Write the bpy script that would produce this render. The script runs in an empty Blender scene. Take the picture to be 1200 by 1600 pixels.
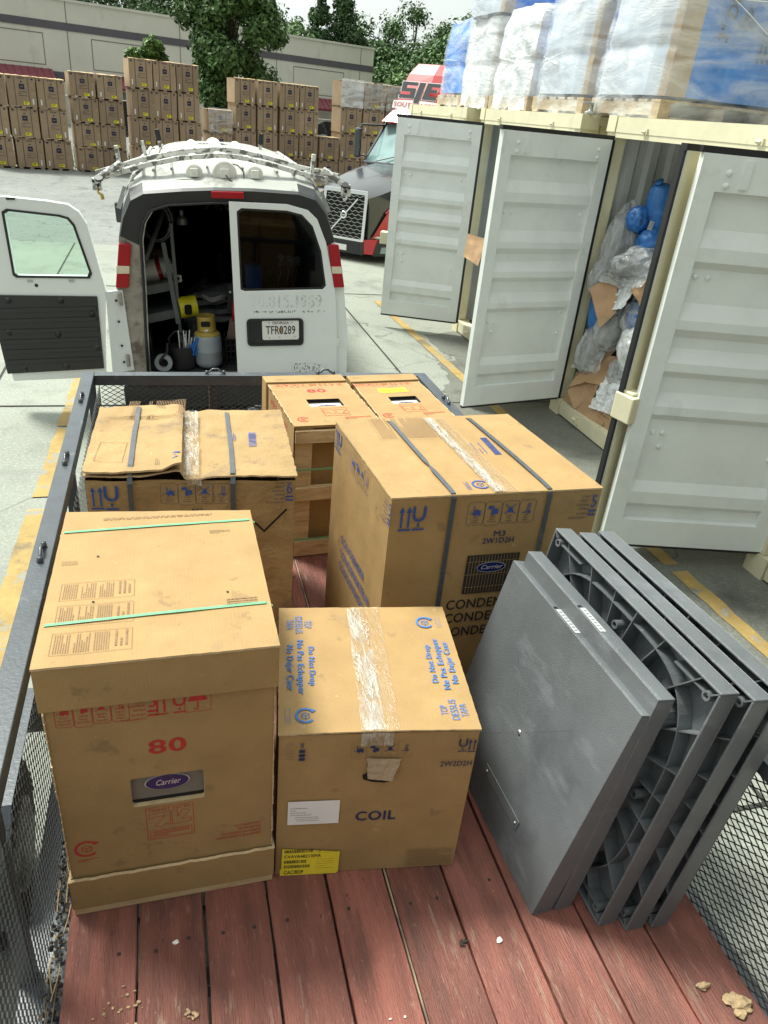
import bpy, bmesh, math, random
from mathutils import Vector, Matrix, noise
from math import sin, cos, pi, radians, sqrt, atan2
sc = bpy.context.scene
COL = sc.collection
rnd = random.Random(7)

# ------------------------------------------------------------------ camera
cd = bpy.data.cameras.new('camera'); cam = bpy.data.objects.new('camera', cd); COL.objects.link(cam)
cd.sensor_fit = 'VERTICAL'; cd.sensor_height = 36; cd.lens = 36 * 1145 / 1600
cd.clip_start = 0.05; cd.clip_end = 900
Rm = Matrix(((0.96252276, 0.04707992, -0.26708316), (-0.25599775, 0.482826, -0.83746296), (0.08952701, 0.87444985, 0.47678337)))
cam.matrix_world = Matrix.Translation((0, 0, 2.45)) @ Rm.to_4x4()
sc.camera = cam
sc.render.resolution_x = 768; sc.render.resolution_y = 1024

# ------------------------------------------------------------------ sky and sun (bright overcast)
SUN_EL, SUN_AZ = radians(60), radians(-40)      # azimuth from +Y towards +X
w = bpy.data.worlds.new('World'); sc.world = w; w.use_nodes = True
nt = w.node_tree; nt.nodes.clear()
def N(t, nt_, **k):
    n = nt_.nodes.new(t)
    for a, b in k.items():
        if a in n.inputs: n.inputs[a].default_value = b
        else: setattr(n, a, b)
    return n
out = N('ShaderNodeOutputWorld', nt); bg = N('ShaderNodeBackground', nt); bg.inputs['Strength'].default_value = 0.0500
sky = N('ShaderNodeTexSky', nt); sky.sky_type = 'NISHITA'; sky.sun_disc = False
sky.sun_elevation = SUN_EL; sky.sun_rotation = SUN_AZ; sky.dust_density = 3.0; sky.air_density = 1.0
tc = N('ShaderNodeTexCoord', nt); nz = N('ShaderNodeTexNoise', nt); nz.inputs['Scale'].default_value = 3.2; nz.inputs['Detail'].default_value = 6
mp = N('ShaderNodeMapping', nt); mp.inputs['Scale'].default_value = (1, 1, 2.6)
rp = N('ShaderNodeValToRGB', nt); rp.color_ramp.elements[0].position = 0.30; rp.color_ramp.elements[1].position = 0.62
rp.color_ramp.elements[0].color = (0.95, 0.95, 0.95, 1); rp.color_ramp.elements[1].color = (1, 1, 1, 1)
mx = N('ShaderNodeMix', nt); mx.data_type = 'RGBA'; mx.inputs[7].default_value = (9.2, 9.6, 10.0, 1)
L = nt.links.new
dp_ = N('ShaderNodeVectorMath', nt); dp_.operation = 'DOT_PRODUCT'; dp_.inputs[1].default_value = (sin(SUN_AZ) * cos(SUN_EL), cos(SUN_AZ) * cos(SUN_EL), sin(SUN_EL))
mr_ = N('ShaderNodeMapRange', nt); mr_.inputs[1].default_value = -.5; mr_.inputs[2].default_value = 1; mr_.inputs[1].default_value = -.2; mr_.inputs[3].default_value = .02; mr_.inputs[4].default_value = 3.5
cl_ = N('ShaderNodeVectorMath', nt); cl_.operation = 'SCALE'; cl_.inputs[0].default_value = (8.9, 9.6, 9.2)
L(tc.outputs['Generated'], dp_.inputs[0]); L(dp_.outputs['Value'], mr_.inputs[0]); L(mr_.outputs[0], cl_.inputs['Scale']); L(cl_.outputs[0], mx.inputs[7])
L(tc.outputs['Generated'], mp.inputs[0]); L(mp.outputs[0], nz.inputs['Vector']); L(nz.outputs['Fac'], rp.inputs[0])
L(rp.outputs[0], mx.inputs[0]); L(sky.outputs[0], mx.inputs[6]); L(mx.outputs[2], bg.inputs['Color']); L(bg.outputs[0], out.inputs[0])
sl = bpy.data.lights.new('sun', 'SUN'); so = bpy.data.objects.new('sun', sl); COL.objects.link(so)
sl.energy = 5.0; sl.angle = radians(14); sl.color = (0.985, 1.0, 0.90)
sd = Vector((sin(SUN_AZ) * cos(SUN_EL), cos(SUN_AZ) * cos(SUN_EL), sin(SUN_EL)))
so.rotation_euler = sd.to_track_quat('Z', 'Y').to_euler(); so.location = (0, 0, 30)
vs = sc.view_settings
vs.view_transform = 'Standard'; vs.look = 'None'; vs.gamma = 1; vs.use_curve_mapping = False; vs.exposure = 0.34
sc.render.engine = 'CYCLES'
try: sc.cycles.transparent_max_bounces = 16
except Exception: pass

# ------------------------------------------------------------------ materials
MATS = {}
def pm(name, col, rough=0.6, var=0.0, vscale=6.0, bump=0.0, bscale=60.0, metal=0.0, spec=0.5, coat=0.0,
       stain=None, stretch=(1, 1, 1), alpha=1.0, emit=None, island=0.0, trans=0.0, bstretch=None, objrand=0.0, flute=0.0):
    """procedural principled material: base colour with noise variation, optional stains [(colour, scale, threshold, softness, strength, stretch)]"""
    m = bpy.data.materials.new(name); m.use_nodes = True; t = m.node_tree
    b = t.nodes['Principled BSDF']; Lk = t.links.new
    b.inputs['Roughness'].default_value = rough; b.inputs['Metallic'].default_value = metal
    b.inputs['Specular IOR Level'].default_value = spec; b.inputs['Coat Weight'].default_value = coat
    b.inputs['Alpha'].default_value = alpha; b.inputs['Transmission Weight'].default_value = trans
    tc = t.nodes.new('ShaderNodeTexCoord')
    def noise_(scale, st, detail=5.0, rough_=0.6, off=0.0):
        mp = t.nodes.new('ShaderNodeMapping'); mp.inputs['Scale'].default_value = st; mp.inputs['Location'].default_value = (off, off * 1.7, off * .6)
        n = t.nodes.new('ShaderNodeTexNoise'); n.inputs['Scale'].default_value = scale; n.inputs['Detail'].default_value = detail
        n.inputs['Roughness'].default_value = rough_
        Lk(tc.outputs['Object'], mp.inputs[0]); Lk(mp.outputs[0], n.inputs['Vector']); return n
    cur = None
    rgb = t.nodes.new('ShaderNodeRGB'); rgb.outputs[0].default_value = (*col, 1); cur = rgb.outputs[0]
    if var > 0:
        n = noise_(vscale, stretch)
        r = t.nodes.new('ShaderNodeMapRange'); r.inputs[1].default_value = 0.3; r.inputs[2].default_value = 0.7
        r.inputs[3].default_value = 1 - var; r.inputs[4].default_value = 1 + var; Lk(n.outputs['Fac'], r.inputs[0])
        h = t.nodes.new('ShaderNodeHueSaturation'); Lk(cur, h.inputs['Color']); Lk(r.outputs[0], h.inputs['Value']); cur = h.outputs[0]
    if island > 0:
        g = t.nodes.new('ShaderNodeNewGeometry')
        r = t.nodes.new('ShaderNodeMapRange'); r.inputs[3].default_value = 1 - island; r.inputs[4].default_value = 1 + island
        Lk(g.outputs['Random Per Island'], r.inputs[0])
        h = t.nodes.new('ShaderNodeHueSaturation'); Lk(cur, h.inputs['Color']); Lk(r.outputs[0], h.inputs['Value']); cur = h.outputs[0]
    if objrand > 0:
        g = t.nodes.new('ShaderNodeObjectInfo')
        r = t.nodes.new('ShaderNodeMapRange'); r.inputs[3].default_value = 1 - objrand; r.inputs[4].default_value = 1 + objrand
        Lk(g.outputs['Random'], r.inputs[0])
        h = t.nodes.new('ShaderNodeHueSaturation'); Lk(cur, h.inputs['Color']); Lk(r.outputs[0], h.inputs['Value']); cur = h.outputs[0]
    for i, s in enumerate(stain or []):
        c2, scl, th, soft, k = s[:5]; st = s[5] if len(s) > 5 else (1, 1, 1)
        n = noise_(scl, st, 8.0, 0.65, 3.1 * (i + 1))
        r = t.nodes.new('ShaderNodeMapRange'); r.inputs[1].default_value = th; r.inputs[2].default_value = th + soft
        r.inputs[3].default_value = 0; r.inputs[4].default_value = k; Lk(n.outputs['Fac'], r.inputs[0])
        x = t.nodes.new('ShaderNodeMix'); x.data_type = 'RGBA'; x.inputs[7].default_value = (*c2, 1)
        Lk(r.outputs[0], x.inputs[0]); Lk(cur, x.inputs[6]); cur = x.outputs[2]
    Lk(cur, b.inputs['Base Color'])
    if bump > 0:
        n = noise_(bscale, bstretch or stretch, 6.0); bp = t.nodes.new('ShaderNodeBump'); bp.inputs['Strength'].default_value = bump
        bp.inputs['Distance'].default_value = 0.01; Lk(n.outputs['Fac'], bp.inputs['Height']); Lk(bp.outputs[0], b.inputs['Normal'])
        if flute:
            wv = t.nodes.new('ShaderNodeTexWave'); wv.bands_direction = 'X'; wv.inputs['Scale'].default_value = 34; wv.inputs['Distortion'].default_value = 1.2; wv.inputs['Detail'].default_value = 3
            Lk(tc.outputs['Object'], wv.inputs['Vector']); b2 = t.nodes.new('ShaderNodeBump'); b2.inputs['Strength'].default_value = flute; b2.inputs['Distance'].default_value = .002
            Lk(wv.outputs['Fac'], b2.inputs['Height']); Lk(bp.outputs[0], b2.inputs['Normal']); Lk(b2.outputs[0], b.inputs['Normal'])
        r = t.nodes.new('ShaderNodeMapRange'); r.inputs[3].default_value = max(rough - .12, 0.03); r.inputs[4].default_value = min(rough + .12, 1)
        Lk(n.outputs['Fac'], r.inputs[0]); Lk(r.outputs[0], b.inputs['Roughness'])
    if emit:
        b.inputs['Emission Color'].default_value = (*emit[0], 1); b.inputs['Emission Strength'].default_value = emit[1]
    MATS[name] = m
    return m
def film(name, tint, lo, hi, scale, st, rough=0.18, bump=0.9, bs=14):
    """plastic film: glossy whitish skin, patchily clear, strongly creased"""
    m = bpy.data.materials.new(name); m.use_nodes = True; t = m.node_tree; Lk = t.links.new
    b = t.nodes['Principled BSDF']; b.inputs['Base Color'].default_value = (*tint, 1); b.inputs['Roughness'].default_value = rough
    b.inputs['Specular IOR Level'].default_value = 0.7
    tc = t.nodes.new('ShaderNodeTexCoord'); mp = t.nodes.new('ShaderNodeMapping'); mp.inputs['Scale'].default_value = st
    n = t.nodes.new('ShaderNodeTexNoise'); n.inputs['Scale'].default_value = scale; n.inputs['Detail'].default_value = 7; n.inputs['Distortion'].default_value = 1.2
    Lk(tc.outputs['Object'], mp.inputs[0]); Lk(mp.outputs[0], n.inputs['Vector'])
    r = t.nodes.new('ShaderNodeMapRange'); r.inputs[1].default_value = 0.36; r.inputs[2].default_value = 0.64
    r.inputs[3].default_value = lo; r.inputs[4].default_value = hi
    Lk(n.outputs['Fac'], r.inputs[0]); Lk(r.outputs[0], b.inputs['Alpha'])
    n2 = t.nodes.new('ShaderNodeTexNoise'); n2.inputs['Scale'].default_value = bs; n2.inputs['Detail'].default_value = 5; n2.inputs['Distortion'].default_value = 2.5
    Lk(mp.outputs[0], n2.inputs['Vector'])
    bp = t.nodes.new('ShaderNodeBump'); bp.inputs['Strength'].default_value = bump; bp.inputs['Distance'].default_value = 0.03
    Lk(n2.outputs['Fac'], bp.inputs['Height']); Lk(bp.outputs[0], b.inputs['Normal'])
    MATS[name] = m; return m
def glass(name, tint, k, rough=0.04):
    m = bpy.data.materials.new(name); m.use_nodes = True; t = m.node_tree; Lk = t.links.new
    t.nodes.remove(t.nodes['Principled BSDF']); o = t.nodes['Material Output']
    g = t.nodes.new('ShaderNodeBsdfGlossy'); g.inputs['Roughness'].default_value = rough
    tr = t.nodes.new('ShaderNodeBsdfTransparent'); tr.inputs[0].default_value = (*tint, 1)
    f = t.nodes.new('ShaderNodeFresnel'); f.inputs[0].default_value = 1.5
    a = t.nodes.new('ShaderNodeMath'); a.operation = 'ADD'; a.inputs[1].default_value = k; Lk(f.outputs[0], a.inputs[0])
    x = t.nodes.new('ShaderNodeMixShader'); Lk(a.outputs[0], x.inputs[0]); Lk(tr.outputs[0], x.inputs[1]); Lk(g.outputs[0], x.inputs[2])
    Lk(x.outputs[0], o.inputs[0]); MATS[name] = m; return m

KR = (0.330, 0.208, 0.086)
scuff = [((0.20, 0.14, 0.085), 5.0, 0.60, 0.10, 0.45), ((0.12, 0.09, 0.06), 38, 0.70, 0.05, 0.35), ((0.55, 0.38, 0.2), 16, 0.66, 0.06, 0.3)]
pm('kraft', KR, 0.72, 0.10, 7, 0.16, 180, stain=scuff + [((0.15, 0.10, 0.055), 11, 0.63, 0.05, 0.4), ((0.50, 0.37, 0.22), 45, 0.66, 0.04, 0.4, (1, 1, 3)), ((0.45, 0.29, 0.13), 3.2, 0.56, 0.14, 0.35), ((0.25, 0.14, 0.05), 2.1, 0.57, 0.16, 0.35)], spec=0.35, flute=.05)
pm('kraft_worn', (0.335, 0.22, 0.10), 0.8, 0.16, 5, 0.5, 50, stain=[((0.15, 0.11, 0.08), 4.2, 0.56, 0.09, 0.6), ((0.10, 0.08, 0.06), 14, 0.64, 0.06, 0.6), ((0.62, 0.47, 0.30), 16, 0.66, 0.06, 0.4)], spec=0.3)
pm('kraft_edge', (0.52, 0.38, 0.22), 0.85, 0.15, 40, 0.4, 300, spec=0.2)
pm('kraft_yard', (0.36, 0.262, 0.17), 0.8, 0.18, 1.6, objrand=0.16, stain=[((0.55, 0.40, 0.24), 2.5, 0.6, 0.1, 0.5)], spec=0.3)
pm('kraft_yard_dark', (0.20, 0.13, 0.08), 0.8, 0.16, 2)
pm('print_blue', (0.035, 0.075, 0.26), 0.7, 0.25, 90, spec=0.3)
pm('print_light_blue', (0.05, 0.15, 0.40), 0.7, 0.2, 60, spec=0.3)
pm('print_navy', (0.018, 0.03, 0.09), 0.7, 0.2, 90, spec=0.3)
pm('print_black', (0.025, 0.022, 0.02), 0.7, 0.2, 90, spec=0.3)
pm('print_red', (0.42, 0.035, 0.03), 0.7, 0.2, 90, spec=0.3)
pm('print_faint', (0.24, 0.15, 0.085), 0.8, 0.2, 90, spec=0.3)
pm('seam', (0.30, 0.19, 0.10), 0.8, 0.3, 50, spec=0.3)
pm('dark_void', (0.008, 0.007, 0.006), 0.9)
pm('paper_white', (0.74, 0.72, 0.70), 0.6, 0.04, 9)
pm('label_yellow', (0.80, 0.62, 0.04), 0.5, 0.06, 12)
pm('label_bright_yellow', (0.85, 0.78, 0.03), 0.5, 0.05, 12)
pm('strap_black', (0.055, 0.062, 0.075), 0.28, 0.2, 30, 0.1, 200, coat=0.3)
pm('strap_green', (0.13, 0.36, 0.19), 0.5, 0.15, 30)
film('packing_tape', (0.80, 0.78, 0.72), 0.06, 0.62, 9, (6, 1, 1), 0.12, 0.7, 22)
film('brown_tape', (0.52, 0.36, 0.20), 0.25, 0.6, 9, (6, 1, 1), 0.15, 0.4, 20)
pm('badge_blue', (0.006, 0.014, 0.10), 0.25, coat=0.5)
pm('badge_silver', (0.75, 0.76, 0.78), 0.3, metal=0.6)
pm('unit_panel', (0.17, 0.155, 0.13), 0.45, 0.05, 8)
pm('pine', (0.56, 0.40, 0.22), 0.75, 0.22, 5, 0.25, 30, stretch=(1, 9, 9), stain=[((0.33, 0.19, 0.08), 7, 0.56, 0.05, 0.6, (1, 9, 9)), ((0.09, 0.07, 0.05), 5, 0.64, 0.06, 0.65, (2, 4, 4))], island=0.15)
pm('pine_old', (0.40, 0.32, 0.22), 0.85, 0.25, 6, 0.3, 40, stretch=(2, 2, 8), stain=[((0.12, 0.10, 0.08), 5, 0.58, 0.1, 0.6)], island=0.2)
pm('deck_wood', (0.215, 0.072, 0.052), 0.55, 0.32, 2.2, 0.8, 22, stretch=(9, 1, 1), bstretch=(10, 1, 4), island=0.24,
   stain=[((0.30, 0.20, 0.14), 4.5, 0.61, 0.05, 0.55, (8, 1.0, 1)), ((0.070, 0.036, 0.030), 3.0, 0.54, 0.12, 0.5, (6, 0.7, 1)), ((0.38, 0.19, 0.15), 22, 0.61, 0.05, 0.45, (5, 1, 1)), ((0.06, 0.034, 0.028), 2.2, 0.56, 0.12, 0.4, (1.6, 1, 1)), ((0.62, 0.46, 0.38), 60, 0.68, 0.03, 0.5, (2.5, 1, 1)), ((0.02, 0.014, 0.012), 34, 0.66, 0.03, 0.8, (2, 1, 1))])
pm('deck_wood_bare', (0.30, 0.23, 0.15), 0.7, 0.3, 8, 0.4, 30, stretch=(9, 1, 1), stain=[((0.10, 0.06, 0.045), 6, 0.5, 0.1, 0.8, (8, 1, 1))])
pm('trailer_steel', (0.042, 0.05, 0.062), 0.38, 0.25, 8, 0.15, 90, coat=0.25, stain=[((0.17, 0.18, 0.19), 11, 0.62, 0.08, 0.5), ((0.16, 0.07, 0.03), 7, 0.70, 0.05, 0.6)])
pm('mesh_steel', (0.020, 0.022, 0.024), 0.42, 0.3, 30, stain=[((0.10, 0.06, 0.035), 9, 0.66, 0.08, 0.6)])
pm('pad_plastic', (0.120, 0.129, 0.137), 0.36, 0.22, 2.4, 0.3, 280, spec=0.55, stain=[((0.20, 0.215, 0.23), 4.0, 0.57, 0.10, 0.5, (1, 2.5, 1)), ((0.055, 0.06, 0.068), 2.4, 0.55, 0.14, 0.6), ((0.26, 0.27, 0.28), 26, 0.68, 0.03, 0.6, (1, 5, 1)), ((0.22, 0.22, 0.21), 60, 0.69, 0.03, 0.6)])
pm('steel_bright', (0.6, 0.6, 0.6), 0.35, 0.1, 20, metal=0.9)
pm('door_white', (0.72, 0.75, 0.73), 0.40, 0.06, 3, 0.06, 14, stain=[((0.42, 0.30, 0.18), 5.5, 0.69, 0.03, 0.6, (3, 3, .35)), ((0.55, 0.56, 0.53), 2.0, 0.55, 0.2, 0.5), ((0.40, 0.40, 0.36), 3.2, 0.60, 0.14, 0.4), ((0.16, 0.11, 0.07), 22, 0.74, 0.03, 0.7), ((0.30, 0.31, 0.29), 9, 0.66, 0.08, 0.35, (1, 1, .4))])
pm('container_cream', (0.64, 0.60, 0.42), 0.5, 0.08, 4, 0.06, 40, stain=[((0.30, 0.28, 0.16), 5, 0.60, 0.12, 0.5, (1, 1, .4)), ((0.16, 0.075, 0.03), 11, 0.68, 0.05, 0.75)])
pm('container_inner', (0.50, 0.52, 0.52), 0.5, 0.08, 4, stain=[((0.3, 0.31, 0.3), 4, 0.6, 0.1, 0.4)])
pm('container_floor', (0.10, 0.07, 0.045), 0.85, 0.3, 8)
pm('gasket', (0.014, 0.014, 0.016), 0.45, 0.2, 20)
pm('corrugated_brown', (0.38, 0.235, 0.13), 0.8, 0.12, 7, 0.15, 120, stain=scuff)
pm('bag_blue', (0.028, 0.15, 0.44), 0.42, 0.2, 6, 0.9, 16, bstretch=(1, 1, .35), stain=[((0.10, 0.28, 0.58), 7, 0.58, 0.08, 0.5)])
pm('bag_pale_blue', (0.28, 0.46, 0.74), 0.25, 0.2, 6, 0.6, 22, coat=0.3)
film('clear_plastic', (0.50, 0.51, 0.52), 0.18, 0.75, 5, (1, 1, .5), 0.10, .8, 7)
film('silver_plastic', (0.84, 0.86, 0.88), 0.55, 1.0, 6, (1, 1, .5), 0.12, .8, 9)
pm('plastic_core', (0.20, 0.20, 0.21), 0.5, 0.5, 5)
pm('van_white', (0.74, 0.76, 0.76), 0.28, 0.03, 3, coat=0.5, stain=[((0.48, 0.48, 0.46), 4, 0.60, 0.15, 0.3)])
pm('van_roof', (0.33, 0.335, 0.31), 0.5, 0.06, 3, stain=[((0.09, 0.09, 0.07), 3.4, 0.56, 0.09, 0.75, (1, .45, 1)), ((0.22, 0.22, 0.17), 12, 0.60, 0.1, 0.6)])
pm('van_black', (0.02, 0.021, 0.023), 0.42, 0.1, 8)
pm('van_jamb', (0.30, 0.27, 0.23), 0.6, 0.25, 6, stain=[((0.09, 0.06, 0.045), 6, 0.5, 0.1, 0.85)])
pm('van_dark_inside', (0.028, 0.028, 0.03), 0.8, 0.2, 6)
pm('lamp_red', (0.34, 0.005, 0.012), 0.32, 0.1, 30, coat=0.1, spec=0.3)
pm('lamp_clear', (0.62, 0.54, 0.42), 0.16, 0.1, 30, coat=0.8)
glass('glass_tinted', (0.13, 0.15, 0.16), -0.02)
glass('glass_green', (0.66, 0.84, 0.74), 0.02)
pm('plate_white', (0.72, 0.70, 0.68), 0.4)
pm('decal_ghost', (0.56, 0.57, 0.56), 0.6, 0.4, 60)
pm('dirt_mark', (0.12, 0.11, 0.10), 0.8, 0.3, 60)
pm('rack_white', (0.66, 0.66, 0.63), 0.45, 0.06, 8, stain=[((0.09, 0.085, 0.075), 14, 0.51, 0.03, 0.85), ((0.28, 0.16, 0.08), 9, 0.66, 0.05, 0.5)])
pm('pvc_white', (0.78, 0.77, 0.71), 0.45, 0.05, 8, stain=[((0.34, 0.31, 0.25), 7, 0.58, 0.12, 0.5)])
pm('rubber', (0.02, 0.02, 0.02), 0.85, 0.2, 20)
pm('rope_black', (0.015, 0.015, 0.016), 0.6)
pm('tank_grey', (0.30, 0.33, 0.36), 0.4, 0.08, 6, stain=[((0.18, 0.10, 0.05), 12, 0.68, 0.06, 0.6)])
pm('mustard', (0.42, 0.30, 0.06), 0.5, 0.15, 10)
pm('yellow_paint', (0.80, 0.70, 0.02), 0.4, 0.08, 10, stain=[((0.3, 0.24, 0.03), 14, 0.64, 0.05, 0.6)])
pm('tool_blue', (0.02, 0.16, 0.52), 0.4)
pm('blanket_grey', (0.27, 0.275, 0.29), 0.95, 0.25, 14, 0.6, 50)
pm('shelf_grey', (0.17, 0.18, 0.185), 0.5, 0.15, 6)
pm('aluminium', (0.45, 0.45, 0.45), 0.45, 0.1, 10, metal=0.6)
pm('red_paint', (0.45, 0.02, 0.03), 0.35, 0.08, 5, coat=0.5)
pm('pale_brown_plate', (0.26, 0.17, 0.14), 0.7, 0.2, 8)
pm('truck_black', (0.018, 0.02, 0.023), 0.2, 0.1, 5, coat=0.8)
pm('truck_silver', (0.03, 0.034, 0.038), 0.28, 0.05, 4, coat=0.35)
pm('chrome', (0.78, 0.8, 0.8), 0.15, metal=1.0)
pm('truck_glass', (0.18, 0.28, 0.28), 0.05, 0.3, 2, spec=0.9)
pm('wall_beige', (0.72, 0.69, 0.60), 0.85, 0.06, 0.5, stain=[((0.34, 0.31, 0.26), 0.6, 0.58, 0.12, 0.5, (1, 1, .3)), ((0.22, 0.2, 0.18), 2.0, 0.66, 0.08, 0.5, (2, 2, .25))])
pm('wall_joint', (0.24, 0.23, 0.20), 0.9)
pm('wall_stripe', (0.13, 0.115, 0.135), 0.85, 0.1, 0.5)
pm('awning_red', (0.19, 0.035, 0.05), 0.5, 0.08, 2)
pm('leaf', (0.072, 0.14, 0.040), 0.55, 0.35, 0.6, island=0.5, spec=0.3)
pm('leaf_light', (0.09, 0.16, 0.04), 0.55, 0.3, 0.6, island=0.5, spec=0.3)
pm('leaf_dark', (0.052, 0.10, 0.038), 0.55, 0.35, 0.4, island=0.5, spec=0.3)
pm('bark', (0.10, 0.08, 0.06), 0.9, 0.3, 8, 0.4, 20)
pm('screen_black', (0.013, 0.014, 0.018), 0.8, 0.2, 3)
pm('galvanised', (0.36, 0.37, 0.36), 0.45, 0.1, 8, metal=0.5)
pm('load_blue', (0.04, 0.20, 0.62), 0.35, 0.2, 3, 0.4, 6, stain=[((0.18, 0.40, 0.80), 3, 0.52, 0.2, 0.7)])
pm('load_grey', (0.40, 0.45, 0.52), 0.55, 0.2, 3, 0.5, 9, stain=[((0.30, 0.24, 0.18), 4, 0.58, 0.1, 0.5)])
pm('load_kraft', (0.36, 0.28, 0.20), 0.7, 0.15, 4, 0.3, 9)
film('stretch_wrap', (0.93, 0.95, 0.97), 0.04, 0.46, 1.3, (1.0, 1.0, 4.0), 0.14, .35, 6)
film('stretch_wrap_thick', (0.93, 0.94, 0.95), 0.40, .92, 1.6, (1.0, 1.0, 2.5), 0.18, .5, 6)
pm('label_grey', (0.40, 0.41, 0.42), 0.5, 0.1, 20)
pm('debris_tan', (0.42, 0.30, 0.17), 0.95, 0.3, 60, 0.6, 60)
pm('debris_white', (0.78, 0.74, 0.68), 0.9, 0.1, 60)
pm('debris_dark', (0.03, 0.023, 0.018), 0.9, 0.2, 40)
pm('pale_blue_wrap', (0.10, 0.36, 0.75), 0.2, 0.2, 8, 0.7, 20)

def ground_mat(name, base, joints, wet, yellow=None, asphalt=False):
    m = bpy.data.materials.new(name); m.use_nodes = True; t = m.node_tree; Lk = t.links.new
    b = t.nodes['Principled BSDF']; b.inputs['Roughness'].default_value = 0.85; b.inputs['Specular IOR Level'].default_value = 0.35
    tc = t.nodes.new('ShaderNodeTexCoord')
    def nz(s, d=8, st=(1, 1, 1)):
        mp = t.nodes.new('ShaderNodeMapping'); mp.inputs['Scale'].default_value = st
        n = t.nodes.new('ShaderNodeTexNoise'); n.inputs['Scale'].default_value = s; n.inputs['Detail'].default_value = d; n.inputs['Roughness'].default_value = .62
        Lk(tc.outputs['Object'], mp.inputs[0]); Lk(mp.outputs[0], n.inputs['Vector']); return n.outputs['Fac']
    def mr(x, a, b_, c, d):
        r = t.nodes.new('ShaderNodeMapRange'); r.inputs[1].default_value = a; r.inputs[2].default_value = b_
        r.inputs[3].default_value = c; r.inputs[4].default_value = d; Lk(x, r.inputs[0]); return r.outputs[0]
    def mix(f, a, c):
        x = t.nodes.new('ShaderNodeMix'); x.data_type = 'RGBA'; Lk(f, x.inputs[0])
        if isinstance(a, tuple): x.inputs[6].default_value = (*a, 1)
        else: Lk(a, x.inputs[6])
        x.inputs[7].default_value = (*c, 1); return x.outputs[2]
    cur = mix(mr(nz(0.35, 4), .35, .65, 0, .6), base, tuple(v * .72 for v in base))
    cur = mix(mr(nz(3.0), .52, .66, 0, .5), cur, tuple(v * .62 for v in base))
    cur = mix(mr(nz(45, 4), .50, .68, 0, .55), cur, tuple(v * 1.5 for v in base))
    cur = mix(mr(nz(60, 3), .56, .70, 0, .6), cur, tuple(v * .45 for v in base))
    cur = mix(mr(nz(1.1, 9), .56, .68, 0, .7), cur, wet); cur = mix(mr(nz(0.7, 9, (2.2, .5, 1)), .58, .66, 0, .5), cur, wet)
    # hairline cracks
    v = t.nodes.new('ShaderNodeTexVoronoi'); v.feature = 'DISTANCE_TO_EDGE'; v.inputs['Scale'].default_value = 1.7 if asphalt else 0.33
    mpv = t.nodes.new('ShaderNodeMapping'); Lk(tc.outputs['Object'], mpv.inputs[0])
    nn = t.nodes.new('ShaderNodeTexNoise'); nn.inputs['Scale'].default_value = 1.3; Lk(mpv.outputs[0], nn.inputs['Vector'])
    add = t.nodes.new('ShaderNodeVectorMath'); add.operation = 'ADD'; Lk(mpv.outputs[0], add.inputs[0]); Lk(nn.outputs['Color'], add.inputs[1]); Lk(add.outputs[0], v.inputs['Vector'])
    cur = mix(mr(v.outputs['Distance'], 0.0, 0.02 if asphalt else 0.0035, .65, 0), cur, tuple(x * .25 for x in base))
    Lk(cur, b.inputs['Base Color'])
    Lk(mr(nz(1.1, 9), .55, .68, .88, .40), b.inputs['Roughness'])
    bp = t.nodes.new('ShaderNodeBump'); bp.inputs['Strength'].default_value = .45; bp.inputs['Distance'].default_value = .006
    Lk(nz(70, 4), bp.inputs['Height']); Lk(bp.outputs[0], b.inputs['Normal'])
    MATS[name] = m
ground_mat('concrete', (0.262, 0.273, 0.238), True, (0.12, 0.125, 0.11))
ground_mat('concrete_damp', (0.155, 0.158, 0.135), True, (0.05, 0.05, 0.042))
ground_mat('asphalt', (0.21, 0.215, 0.205), False, (0.11, 0.11, 0.105), asphalt=True)
def line_mat():
    m = pm('line_yellow', (0.33, 0.225, 0.075), 0.8, 0.2, 5, 0.3, 60, stain=[((0.24, 0.235, 0.20), 7, 0.57, 0.04, 0.9), ((0.10, 0.09, 0.07), 2.5, 0.58, 0.08, 0.7), ((0.62, 0.43, 0.10), 14, 0.6, .1, .4)])
line_mat()
pm('joint_dark', (0.035, 0.035, 0.03), 0.95, 0.3, 5)
pm('grass_green', (0.07, 0.13, 0.03), 0.8, 0.3, 20, island=0.4)

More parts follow.
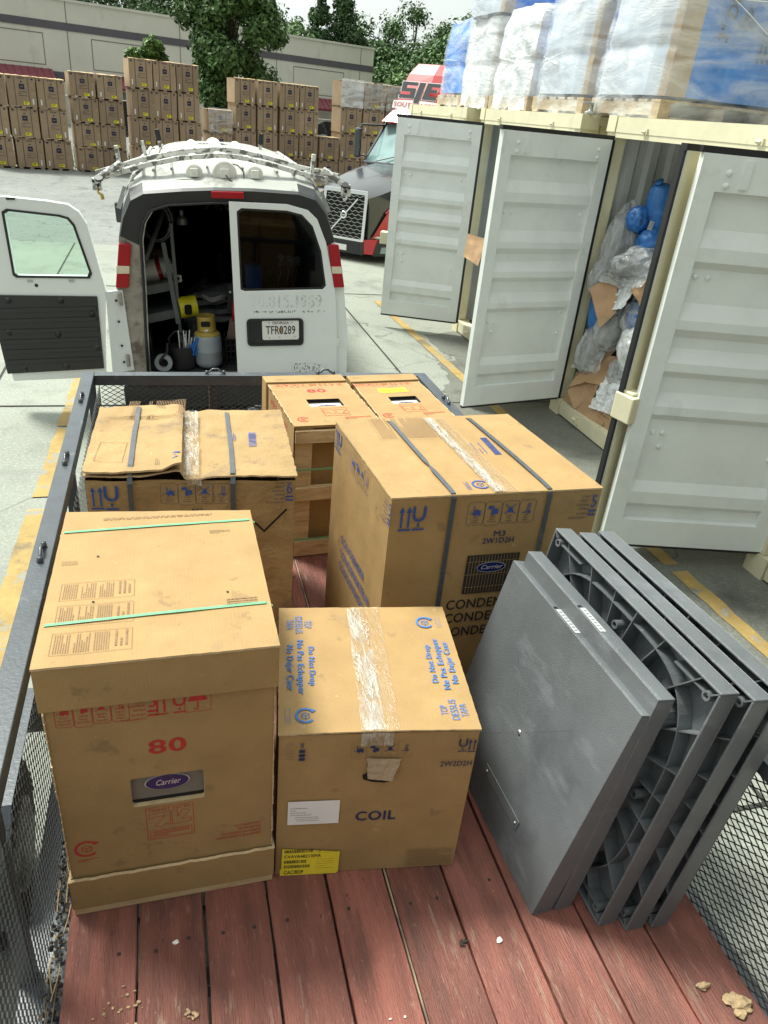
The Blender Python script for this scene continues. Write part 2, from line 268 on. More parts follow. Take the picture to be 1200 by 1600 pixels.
# ------------------------------------------------------------------ mesh builder
class MB:
    def __init__(s): s.v = []; s.f = []; s.m = []; s.names = []
    def mi(s, m):
        if m not in s.names: s.names.append(m)
        return s.names.index(m)
    def add(s, vs, fs, m):
        o = len(s.v); k = s.mi(m); s.v += [tuple(p) for p in vs]
        for f in fs: s.f.append(tuple(i + o for i in f)); s.m.append(k)
        return s
    def hexa(s, p, m):   # 4 bottom (ccw from above) + 4 top
        return s.add(p, [(3, 2, 1, 0), (4, 5, 6, 7), (0, 1, 5, 4), (1, 2, 6, 5), (2, 3, 7, 6), (3, 0, 4, 7)], m)
    def box(s, a, b, m):
        x0, y0, z0 = a; x1, y1, z1 = b
        return s.hexa([(x0, y0, z0), (x1, y0, z0), (x1, y1, z0), (x0, y1, z0), (x0, y0, z1), (x1, y0, z1), (x1, y1, z1), (x0, y1, z1)], m)
    def beam(s, p, q, wd, ht, m, up=(0, 0, 1)):
        p = Vector(p); q = Vector(q); d = (q - p).normalized(); u = Vector(up)
        if abs(d.dot(u)) > .98: u = Vector((0, 1, 0))
        r = d.cross(u).normalized(); u = r.cross(d); r *= wd / 2; u *= ht / 2
        return s.hexa([p - r - u, p + r - u, q + r - u, q - r - u, p - r + u, p + r + u, q + r + u, q - r + u], m)
    def tube(s, pts, r, m, n=8, cap=True):
        pts = [Vector(p) for p in pts]; rs = r if isinstance(r, (list, tuple)) else [r] * len(pts)
        rings = []; u = None
        for i, p in enumerate(pts):
            d = (pts[min(i + 1, len(pts) - 1)] - pts[max(i - 1, 0)]).normalized()
            if u is None: u = d.orthogonal().normalized()
            else:
                u = (u - d * u.dot(d))
                u = u.normalized() if u.length > 1e-6 else d.orthogonal().normalized()
            v = d.cross(u)
            rings.append([p + (u * cos(2 * pi * k / n) + v * sin(2 * pi * k / n)) * rs[i] for k in range(n)])
        vs = [q for R in rings for q in R]; fs = []
        for i in range(len(pts) - 1):
            for k in range(n):
                a = i * n + k; b = i * n + (k + 1) % n; fs.append((a, b, b + n, a + n))
        if cap: fs += [tuple(range(n - 1, -1, -1)), tuple((len(pts) - 1) * n + k for k in range(n))]
        return s.add(vs, fs, m)
    def lathe(s, prof, o, m, n=24, ax=(0, 0, 1)):
        ax = Vector(ax).normalized(); u = ax.orthogonal().normalized(); v = ax.cross(u); o = Vector(o); vs = []; fs = []
        for r, h in prof:
            for k in range(n): vs.append(o + ax * h + (u * cos(2 * pi * k / n) + v * sin(2 * pi * k / n)) * r)
        for i in range(len(prof) - 1):
            for k in range(n):
                a = i * n + k; b = i * n + (k + 1) % n; fs.append((a, b, b + n, a + n))
        return s.add(vs, fs, m)
    def prism(s, poly, h, m, F=None):   # poly in frame F (O,U,V) extruded by h along N
        O, U, V = [Vector(a) for a in (F or ((0, 0, 0), (1, 0, 0), (0, 1, 0)))]; Nn = U.cross(V); n = len(poly)
        a = [O + U * x + V * y for x, y in poly]; b = [p + Nn * h for p in a]
        return s.add(a + b, [tuple(range(n - 1, -1, -1)), tuple(range(n, 2 * n))] + [(i, (i + 1) % n, (i + 1) % n + n, i + n) for i in range(n)], m)
    def grid(s, nu, nv, fn, m):
        vs = [fn(i / nu, j / nv) for j in range(nv + 1) for i in range(nu + 1)]
        fs = [(j * (nu + 1) + i, j * (nu + 1) + i + 1, (j + 1) * (nu + 1) + i + 1, (j + 1) * (nu + 1) + i) for j in range(nv) for i in range(nu)]
        return s.add(vs, fs, m)
    def build(s, name, parent=None, loc=None, smooth=False, bevel=0, sub=0, rot=None):
        me = bpy.data.meshes.new(name); me.from_pydata(s.v, [], s.f)
        for n in s.names: me.materials.append(MATS[n])
        me.polygons.foreach_set('material_index', s.m)
        if smooth: me.polygons.foreach_set('use_smooth', [True] * len(me.polygons))
        me.update()
        o = bpy.data.objects.new(name, me); COL.objects.link(o)
        if parent: o.parent = parent
        if loc: o.location = loc
        if rot: o.rotation_euler = rot
        if bevel:
            b = o.modifiers.new('bevel', 'BEVEL'); b.width = bevel; b.segments = 2; b.limit_method = 'ANGLE'; b.angle_limit = radians(40); b.harden_normals = False
        if sub:
            b = o.modifiers.new('sub', 'SUBSURF'); b.levels = sub; b.render_levels = sub
        return o
def tag(o, label, cat, group=None):
    o['label'] = label; o['category'] = cat
    if group: o['group'] = group
    return o
def struct(o): o['kind'] = 'structure'; return o
def thing(name, label, cat, loc=(0, 0, 0), rotz=0, group=None, mat=None):
    o = bpy.data.objects.new(name, None); COL.objects.link(o); o.empty_display_size = .1
    if mat is not None: o.matrix_world = mat
    else: o.location = loc; o.rotation_euler = (0, 0, rotz)
    return tag(o, label, cat, group)
def copy_tree(o, parent=None):
    c = o.copy(); COL.objects.link(c)
    if parent: c.parent = parent
    for ch in list(o.children): copy_tree(ch, c)
    return c

# flat printing on a face: frame (O,U,V); everything sits 1 mm proud
class Print:
    _tc = {}
    def __init__(s, mb, O, U, V, m='print_blue', off=0.0012):
        off *= .55 if off < .003 else 1
        s.mb = mb; s.O = Vector(O); s.U = Vector(U).normalized(); s.V = Vector(V); s.V = (s.V - s.U * s.V.dot(s.U)).normalized()
        s.N = s.U.cross(s.V); s.m = m; s.off = off
    def P(s, x, y, k=1): return s.O + s.U * x + s.V * y + s.N * s.off * k
    def poly(s, pts, m=None, k=1):
        s.mb.add([s.P(x, y, k) for x, y in pts], [tuple(range(len(pts)))], m or s.m)
    def rect(s, x0, y0, x1, y1, m=None, k=1): s.poly([(x0, y0), (x1, y0), (x1, y1), (x0, y1)], m, k)
    def line(s, pts, wd, m=None, closed=False, k=1):
        pts = [Vector(p) for p in pts]; n = len(pts)
        for i in range(n if closed else n - 1):
            a = pts[i]; b = pts[(i + 1) % n]; d = b - a
            if d.length < 1e-9: continue
            t = Vector((-d.y, d.x)).normalized() * wd / 2; e = d.normalized() * wd * .35
            s.poly([a - e - t, b + e - t, b + e + t, a - e + t], m, k + .02 * (i % 3))
    def frame(s, x0, y0, x1, y1, wd=.0012, m=None, r=0):
        if r:
            pts = []
            for cx, cy, a0 in ((x1 - r, y1 - r, 0), (x0 + r, y1 - r, 90), (x0 + r, y0 + r, 180), (x1 - r, y0 + r, 270)):
                pts += [(cx + r * cos(radians(a0 + a)), cy + r * sin(radians(a0 + a))) for a in (0, 30, 60, 90)]
            s.line(pts, wd, m, True)
        else: s.line([(x0, y0), (x1, y0), (x1, y1), (x0, y1)], wd, m, True)
    def ring(s, x, y, r0, r1, m=None, a0=0, a1=360, n=28, k=1, sy=1.0):
        for i in range(n):
            A = radians(a0 + (a1 - a0) * i / n); B = radians(a0 + (a1 - a0) * (i + 1) / n)
            s.poly([(x + r0 * cos(A), y + r0 * sy * sin(A)), (x + r1 * cos(A), y + r1 * sy * sin(A)), (x + r1 * cos(B), y + r1 * sy * sin(B)), (x + r0 * cos(B), y + r0 * sy * sin(B))], m, k)
    def disc(s, x, y, rx, ry, m=None, k=1): s.poly([(x + rx * cos(2 * pi * i / 28), y + ry * sin(2 * pi * i / 28)) for i in range(28)], m, k)
    def text(s, txt, x, y, h, m=None, bold=0.0, shear=0.0, wx=1.0, align='LEFT', rot=0, k=1, arc=0.0, tw=None):
        key = (txt, bold, shear, align)
        if key not in Print._tc:
            cu = bpy.data.curves.new('t', 'FONT'); cu.body = txt; cu.size = 1.0; cu.shear = shear; cu.align_x = align
            cu.resolution_u = 3; cu.fill_mode = 'BOTH'; cu.space_character = 1 + bold * 3
            ob = bpy.data.objects.new('t', cu); me = bpy.data.meshes.new_from_object(ob)
            Print._tc[key] = ([(v.co.x, v.co.y) for v in me.vertices], [tuple(p.vertices) for p in me.polygons])
            bpy.data.objects.remove(ob); bpy.data.curves.remove(cu); bpy.data.meshes.remove(me)
        vs, fs = Print._tc[key]; h = h / 0.70
        if tw and vs: wx = tw / h / max(1e-6, max(q[0] for q in vs) - min(q[0] for q in vs))
        c, n_ = cos(radians(rot)), sin(radians(rot)); out = []
        if bold:
            d_ = bold * .9; base = list(vs); vs = []; nf = []
            for j, (ox, oy) in enumerate(((-d_, 0), (d_, 0), (0, d_ * .7), (0, -d_ * .7))): vs = vs + [(a + ox, b + oy) for a, b in base]; nf += [tuple(i + j * len(base) for i in f) for f in fs]
            fs = nf; nb = len(base)
        for q_, (a, b) in enumerate(vs):
            a *= h * wx; b *= h
            if arc: b += -arc * a * a
            out.append(s.P(x + a * c - b * n_, y + a * n_ + b * c, k + (.04 * (q_ // nb) if bold else 0)))
        s.mb.add(out, fs, m or s.m)
    def fine(s, x0, y0, x1, y1, rows, m='print_faint', vert=False, seed=1, border=True, cols=1):
        """unreadable small print: short strokes in rows"""
        r = random.Random(seed)
        if border: s.frame(x0, y0, x1, y1, .0010, m)
        W = (y1 - y0) if vert else (x1 - x0); H = (x1 - x0) if vert else (y1 - y0)
        for c in range(cols):
            for i in range(rows):
                t = H * (i + .6) / (rows + .2); a = W * (c / cols) + .03 * W / cols
                end = W * ((c + 1) / cols) * (1 - .02) - (W / cols * r.uniform(.1, .6) if r.random() < .2 else 0); hh = H / rows * .20
                while a < end:
                    l = min(W * r.uniform(.02, .07), end - a)
                    if vert: s.rect(x0 + t - hh, y0 + a, x0 + t + hh, y0 + a + l, m)
                    else: s.rect(x0 + a, y0 + t - hh, x0 + a + l, y0 + t + hh, m)
                    a += l + W * .012
    def arrows(s, x, y, h, m=None):
        w_ = h * .32
        for dx in (0, w_):
            s.poly([(x + dx - h * .045, y), (x + dx + h * .045, y), (x + dx + h * .045, y + h * .8), (x + dx - h * .045, y + h * .8)], m)
            s.poly([(x + dx - h * .125, y + h * .74), (x + dx + h * .125, y + h * .74), (x + dx, y + h)], m, 1.05)
        s.rect(x - h * .12, y - h * .16, x + w_ + h * .12, y - h * .07, m)
    def glass_(s, x, y, h, m=None):   # fragile glass sign
        q = h * .1
        s.rect(x - h * .3, y + h * .55, x - h * .18, y + h, m); s.rect(x + h * .18, y + h * .55, x + h * .3, y + h, m)
        s.ring(x, y + h * .56, h * .18, h * .30, m, 180, 360, 12)
        s.rect(x - h * .05, y + h * .02, x + h * .05, y + h * .17, m); s.rect(x - h * .28, y - h * .16, x + h * .28, y - h * .07, m)
    def umbrella(s, x, y, h, m=None):
        s.poly([(x - h * .45, y + h * .5)] + [(x + h * .45 * cos(radians(a)), y + h * .5 + h * .38 * sin(radians(a))) for a in range(180, -1, -20)], m)
        s.rect(x - h * .03, y + h * .08, x + h * .03, y + h * .5, m, 1.05); s.ring(x - h * .09, y + h * .08, h * .06, h * .12, m, 180, 360, 8)
        s.frame(x - h * .6, y - h * .15, x + h * .6, y + h * 1.1, .0012, m)
    def recycle(s, x, y, r, m=None):
        s.ring(x, y, r * .76, r, m, 40, 320, 30); s.poly([(x + r * .55, y + r * .35), (x + r * 1.05, y + r * .62), (x + r * .62, y + r * .85)], m, 1.05)
        for a in range(30, 390, 60):
            A, B = radians(a), radians(a + 60); q = r * .42
            s.line([(x + q * cos(A), y + q * sin(A)), (x + q * cos(B), y + q * sin(B))], r * .07, m)
            if a % 120 == 30: s.line([(x, y), (x + q * cos(A), y + q * sin(A))], r * .07, m)
    def handling(s, x, y, w_, h, m=None, mf=None, n=4, words=True):   # four handling pictograms in rounded frames
        m = m or s.m; c = w_ / n
        for i in range(n):
            cx = x + c * (i + .5); s.frame(x + c * i + .001, y - (h * .06 if i == 1 else 0), x + c * (i + 1) - .001, y + h, .0012, mf or m, c * .16)
            b = y + h * .45; u = c
            if i == 0:
                s.line([(cx - u * .12, b + u * .02), (cx - u * .12, b + u * .5)], u * .06, m); s.poly([(cx - u * .15, b), (cx + u * .25, b), (cx + u * .3, b + u * .24), (cx - u * .02, b + u * .3)], m)
                s.disc(cx - u * .03, b, u * .08, u * .08, m, 1.1); s.disc(cx + u * .22, b, u * .08, u * .08, m, 1.1); s.line([(cx - u * .35, b + u * .08), (cx - u * .12, b + u * .08)], u * .04, m)
            elif i == 1:
                s.rect(cx - u * .3, b + u * .3, cx + u * .02, b + u * .5, m); s.poly([(cx - u * .12, b), (cx + u * .28, b), (cx + u * .3, b + u * .3), (cx - u * .05, b + u * .33)], m, 1.1)
                s.disc(cx, b, u * .09, u * .09, m, 1.2)
            elif i == 2:
                s.line([(cx - u * .3, b - u * .02), (cx + u * .3, b + u * .55)], u * .05, m); s.line([(cx - u * .3, b + u * .55), (cx + u * .3, b - u * .02)], u * .05, m, k=1.1)
                s.poly([(cx - u * .16, b + u * .05), (cx + u * .18, b + u * .05), (cx + u * .1, b + u * .38), (cx - u * .06, b + u * .36)], m, 1.2)
            else:
                s.line([(cx - u * .02, b + u * .05), (cx + u * .06, b + u * .55)], u * .05, m); s.line([(cx + u * .12, b + u * .05), (cx + u * .16, b + u * .55)], u * .05, m)
                s.ring(cx + u * .15, b + u * .02, u * .04, u * .10, m, n=10); s.line([(cx - u * .22, b), (cx + u * .1, b)], u * .05, m)
            if words:
                for j, tt in enumerate((('Fork', 'Fourche', 'Tenedor'), ('Clamp', 'Pince', 'Mordaza'), ('Spade', 'Pelle', 'Espada'), ('Hand', 'Main', 'Mano'))[i]):
                    s.text(tt, cx, y + h * (.30 - .11 * j), h * .07, mf or m, align='CENTER')
    def stackh(s, x, y, h, d, m=None, mf=None, flip=False):   # STACK HEIGHT column with digit and bars
        m = m or s.m; mf = mf or m
        for i, t in enumerate(('STACK', 'HEIGHT', 'HAUTEUR', 'DE PILE', 'ALTURA', 'DE APILAMIENTO')):
            s.text(t, x, y + h * (.86 - .165 * i - (i // 2) * .02), h * .085, mf, align='RIGHT', wx=.75 if i == 5 else .9)
        s.text(d, x + h * .06, y + h * .45, h * .5, m, bold=0.0, wx=.8)
        s.rect(x + h * .05, y + h * .26, x + h * .35, y + h * .34, m); s.rect(x + h * .05, y + h * .1, x + h * .35, y + h * .18, m)
def emblem(name, parent, O, U, V, rx, ry, N_=0.004, txt='Carrier'):
    """oval enamel badge with script lettering"""
    mb = MB(); U = Vector(U).normalized(); V = Vector(V); V = (V - U * V.dot(U)).normalized(); O = Vector(O)
    el = lambda k: [(rx * k * cos(2 * pi * i / 36), ry * (k if k == 1 else k - .02) * sin(2 * pi * i / 36)) for i in range(36)]
    mb.prism(el(1), N_, 'badge_silver', (O, U, V)); mb.prism(el(.95), N_ * .3, 'badge_blue', (O + U.cross(V) * (N_ + .0002), U, V))
    p = Print(mb, O + U.cross(V) * N_ * 1.35, U, V, 'badge_silver', 0.0008)
    if txt: p.text(txt, 0, -ry * .30, ry * .72, 'badge_silver', bold=.012, shear=.35, wx=rx / ry * .34, align='CENTER')
    return mb.build(name, parent)
def walls2(pts, thick, z0, z1, mb, m, closed=False):
    n = len(pts)
    for i in range(n if closed else n - 1):
        a = Vector(pts[i]); b = Vector(pts[(i + 1) % n]); d = (b - a)
        if d.length < 1e-6: continue
        t = Vector((-d.y, d.x)).normalized() * thick / 2
        mb.hexa([(*(a - t), z0), (*(b - t), z0), (*(b + t), z0), (*(a + t), z0), (*(a - t), z1), (*(b - t), z1), (*(b + t), z1), (*(a + t), z1)], m)
def polar(poly, c, angs):
    res = []
    for A in angs:
        d = Vector((cos(A), sin(A))); best = None
        for i in range(len(poly)):
            p = Vector(poly[i]) - Vector(c); q = Vector(poly[(i + 1) % len(poly)]) - Vector(c); e = q - p
            den = d.x * e.y - d.y * e.x
            if abs(den) < 1e-12: continue
            t = (p.x * e.y - p.y * e.x) / den; s_ = (p.x * d.y - p.y * d.x) / den
            if t > 0 and -1e-6 <= s_ <= 1 + 1e-6 and (best is None or t > best): best = t
        res.append((c[0] + d.x * (best or 0), c[1] + d.y * (best or 0)))
    return res
def annulus(mb, outer, inner, m, F, h=0.0, c=None, n=72):
    """plate with a hole, frame F=(O,U,V), thickness h along N"""
    if c is None: c = (sum(p[0] for p in inner) / len(inner), sum(p[1] for p in inner) / len(inner))
    angs = sorted({round((2 * pi * i / n), 5) for i in range(n)} | {round(atan2(p[1] - c[1], p[0] - c[0]) % (2 * pi), 5) for p in list(outer) + list(inner)})
    A = polar(outer, c, angs); B = polar(inner, c, angs); k = len(angs)
    O, U, V = [Vector(a) for a in F]; Nn = U.cross(V)
    W = lambda p, z: O + U * p[0] + V * p[1] + Nn * z
    vs = [W(p, 0) for p in A] + [W(p, 0) for p in B]; fs = [(i, k + i, k + (i + 1) % k, (i + 1) % k) for i in range(k)]
    if h:
        vs += [W(p, h) for p in A] + [W(p, h) for p in B]
        fs += [(2 * k + i, 2 * k + (i + 1) % k, 3 * k + (i + 1) % k, 3 * k + i) for i in range(k)]
        fs += [(i, (i + 1) % k, 2 * k + (i + 1) % k, 2 * k + i) for i in range(k)]
        fs += [(k + i, 3 * k + i, 3 * k + (i + 1) % k, k + (i + 1) % k) for i in range(k)]
    mb.add(vs, fs, m)
def rrect(x0, y0, x1, y1, r, n=3):
    pts = []
    for cx, cy, a0 in ((x1 - r, y1 - r, 0), (x0 + r, y1 - r, 90), (x0 + r, y0 + r, 180), (x1 - r, y0 + r, 270)):
        pts += [(cx + r * cos(radians(a0 + 90 * i / n)), cy + r * sin(radians(a0 + 90 * i / n))) for i in range(n + 1)]
    return pts
def blob(mb, c, r, m, amp=.15, fs=3.0, seed=0, sub=4, squash=None, cap=False):
    bm = bmesh.new(); bmesh.ops.create_icosphere(bm, subdivisions=sub, radius=1); vs = []
    for v in bm.verts:
        d = v.co.normalized()
        if cap: s_ = sqrt(max(1e-9, d.x * d.x + d.y * d.y)); e_ = min(1.0, (s_ ** .45) * 1.02) / s_; p = Vector((d.x * e_ * r[0], d.y * e_ * r[1], math.copysign(abs(d.z) ** .8, d.z) * r[2]))
        else: p = Vector((d.x * r[0], d.y * r[1], d.z * r[2]))
        q = noise.fractal(Vector(d) * fs + Vector((seed, seed * 2, 0)), 1.0, 2.2, 5); rg = 1 - abs(noise.noise(Vector(d) * fs * 1.6 + Vector((seed * 3, 0, seed)))) * 1.4
        vs.append(p * (1 + amp * (q + .5 * rg)) + Vector(c))
    fs_ = [tuple(v.index for v in f.verts) for f in bm.faces]; bm.free(); mb.add(vs, fs_, m)

# ================================================================== SETTING
mb = MB(); mb.box((-260, -60, -.5), (260, 14.2, 0.0), 'concrete'); struct(mb.build('concrete_yard'))
mb = MB(); mb.box((-260, 14.2, -.5), (260, 420, -0.004), 'asphalt'); struct(mb.build('asphalt_road'))
mb = MB()   # damp, darker strip between trailer and containers
DP = [(2.1, 2.0), (7.0, 1.6), (7.0, 8.8), (3.25, 8.8), (2.75, 6.6), (2.0, 5.0)]; poly = []
for i, p_ in enumerate(DP):
    q_ = DP[(i + 1) % len(DP)]; n_ = 26
    for k in range(n_): x_ = p_[0] + (q_[0] - p_[0]) * k / n_; y_ = p_[1] + (q_[1] - p_[1]) * k / n_; v_ = Vector((x_ * 1.3, y_ * 1.3, 4)); poly.append((x_ + .34 * noise.noise(v_) + .10 * noise.noise(v_ * 5), y_ + .34 * noise.noise(v_ + Vector((9, 3, 1))) + .10 * noise.noise(v_ * 6), .004))
mb.add(poly, [tuple(range(len(poly)))], 'concrete_damp'); struct(mb.build('damp_pavement'))
mb = MB()
for y in (-3.2, 1.6, 6.4, 11.0): mb.box((-60, y, .0042), (60, y + .018, .007), 'joint_dark')
for x in (-9.2, -4.6, -1.55, 2.35, 7.6): mb.box((x, -20, .0043), (x + .018, 14.2, .0075), 'joint_dark')
struct(mb.build('pavement_joints'))
def painted_line(name, pts, wd, breaks):
    mb = MB(); r = random.Random(3)
    for (a, b) in breaks:
        n = max(2, int(abs(b - a) / .12)); Lf = []; Rt = []
        for i in range(n + 1):
            y = a + (b - a) * i / n; x = pts[0][0] + (pts[1][0] - pts[0][0]) * (y - pts[0][1]) / (pts[1][1] - pts[0][1])
            Lf.append((x - wd / 2 + r.uniform(-.008, .008), y, .0082)); Rt.append((x + wd / 2 + r.uniform(-.008, .008), y, .0082))
        mb.add(Lf + Rt, [(i, n + 1 + i, n + 2 + i, i + 1) for i in range(n)], 'line_yellow')
    return struct(mb.build(name))
painted_line('yellow_bay_line', ((-.905, 3.0), (-.835, 7.0)), .14, [(-1, 4.55), (4.72, 5.9), (5.95, 9.0)])
painted_line('yellow_bay_line', ((3.13, 2.4), (2.96, 9.6)), .115, [(-1, 3.32), (3.40, 6.6), (6.75, 10.6)])

# grass tufts along the fence, far off
mb = MB(); r = random.Random(5)
for i in range(1500):
    x = r.choice([r.uniform(-1.05, -.85), r.uniform(5.5, 6.1), r.uniform(-8, 14), r.uniform(-5.6, -4.6)]); y = 27.3 + .247 * (x + 4.7) + r.uniform(-.5, 1.1); h = r.uniform(.15, .75); a = r.uniform(0, pi)
    mb.add([(x - .03 * cos(a), y - .03 * sin(a), 0), (x + .03 * cos(a), y + .03 * sin(a), 0), (x + r.uniform(-.12, .12), y + r.uniform(-.1, .1), h)], [(0, 1, 2)], 'grass_green')
o = mb.build('weeds'); o['kind'] = 'stuff'; tag(o, 'green weeds growing along the fence behind the stacked cartons', 'weeds')

# ------------------------------------------------------------------ warehouse
A = Vector((-30.0, 46.5, 0)); B = Vector((15.65, 63.1, 0)); U = (B - A).normalized(); Ln = (B - A).length; V = Vector((0, 0, 1)); Nn = U.cross(V)
bt = thing('warehouse', 'long beige concrete warehouse with dark stripes behind the stacked cartons', 'building', A, atan2(U.y, U.x))
mb = MB(); mb.box((0, 0, 0), (Ln, 22, 6.5), 'wall_beige'); mb.box((-.05, -.06, 6.5), (Ln + .05, 22.05, 6.62), 'wall_beige')
for x in [Ln - 1.2 - 7.0 * i for i in range(7)]: mb.box((x, -.012, 0), (x + .05, -.001, 6.49), 'wall_joint')
p = Print(mb, (0, 0, 0), (1, 0, 0), (0, 0, 1), 'wall_joint', .012)
for x in [Ln - 1.2 - 7.0 * i for i in range(7)]:
    p.frame(x - 5.6, 3.15, x - 1.4, 4.75, .05)
mb.build('wall', bt)
mb = MB(); mb.box((0, -.03, 5.02), (Ln, -.013, 5.42), 'wall_stripe'); mb.box((0, -.03, 2.35), (Ln, -.013, 2.85), 'wall_stripe'); mb.build('painted_stripe', bt)
AWN = ((12.5, 25.3), (28.9, 30.1), (43.4, 45.1))
for x0, x1 in AWN:
    mb = MB(); mb.add([(x0, -.03, 2.95), (x1, -.03, 2.95), (x1, -1.0, 2.3), (x0, -1.0, 2.3), (x0, -1.0, 2.15), (x1, -1.0, 2.15), (x0, -.03, 2.15), (x1, -.03, 2.15)], [(3, 2, 1, 0), (4, 5, 2, 3), (0, 6, 4, 3), (1, 2, 5, 7), (6, 7, 5, 4)], 'awning_red')
    for i in range(int((x1 - x0) / .4)): mb.beam((x0 + .2 + i * .4, -.04, 2.97), (x0 + .2 + i * .4, -1.0, 2.32), .03, .03, 'awning_red')
    mb.build('awning', bt)
for x0 in (29.0, 33.0):
    mb = MB(); mb.box((x0, -.05, 1.0), (x0 + 1.0, -.014, 2.1), 'truck_glass'); f = mb.build('window', bt)
    mb = MB()
    for a, b in (((x0 - .08, 1.0), (x0, 2.1)), ((x0 + 1.0, 1.0), (x0 + 1.08, 2.1)), ((x0 - .08, 2.1), (x0 + 1.08, 2.18)), ((x0 - .08, .92), (x0 + 1.08, 1.0))): mb.box((a[0], -.07, a[1]), (b[0], -.014, b[1]), 'plate_white')
    mb.build('frame', f)

# ------------------------------------------------------------------ chain-link fence with privacy screen
ft = thing('chain_link_fence', 'chain-link fence behind the cartons with black screen cloth hung on it', 'fence', (-8, 29.4, 0), atan2(.247, 1))
mb = MB()
for i in range(9): mb.tube([(i * 3.0, 0, 0), (i * 3.0, 0, 2.0)], .035, 'galvanised', 6)
mb.tube([(0, 0, 1.98), (24, 0, 1.98)], .025, 'galvanised', 6); mb.build('posts_and_rail', ft)
mb = MB(); s_ = .09
for i in range(int(24 / s_) + 22):
    for sg in (1, -1):
        x0 = (i - 22 if sg > 0 else i) * s_; x1 = x0 + sg * 1.9; a, b = (x0, .06), (x1, 1.96)
        if x1 < 0 or x1 > 24 or x0 < 0 or x0 > 24: continue
        mb.beam((a[0], .01 * sg, a[1]), (b[0], .01 * sg, b[1]), .008, .008, 'galvanised')
mb.build('wire_mesh', ft)
mb = MB()
def drape(x0, x1, z0, z1, sag):
    mb.grid(24, 8, lambda u, v: (x0 + (x1 - x0) * u, -.05 + .05 * sin(u * 23 + v * 3), z0 + (z1 - z0) * v + sag * sin(u * pi) * (v - .5) + .04 * sin(u * 17)), 'screen_black')
for q_ in ((6.3, 8.3, .9, 1.95, .1), (10.2, 10.9, .1, 1.9, 0), (13.2, 15.1, 1.35, 1.95, -.25)): mb = MB(); drape(*q_); mb.build('screen_cloth', ft, smooth=True)

# ------------------------------------------------------------------ trees
def tree(name, label, loc, h, crown, n, lm, leaf=.16, trunk_r=.16, seed=1, cone=False, clumps=26, group=None, z0=None):
    r = random.Random(seed); t = thing(name, label, 'tree', loc, 0, group)
    mb = MB(); pts = [(0, 0, 0), (.05 * h * r.uniform(-1, 1) * .5, 0, h * .35), (0.02 * h * r.uniform(-1, 1), .1, h * .7), (0, 0, h * .93)]
    mb.tube(pts, [trunk_r, trunk_r * .75, trunk_r * .4, trunk_r * .1], 'bark', 8)
    rx, rz = crown; zc = (z0 if z0 is not None else h - rz * 2) + rz; C = []
    for i in range(clumps):
        a = r.uniform(0, 2 * pi); u = r.uniform(-1, 1)
        if cone: k = (1 - (u * .5 + .5)) ** .75; q = Vector((cos(a) * rx * k * r.uniform(.2, .95), sin(a) * rx * k * r.uniform(.2, .95), u * rz)); cr = rx * (.22 + .30 * k)
        else:
            s_ = sqrt(max(0, 1 - u * u)); f = r.uniform(.45, .98); q = Vector((cos(a) * s_ * rx * f, sin(a) * s_ * rx * f, u * rz * f)); cr = rx * r.uniform(.20, .38)
        q.z += zc; C.append((q, cr))
        mb.tube([Vector((0, 0, max(h * .12, q.z - rz * .5))), q * .6 + Vector((0, 0, max(.1, q.z - rz * .25))) * .4, q], [trunk_r * .3, trunk_r * .18, .01], 'bark', 5)
    mb.build('trunk', t)
    mb = MB(); vs = []; fs = []
    for i in range(n):
        q, cr = C[i % len(C)]
        d = Vector((r.gauss(0, 1), r.gauss(0, 1), r.gauss(0, 1) * .75)).normalized() * cr * (r.random() ** .42) * (1.0 + .35 * noise.noise(q * 3 + Vector((i * .01, 0, 0))))
        c = q + d; s_ = leaf * r.uniform(.6, 1.35); nrm = (d.normalized() + Vector((r.gauss(0, .6), r.gauss(0, .6), r.gauss(.3, .6)))).normalized()
        a = nrm.orthogonal().normalized(); a = Matrix.Rotation(r.uniform(0, 6.28), 3, nrm) @ a; b = nrm.cross(a)
        vs += [c - a * s_, c + b * s_ * .5 + nrm * s_ * .1, c + a * s_, c - b * s_ * .5 + nrm * s_ * .1]; k = 4 * i; fs.append((k, k + 1, k + 2, k + 3))
    mb.add(vs, fs, lm); mb.build('crown', t); return t
tree('leafy_tree', 'big dark green leafy tree in front of the beige warehouse wall', (2.6, 33.5, 0), 9.1, (1.90, 3.9), 46000, 'leaf', .10, .17, 3, clumps=60, z0=1.0)
tree('shrubby_tree', 'small ragged green tree between carton stacks, left of big leafy tree', (-.15, 32.5, 0), 4.0, (.85, .75), 3600, 'leaf_light', .10, .06, 8, clumps=14)
for i_, (x_, y_, h_) in enumerate(((22.5, 66, 5.2), (19.0, 70, 6.4), (26.0, 74, 8.6), (30.5, 80, 11.5), (12.0, 70, 7.8))):
    tree('bush', 'dense understorey bush behind the warehouse corner, ' + ['lowest', 'beside the cypresses', 'under the tall right tree', 'rightmost behind the loads', 'left of the cypresses'][i_], (x_, y_, 0), h_, (3.4, h_ * .5), 12000, 'leaf', .17, .1, 90 + i_, clumps=40, group='understorey behind the warehouse')
tree('conifer_tree', 'tall narrow dark cypress rising behind the warehouse roof, left one of two', (13.2, 74, 0), 11.6, (1.9, 4.9), 14000, 'leaf_dark', .15, .2, 21, True, 34, 'cypress trees behind the warehouse')
tree('conifer_tree', 'tall narrow dark cypress behind the warehouse, right one of two', (15.6, 74, 0), 11.9, (2.2, 5.0), 14000, 'leaf_dark', .15, .2, 22, True, 34, 'cypress trees behind the warehouse')
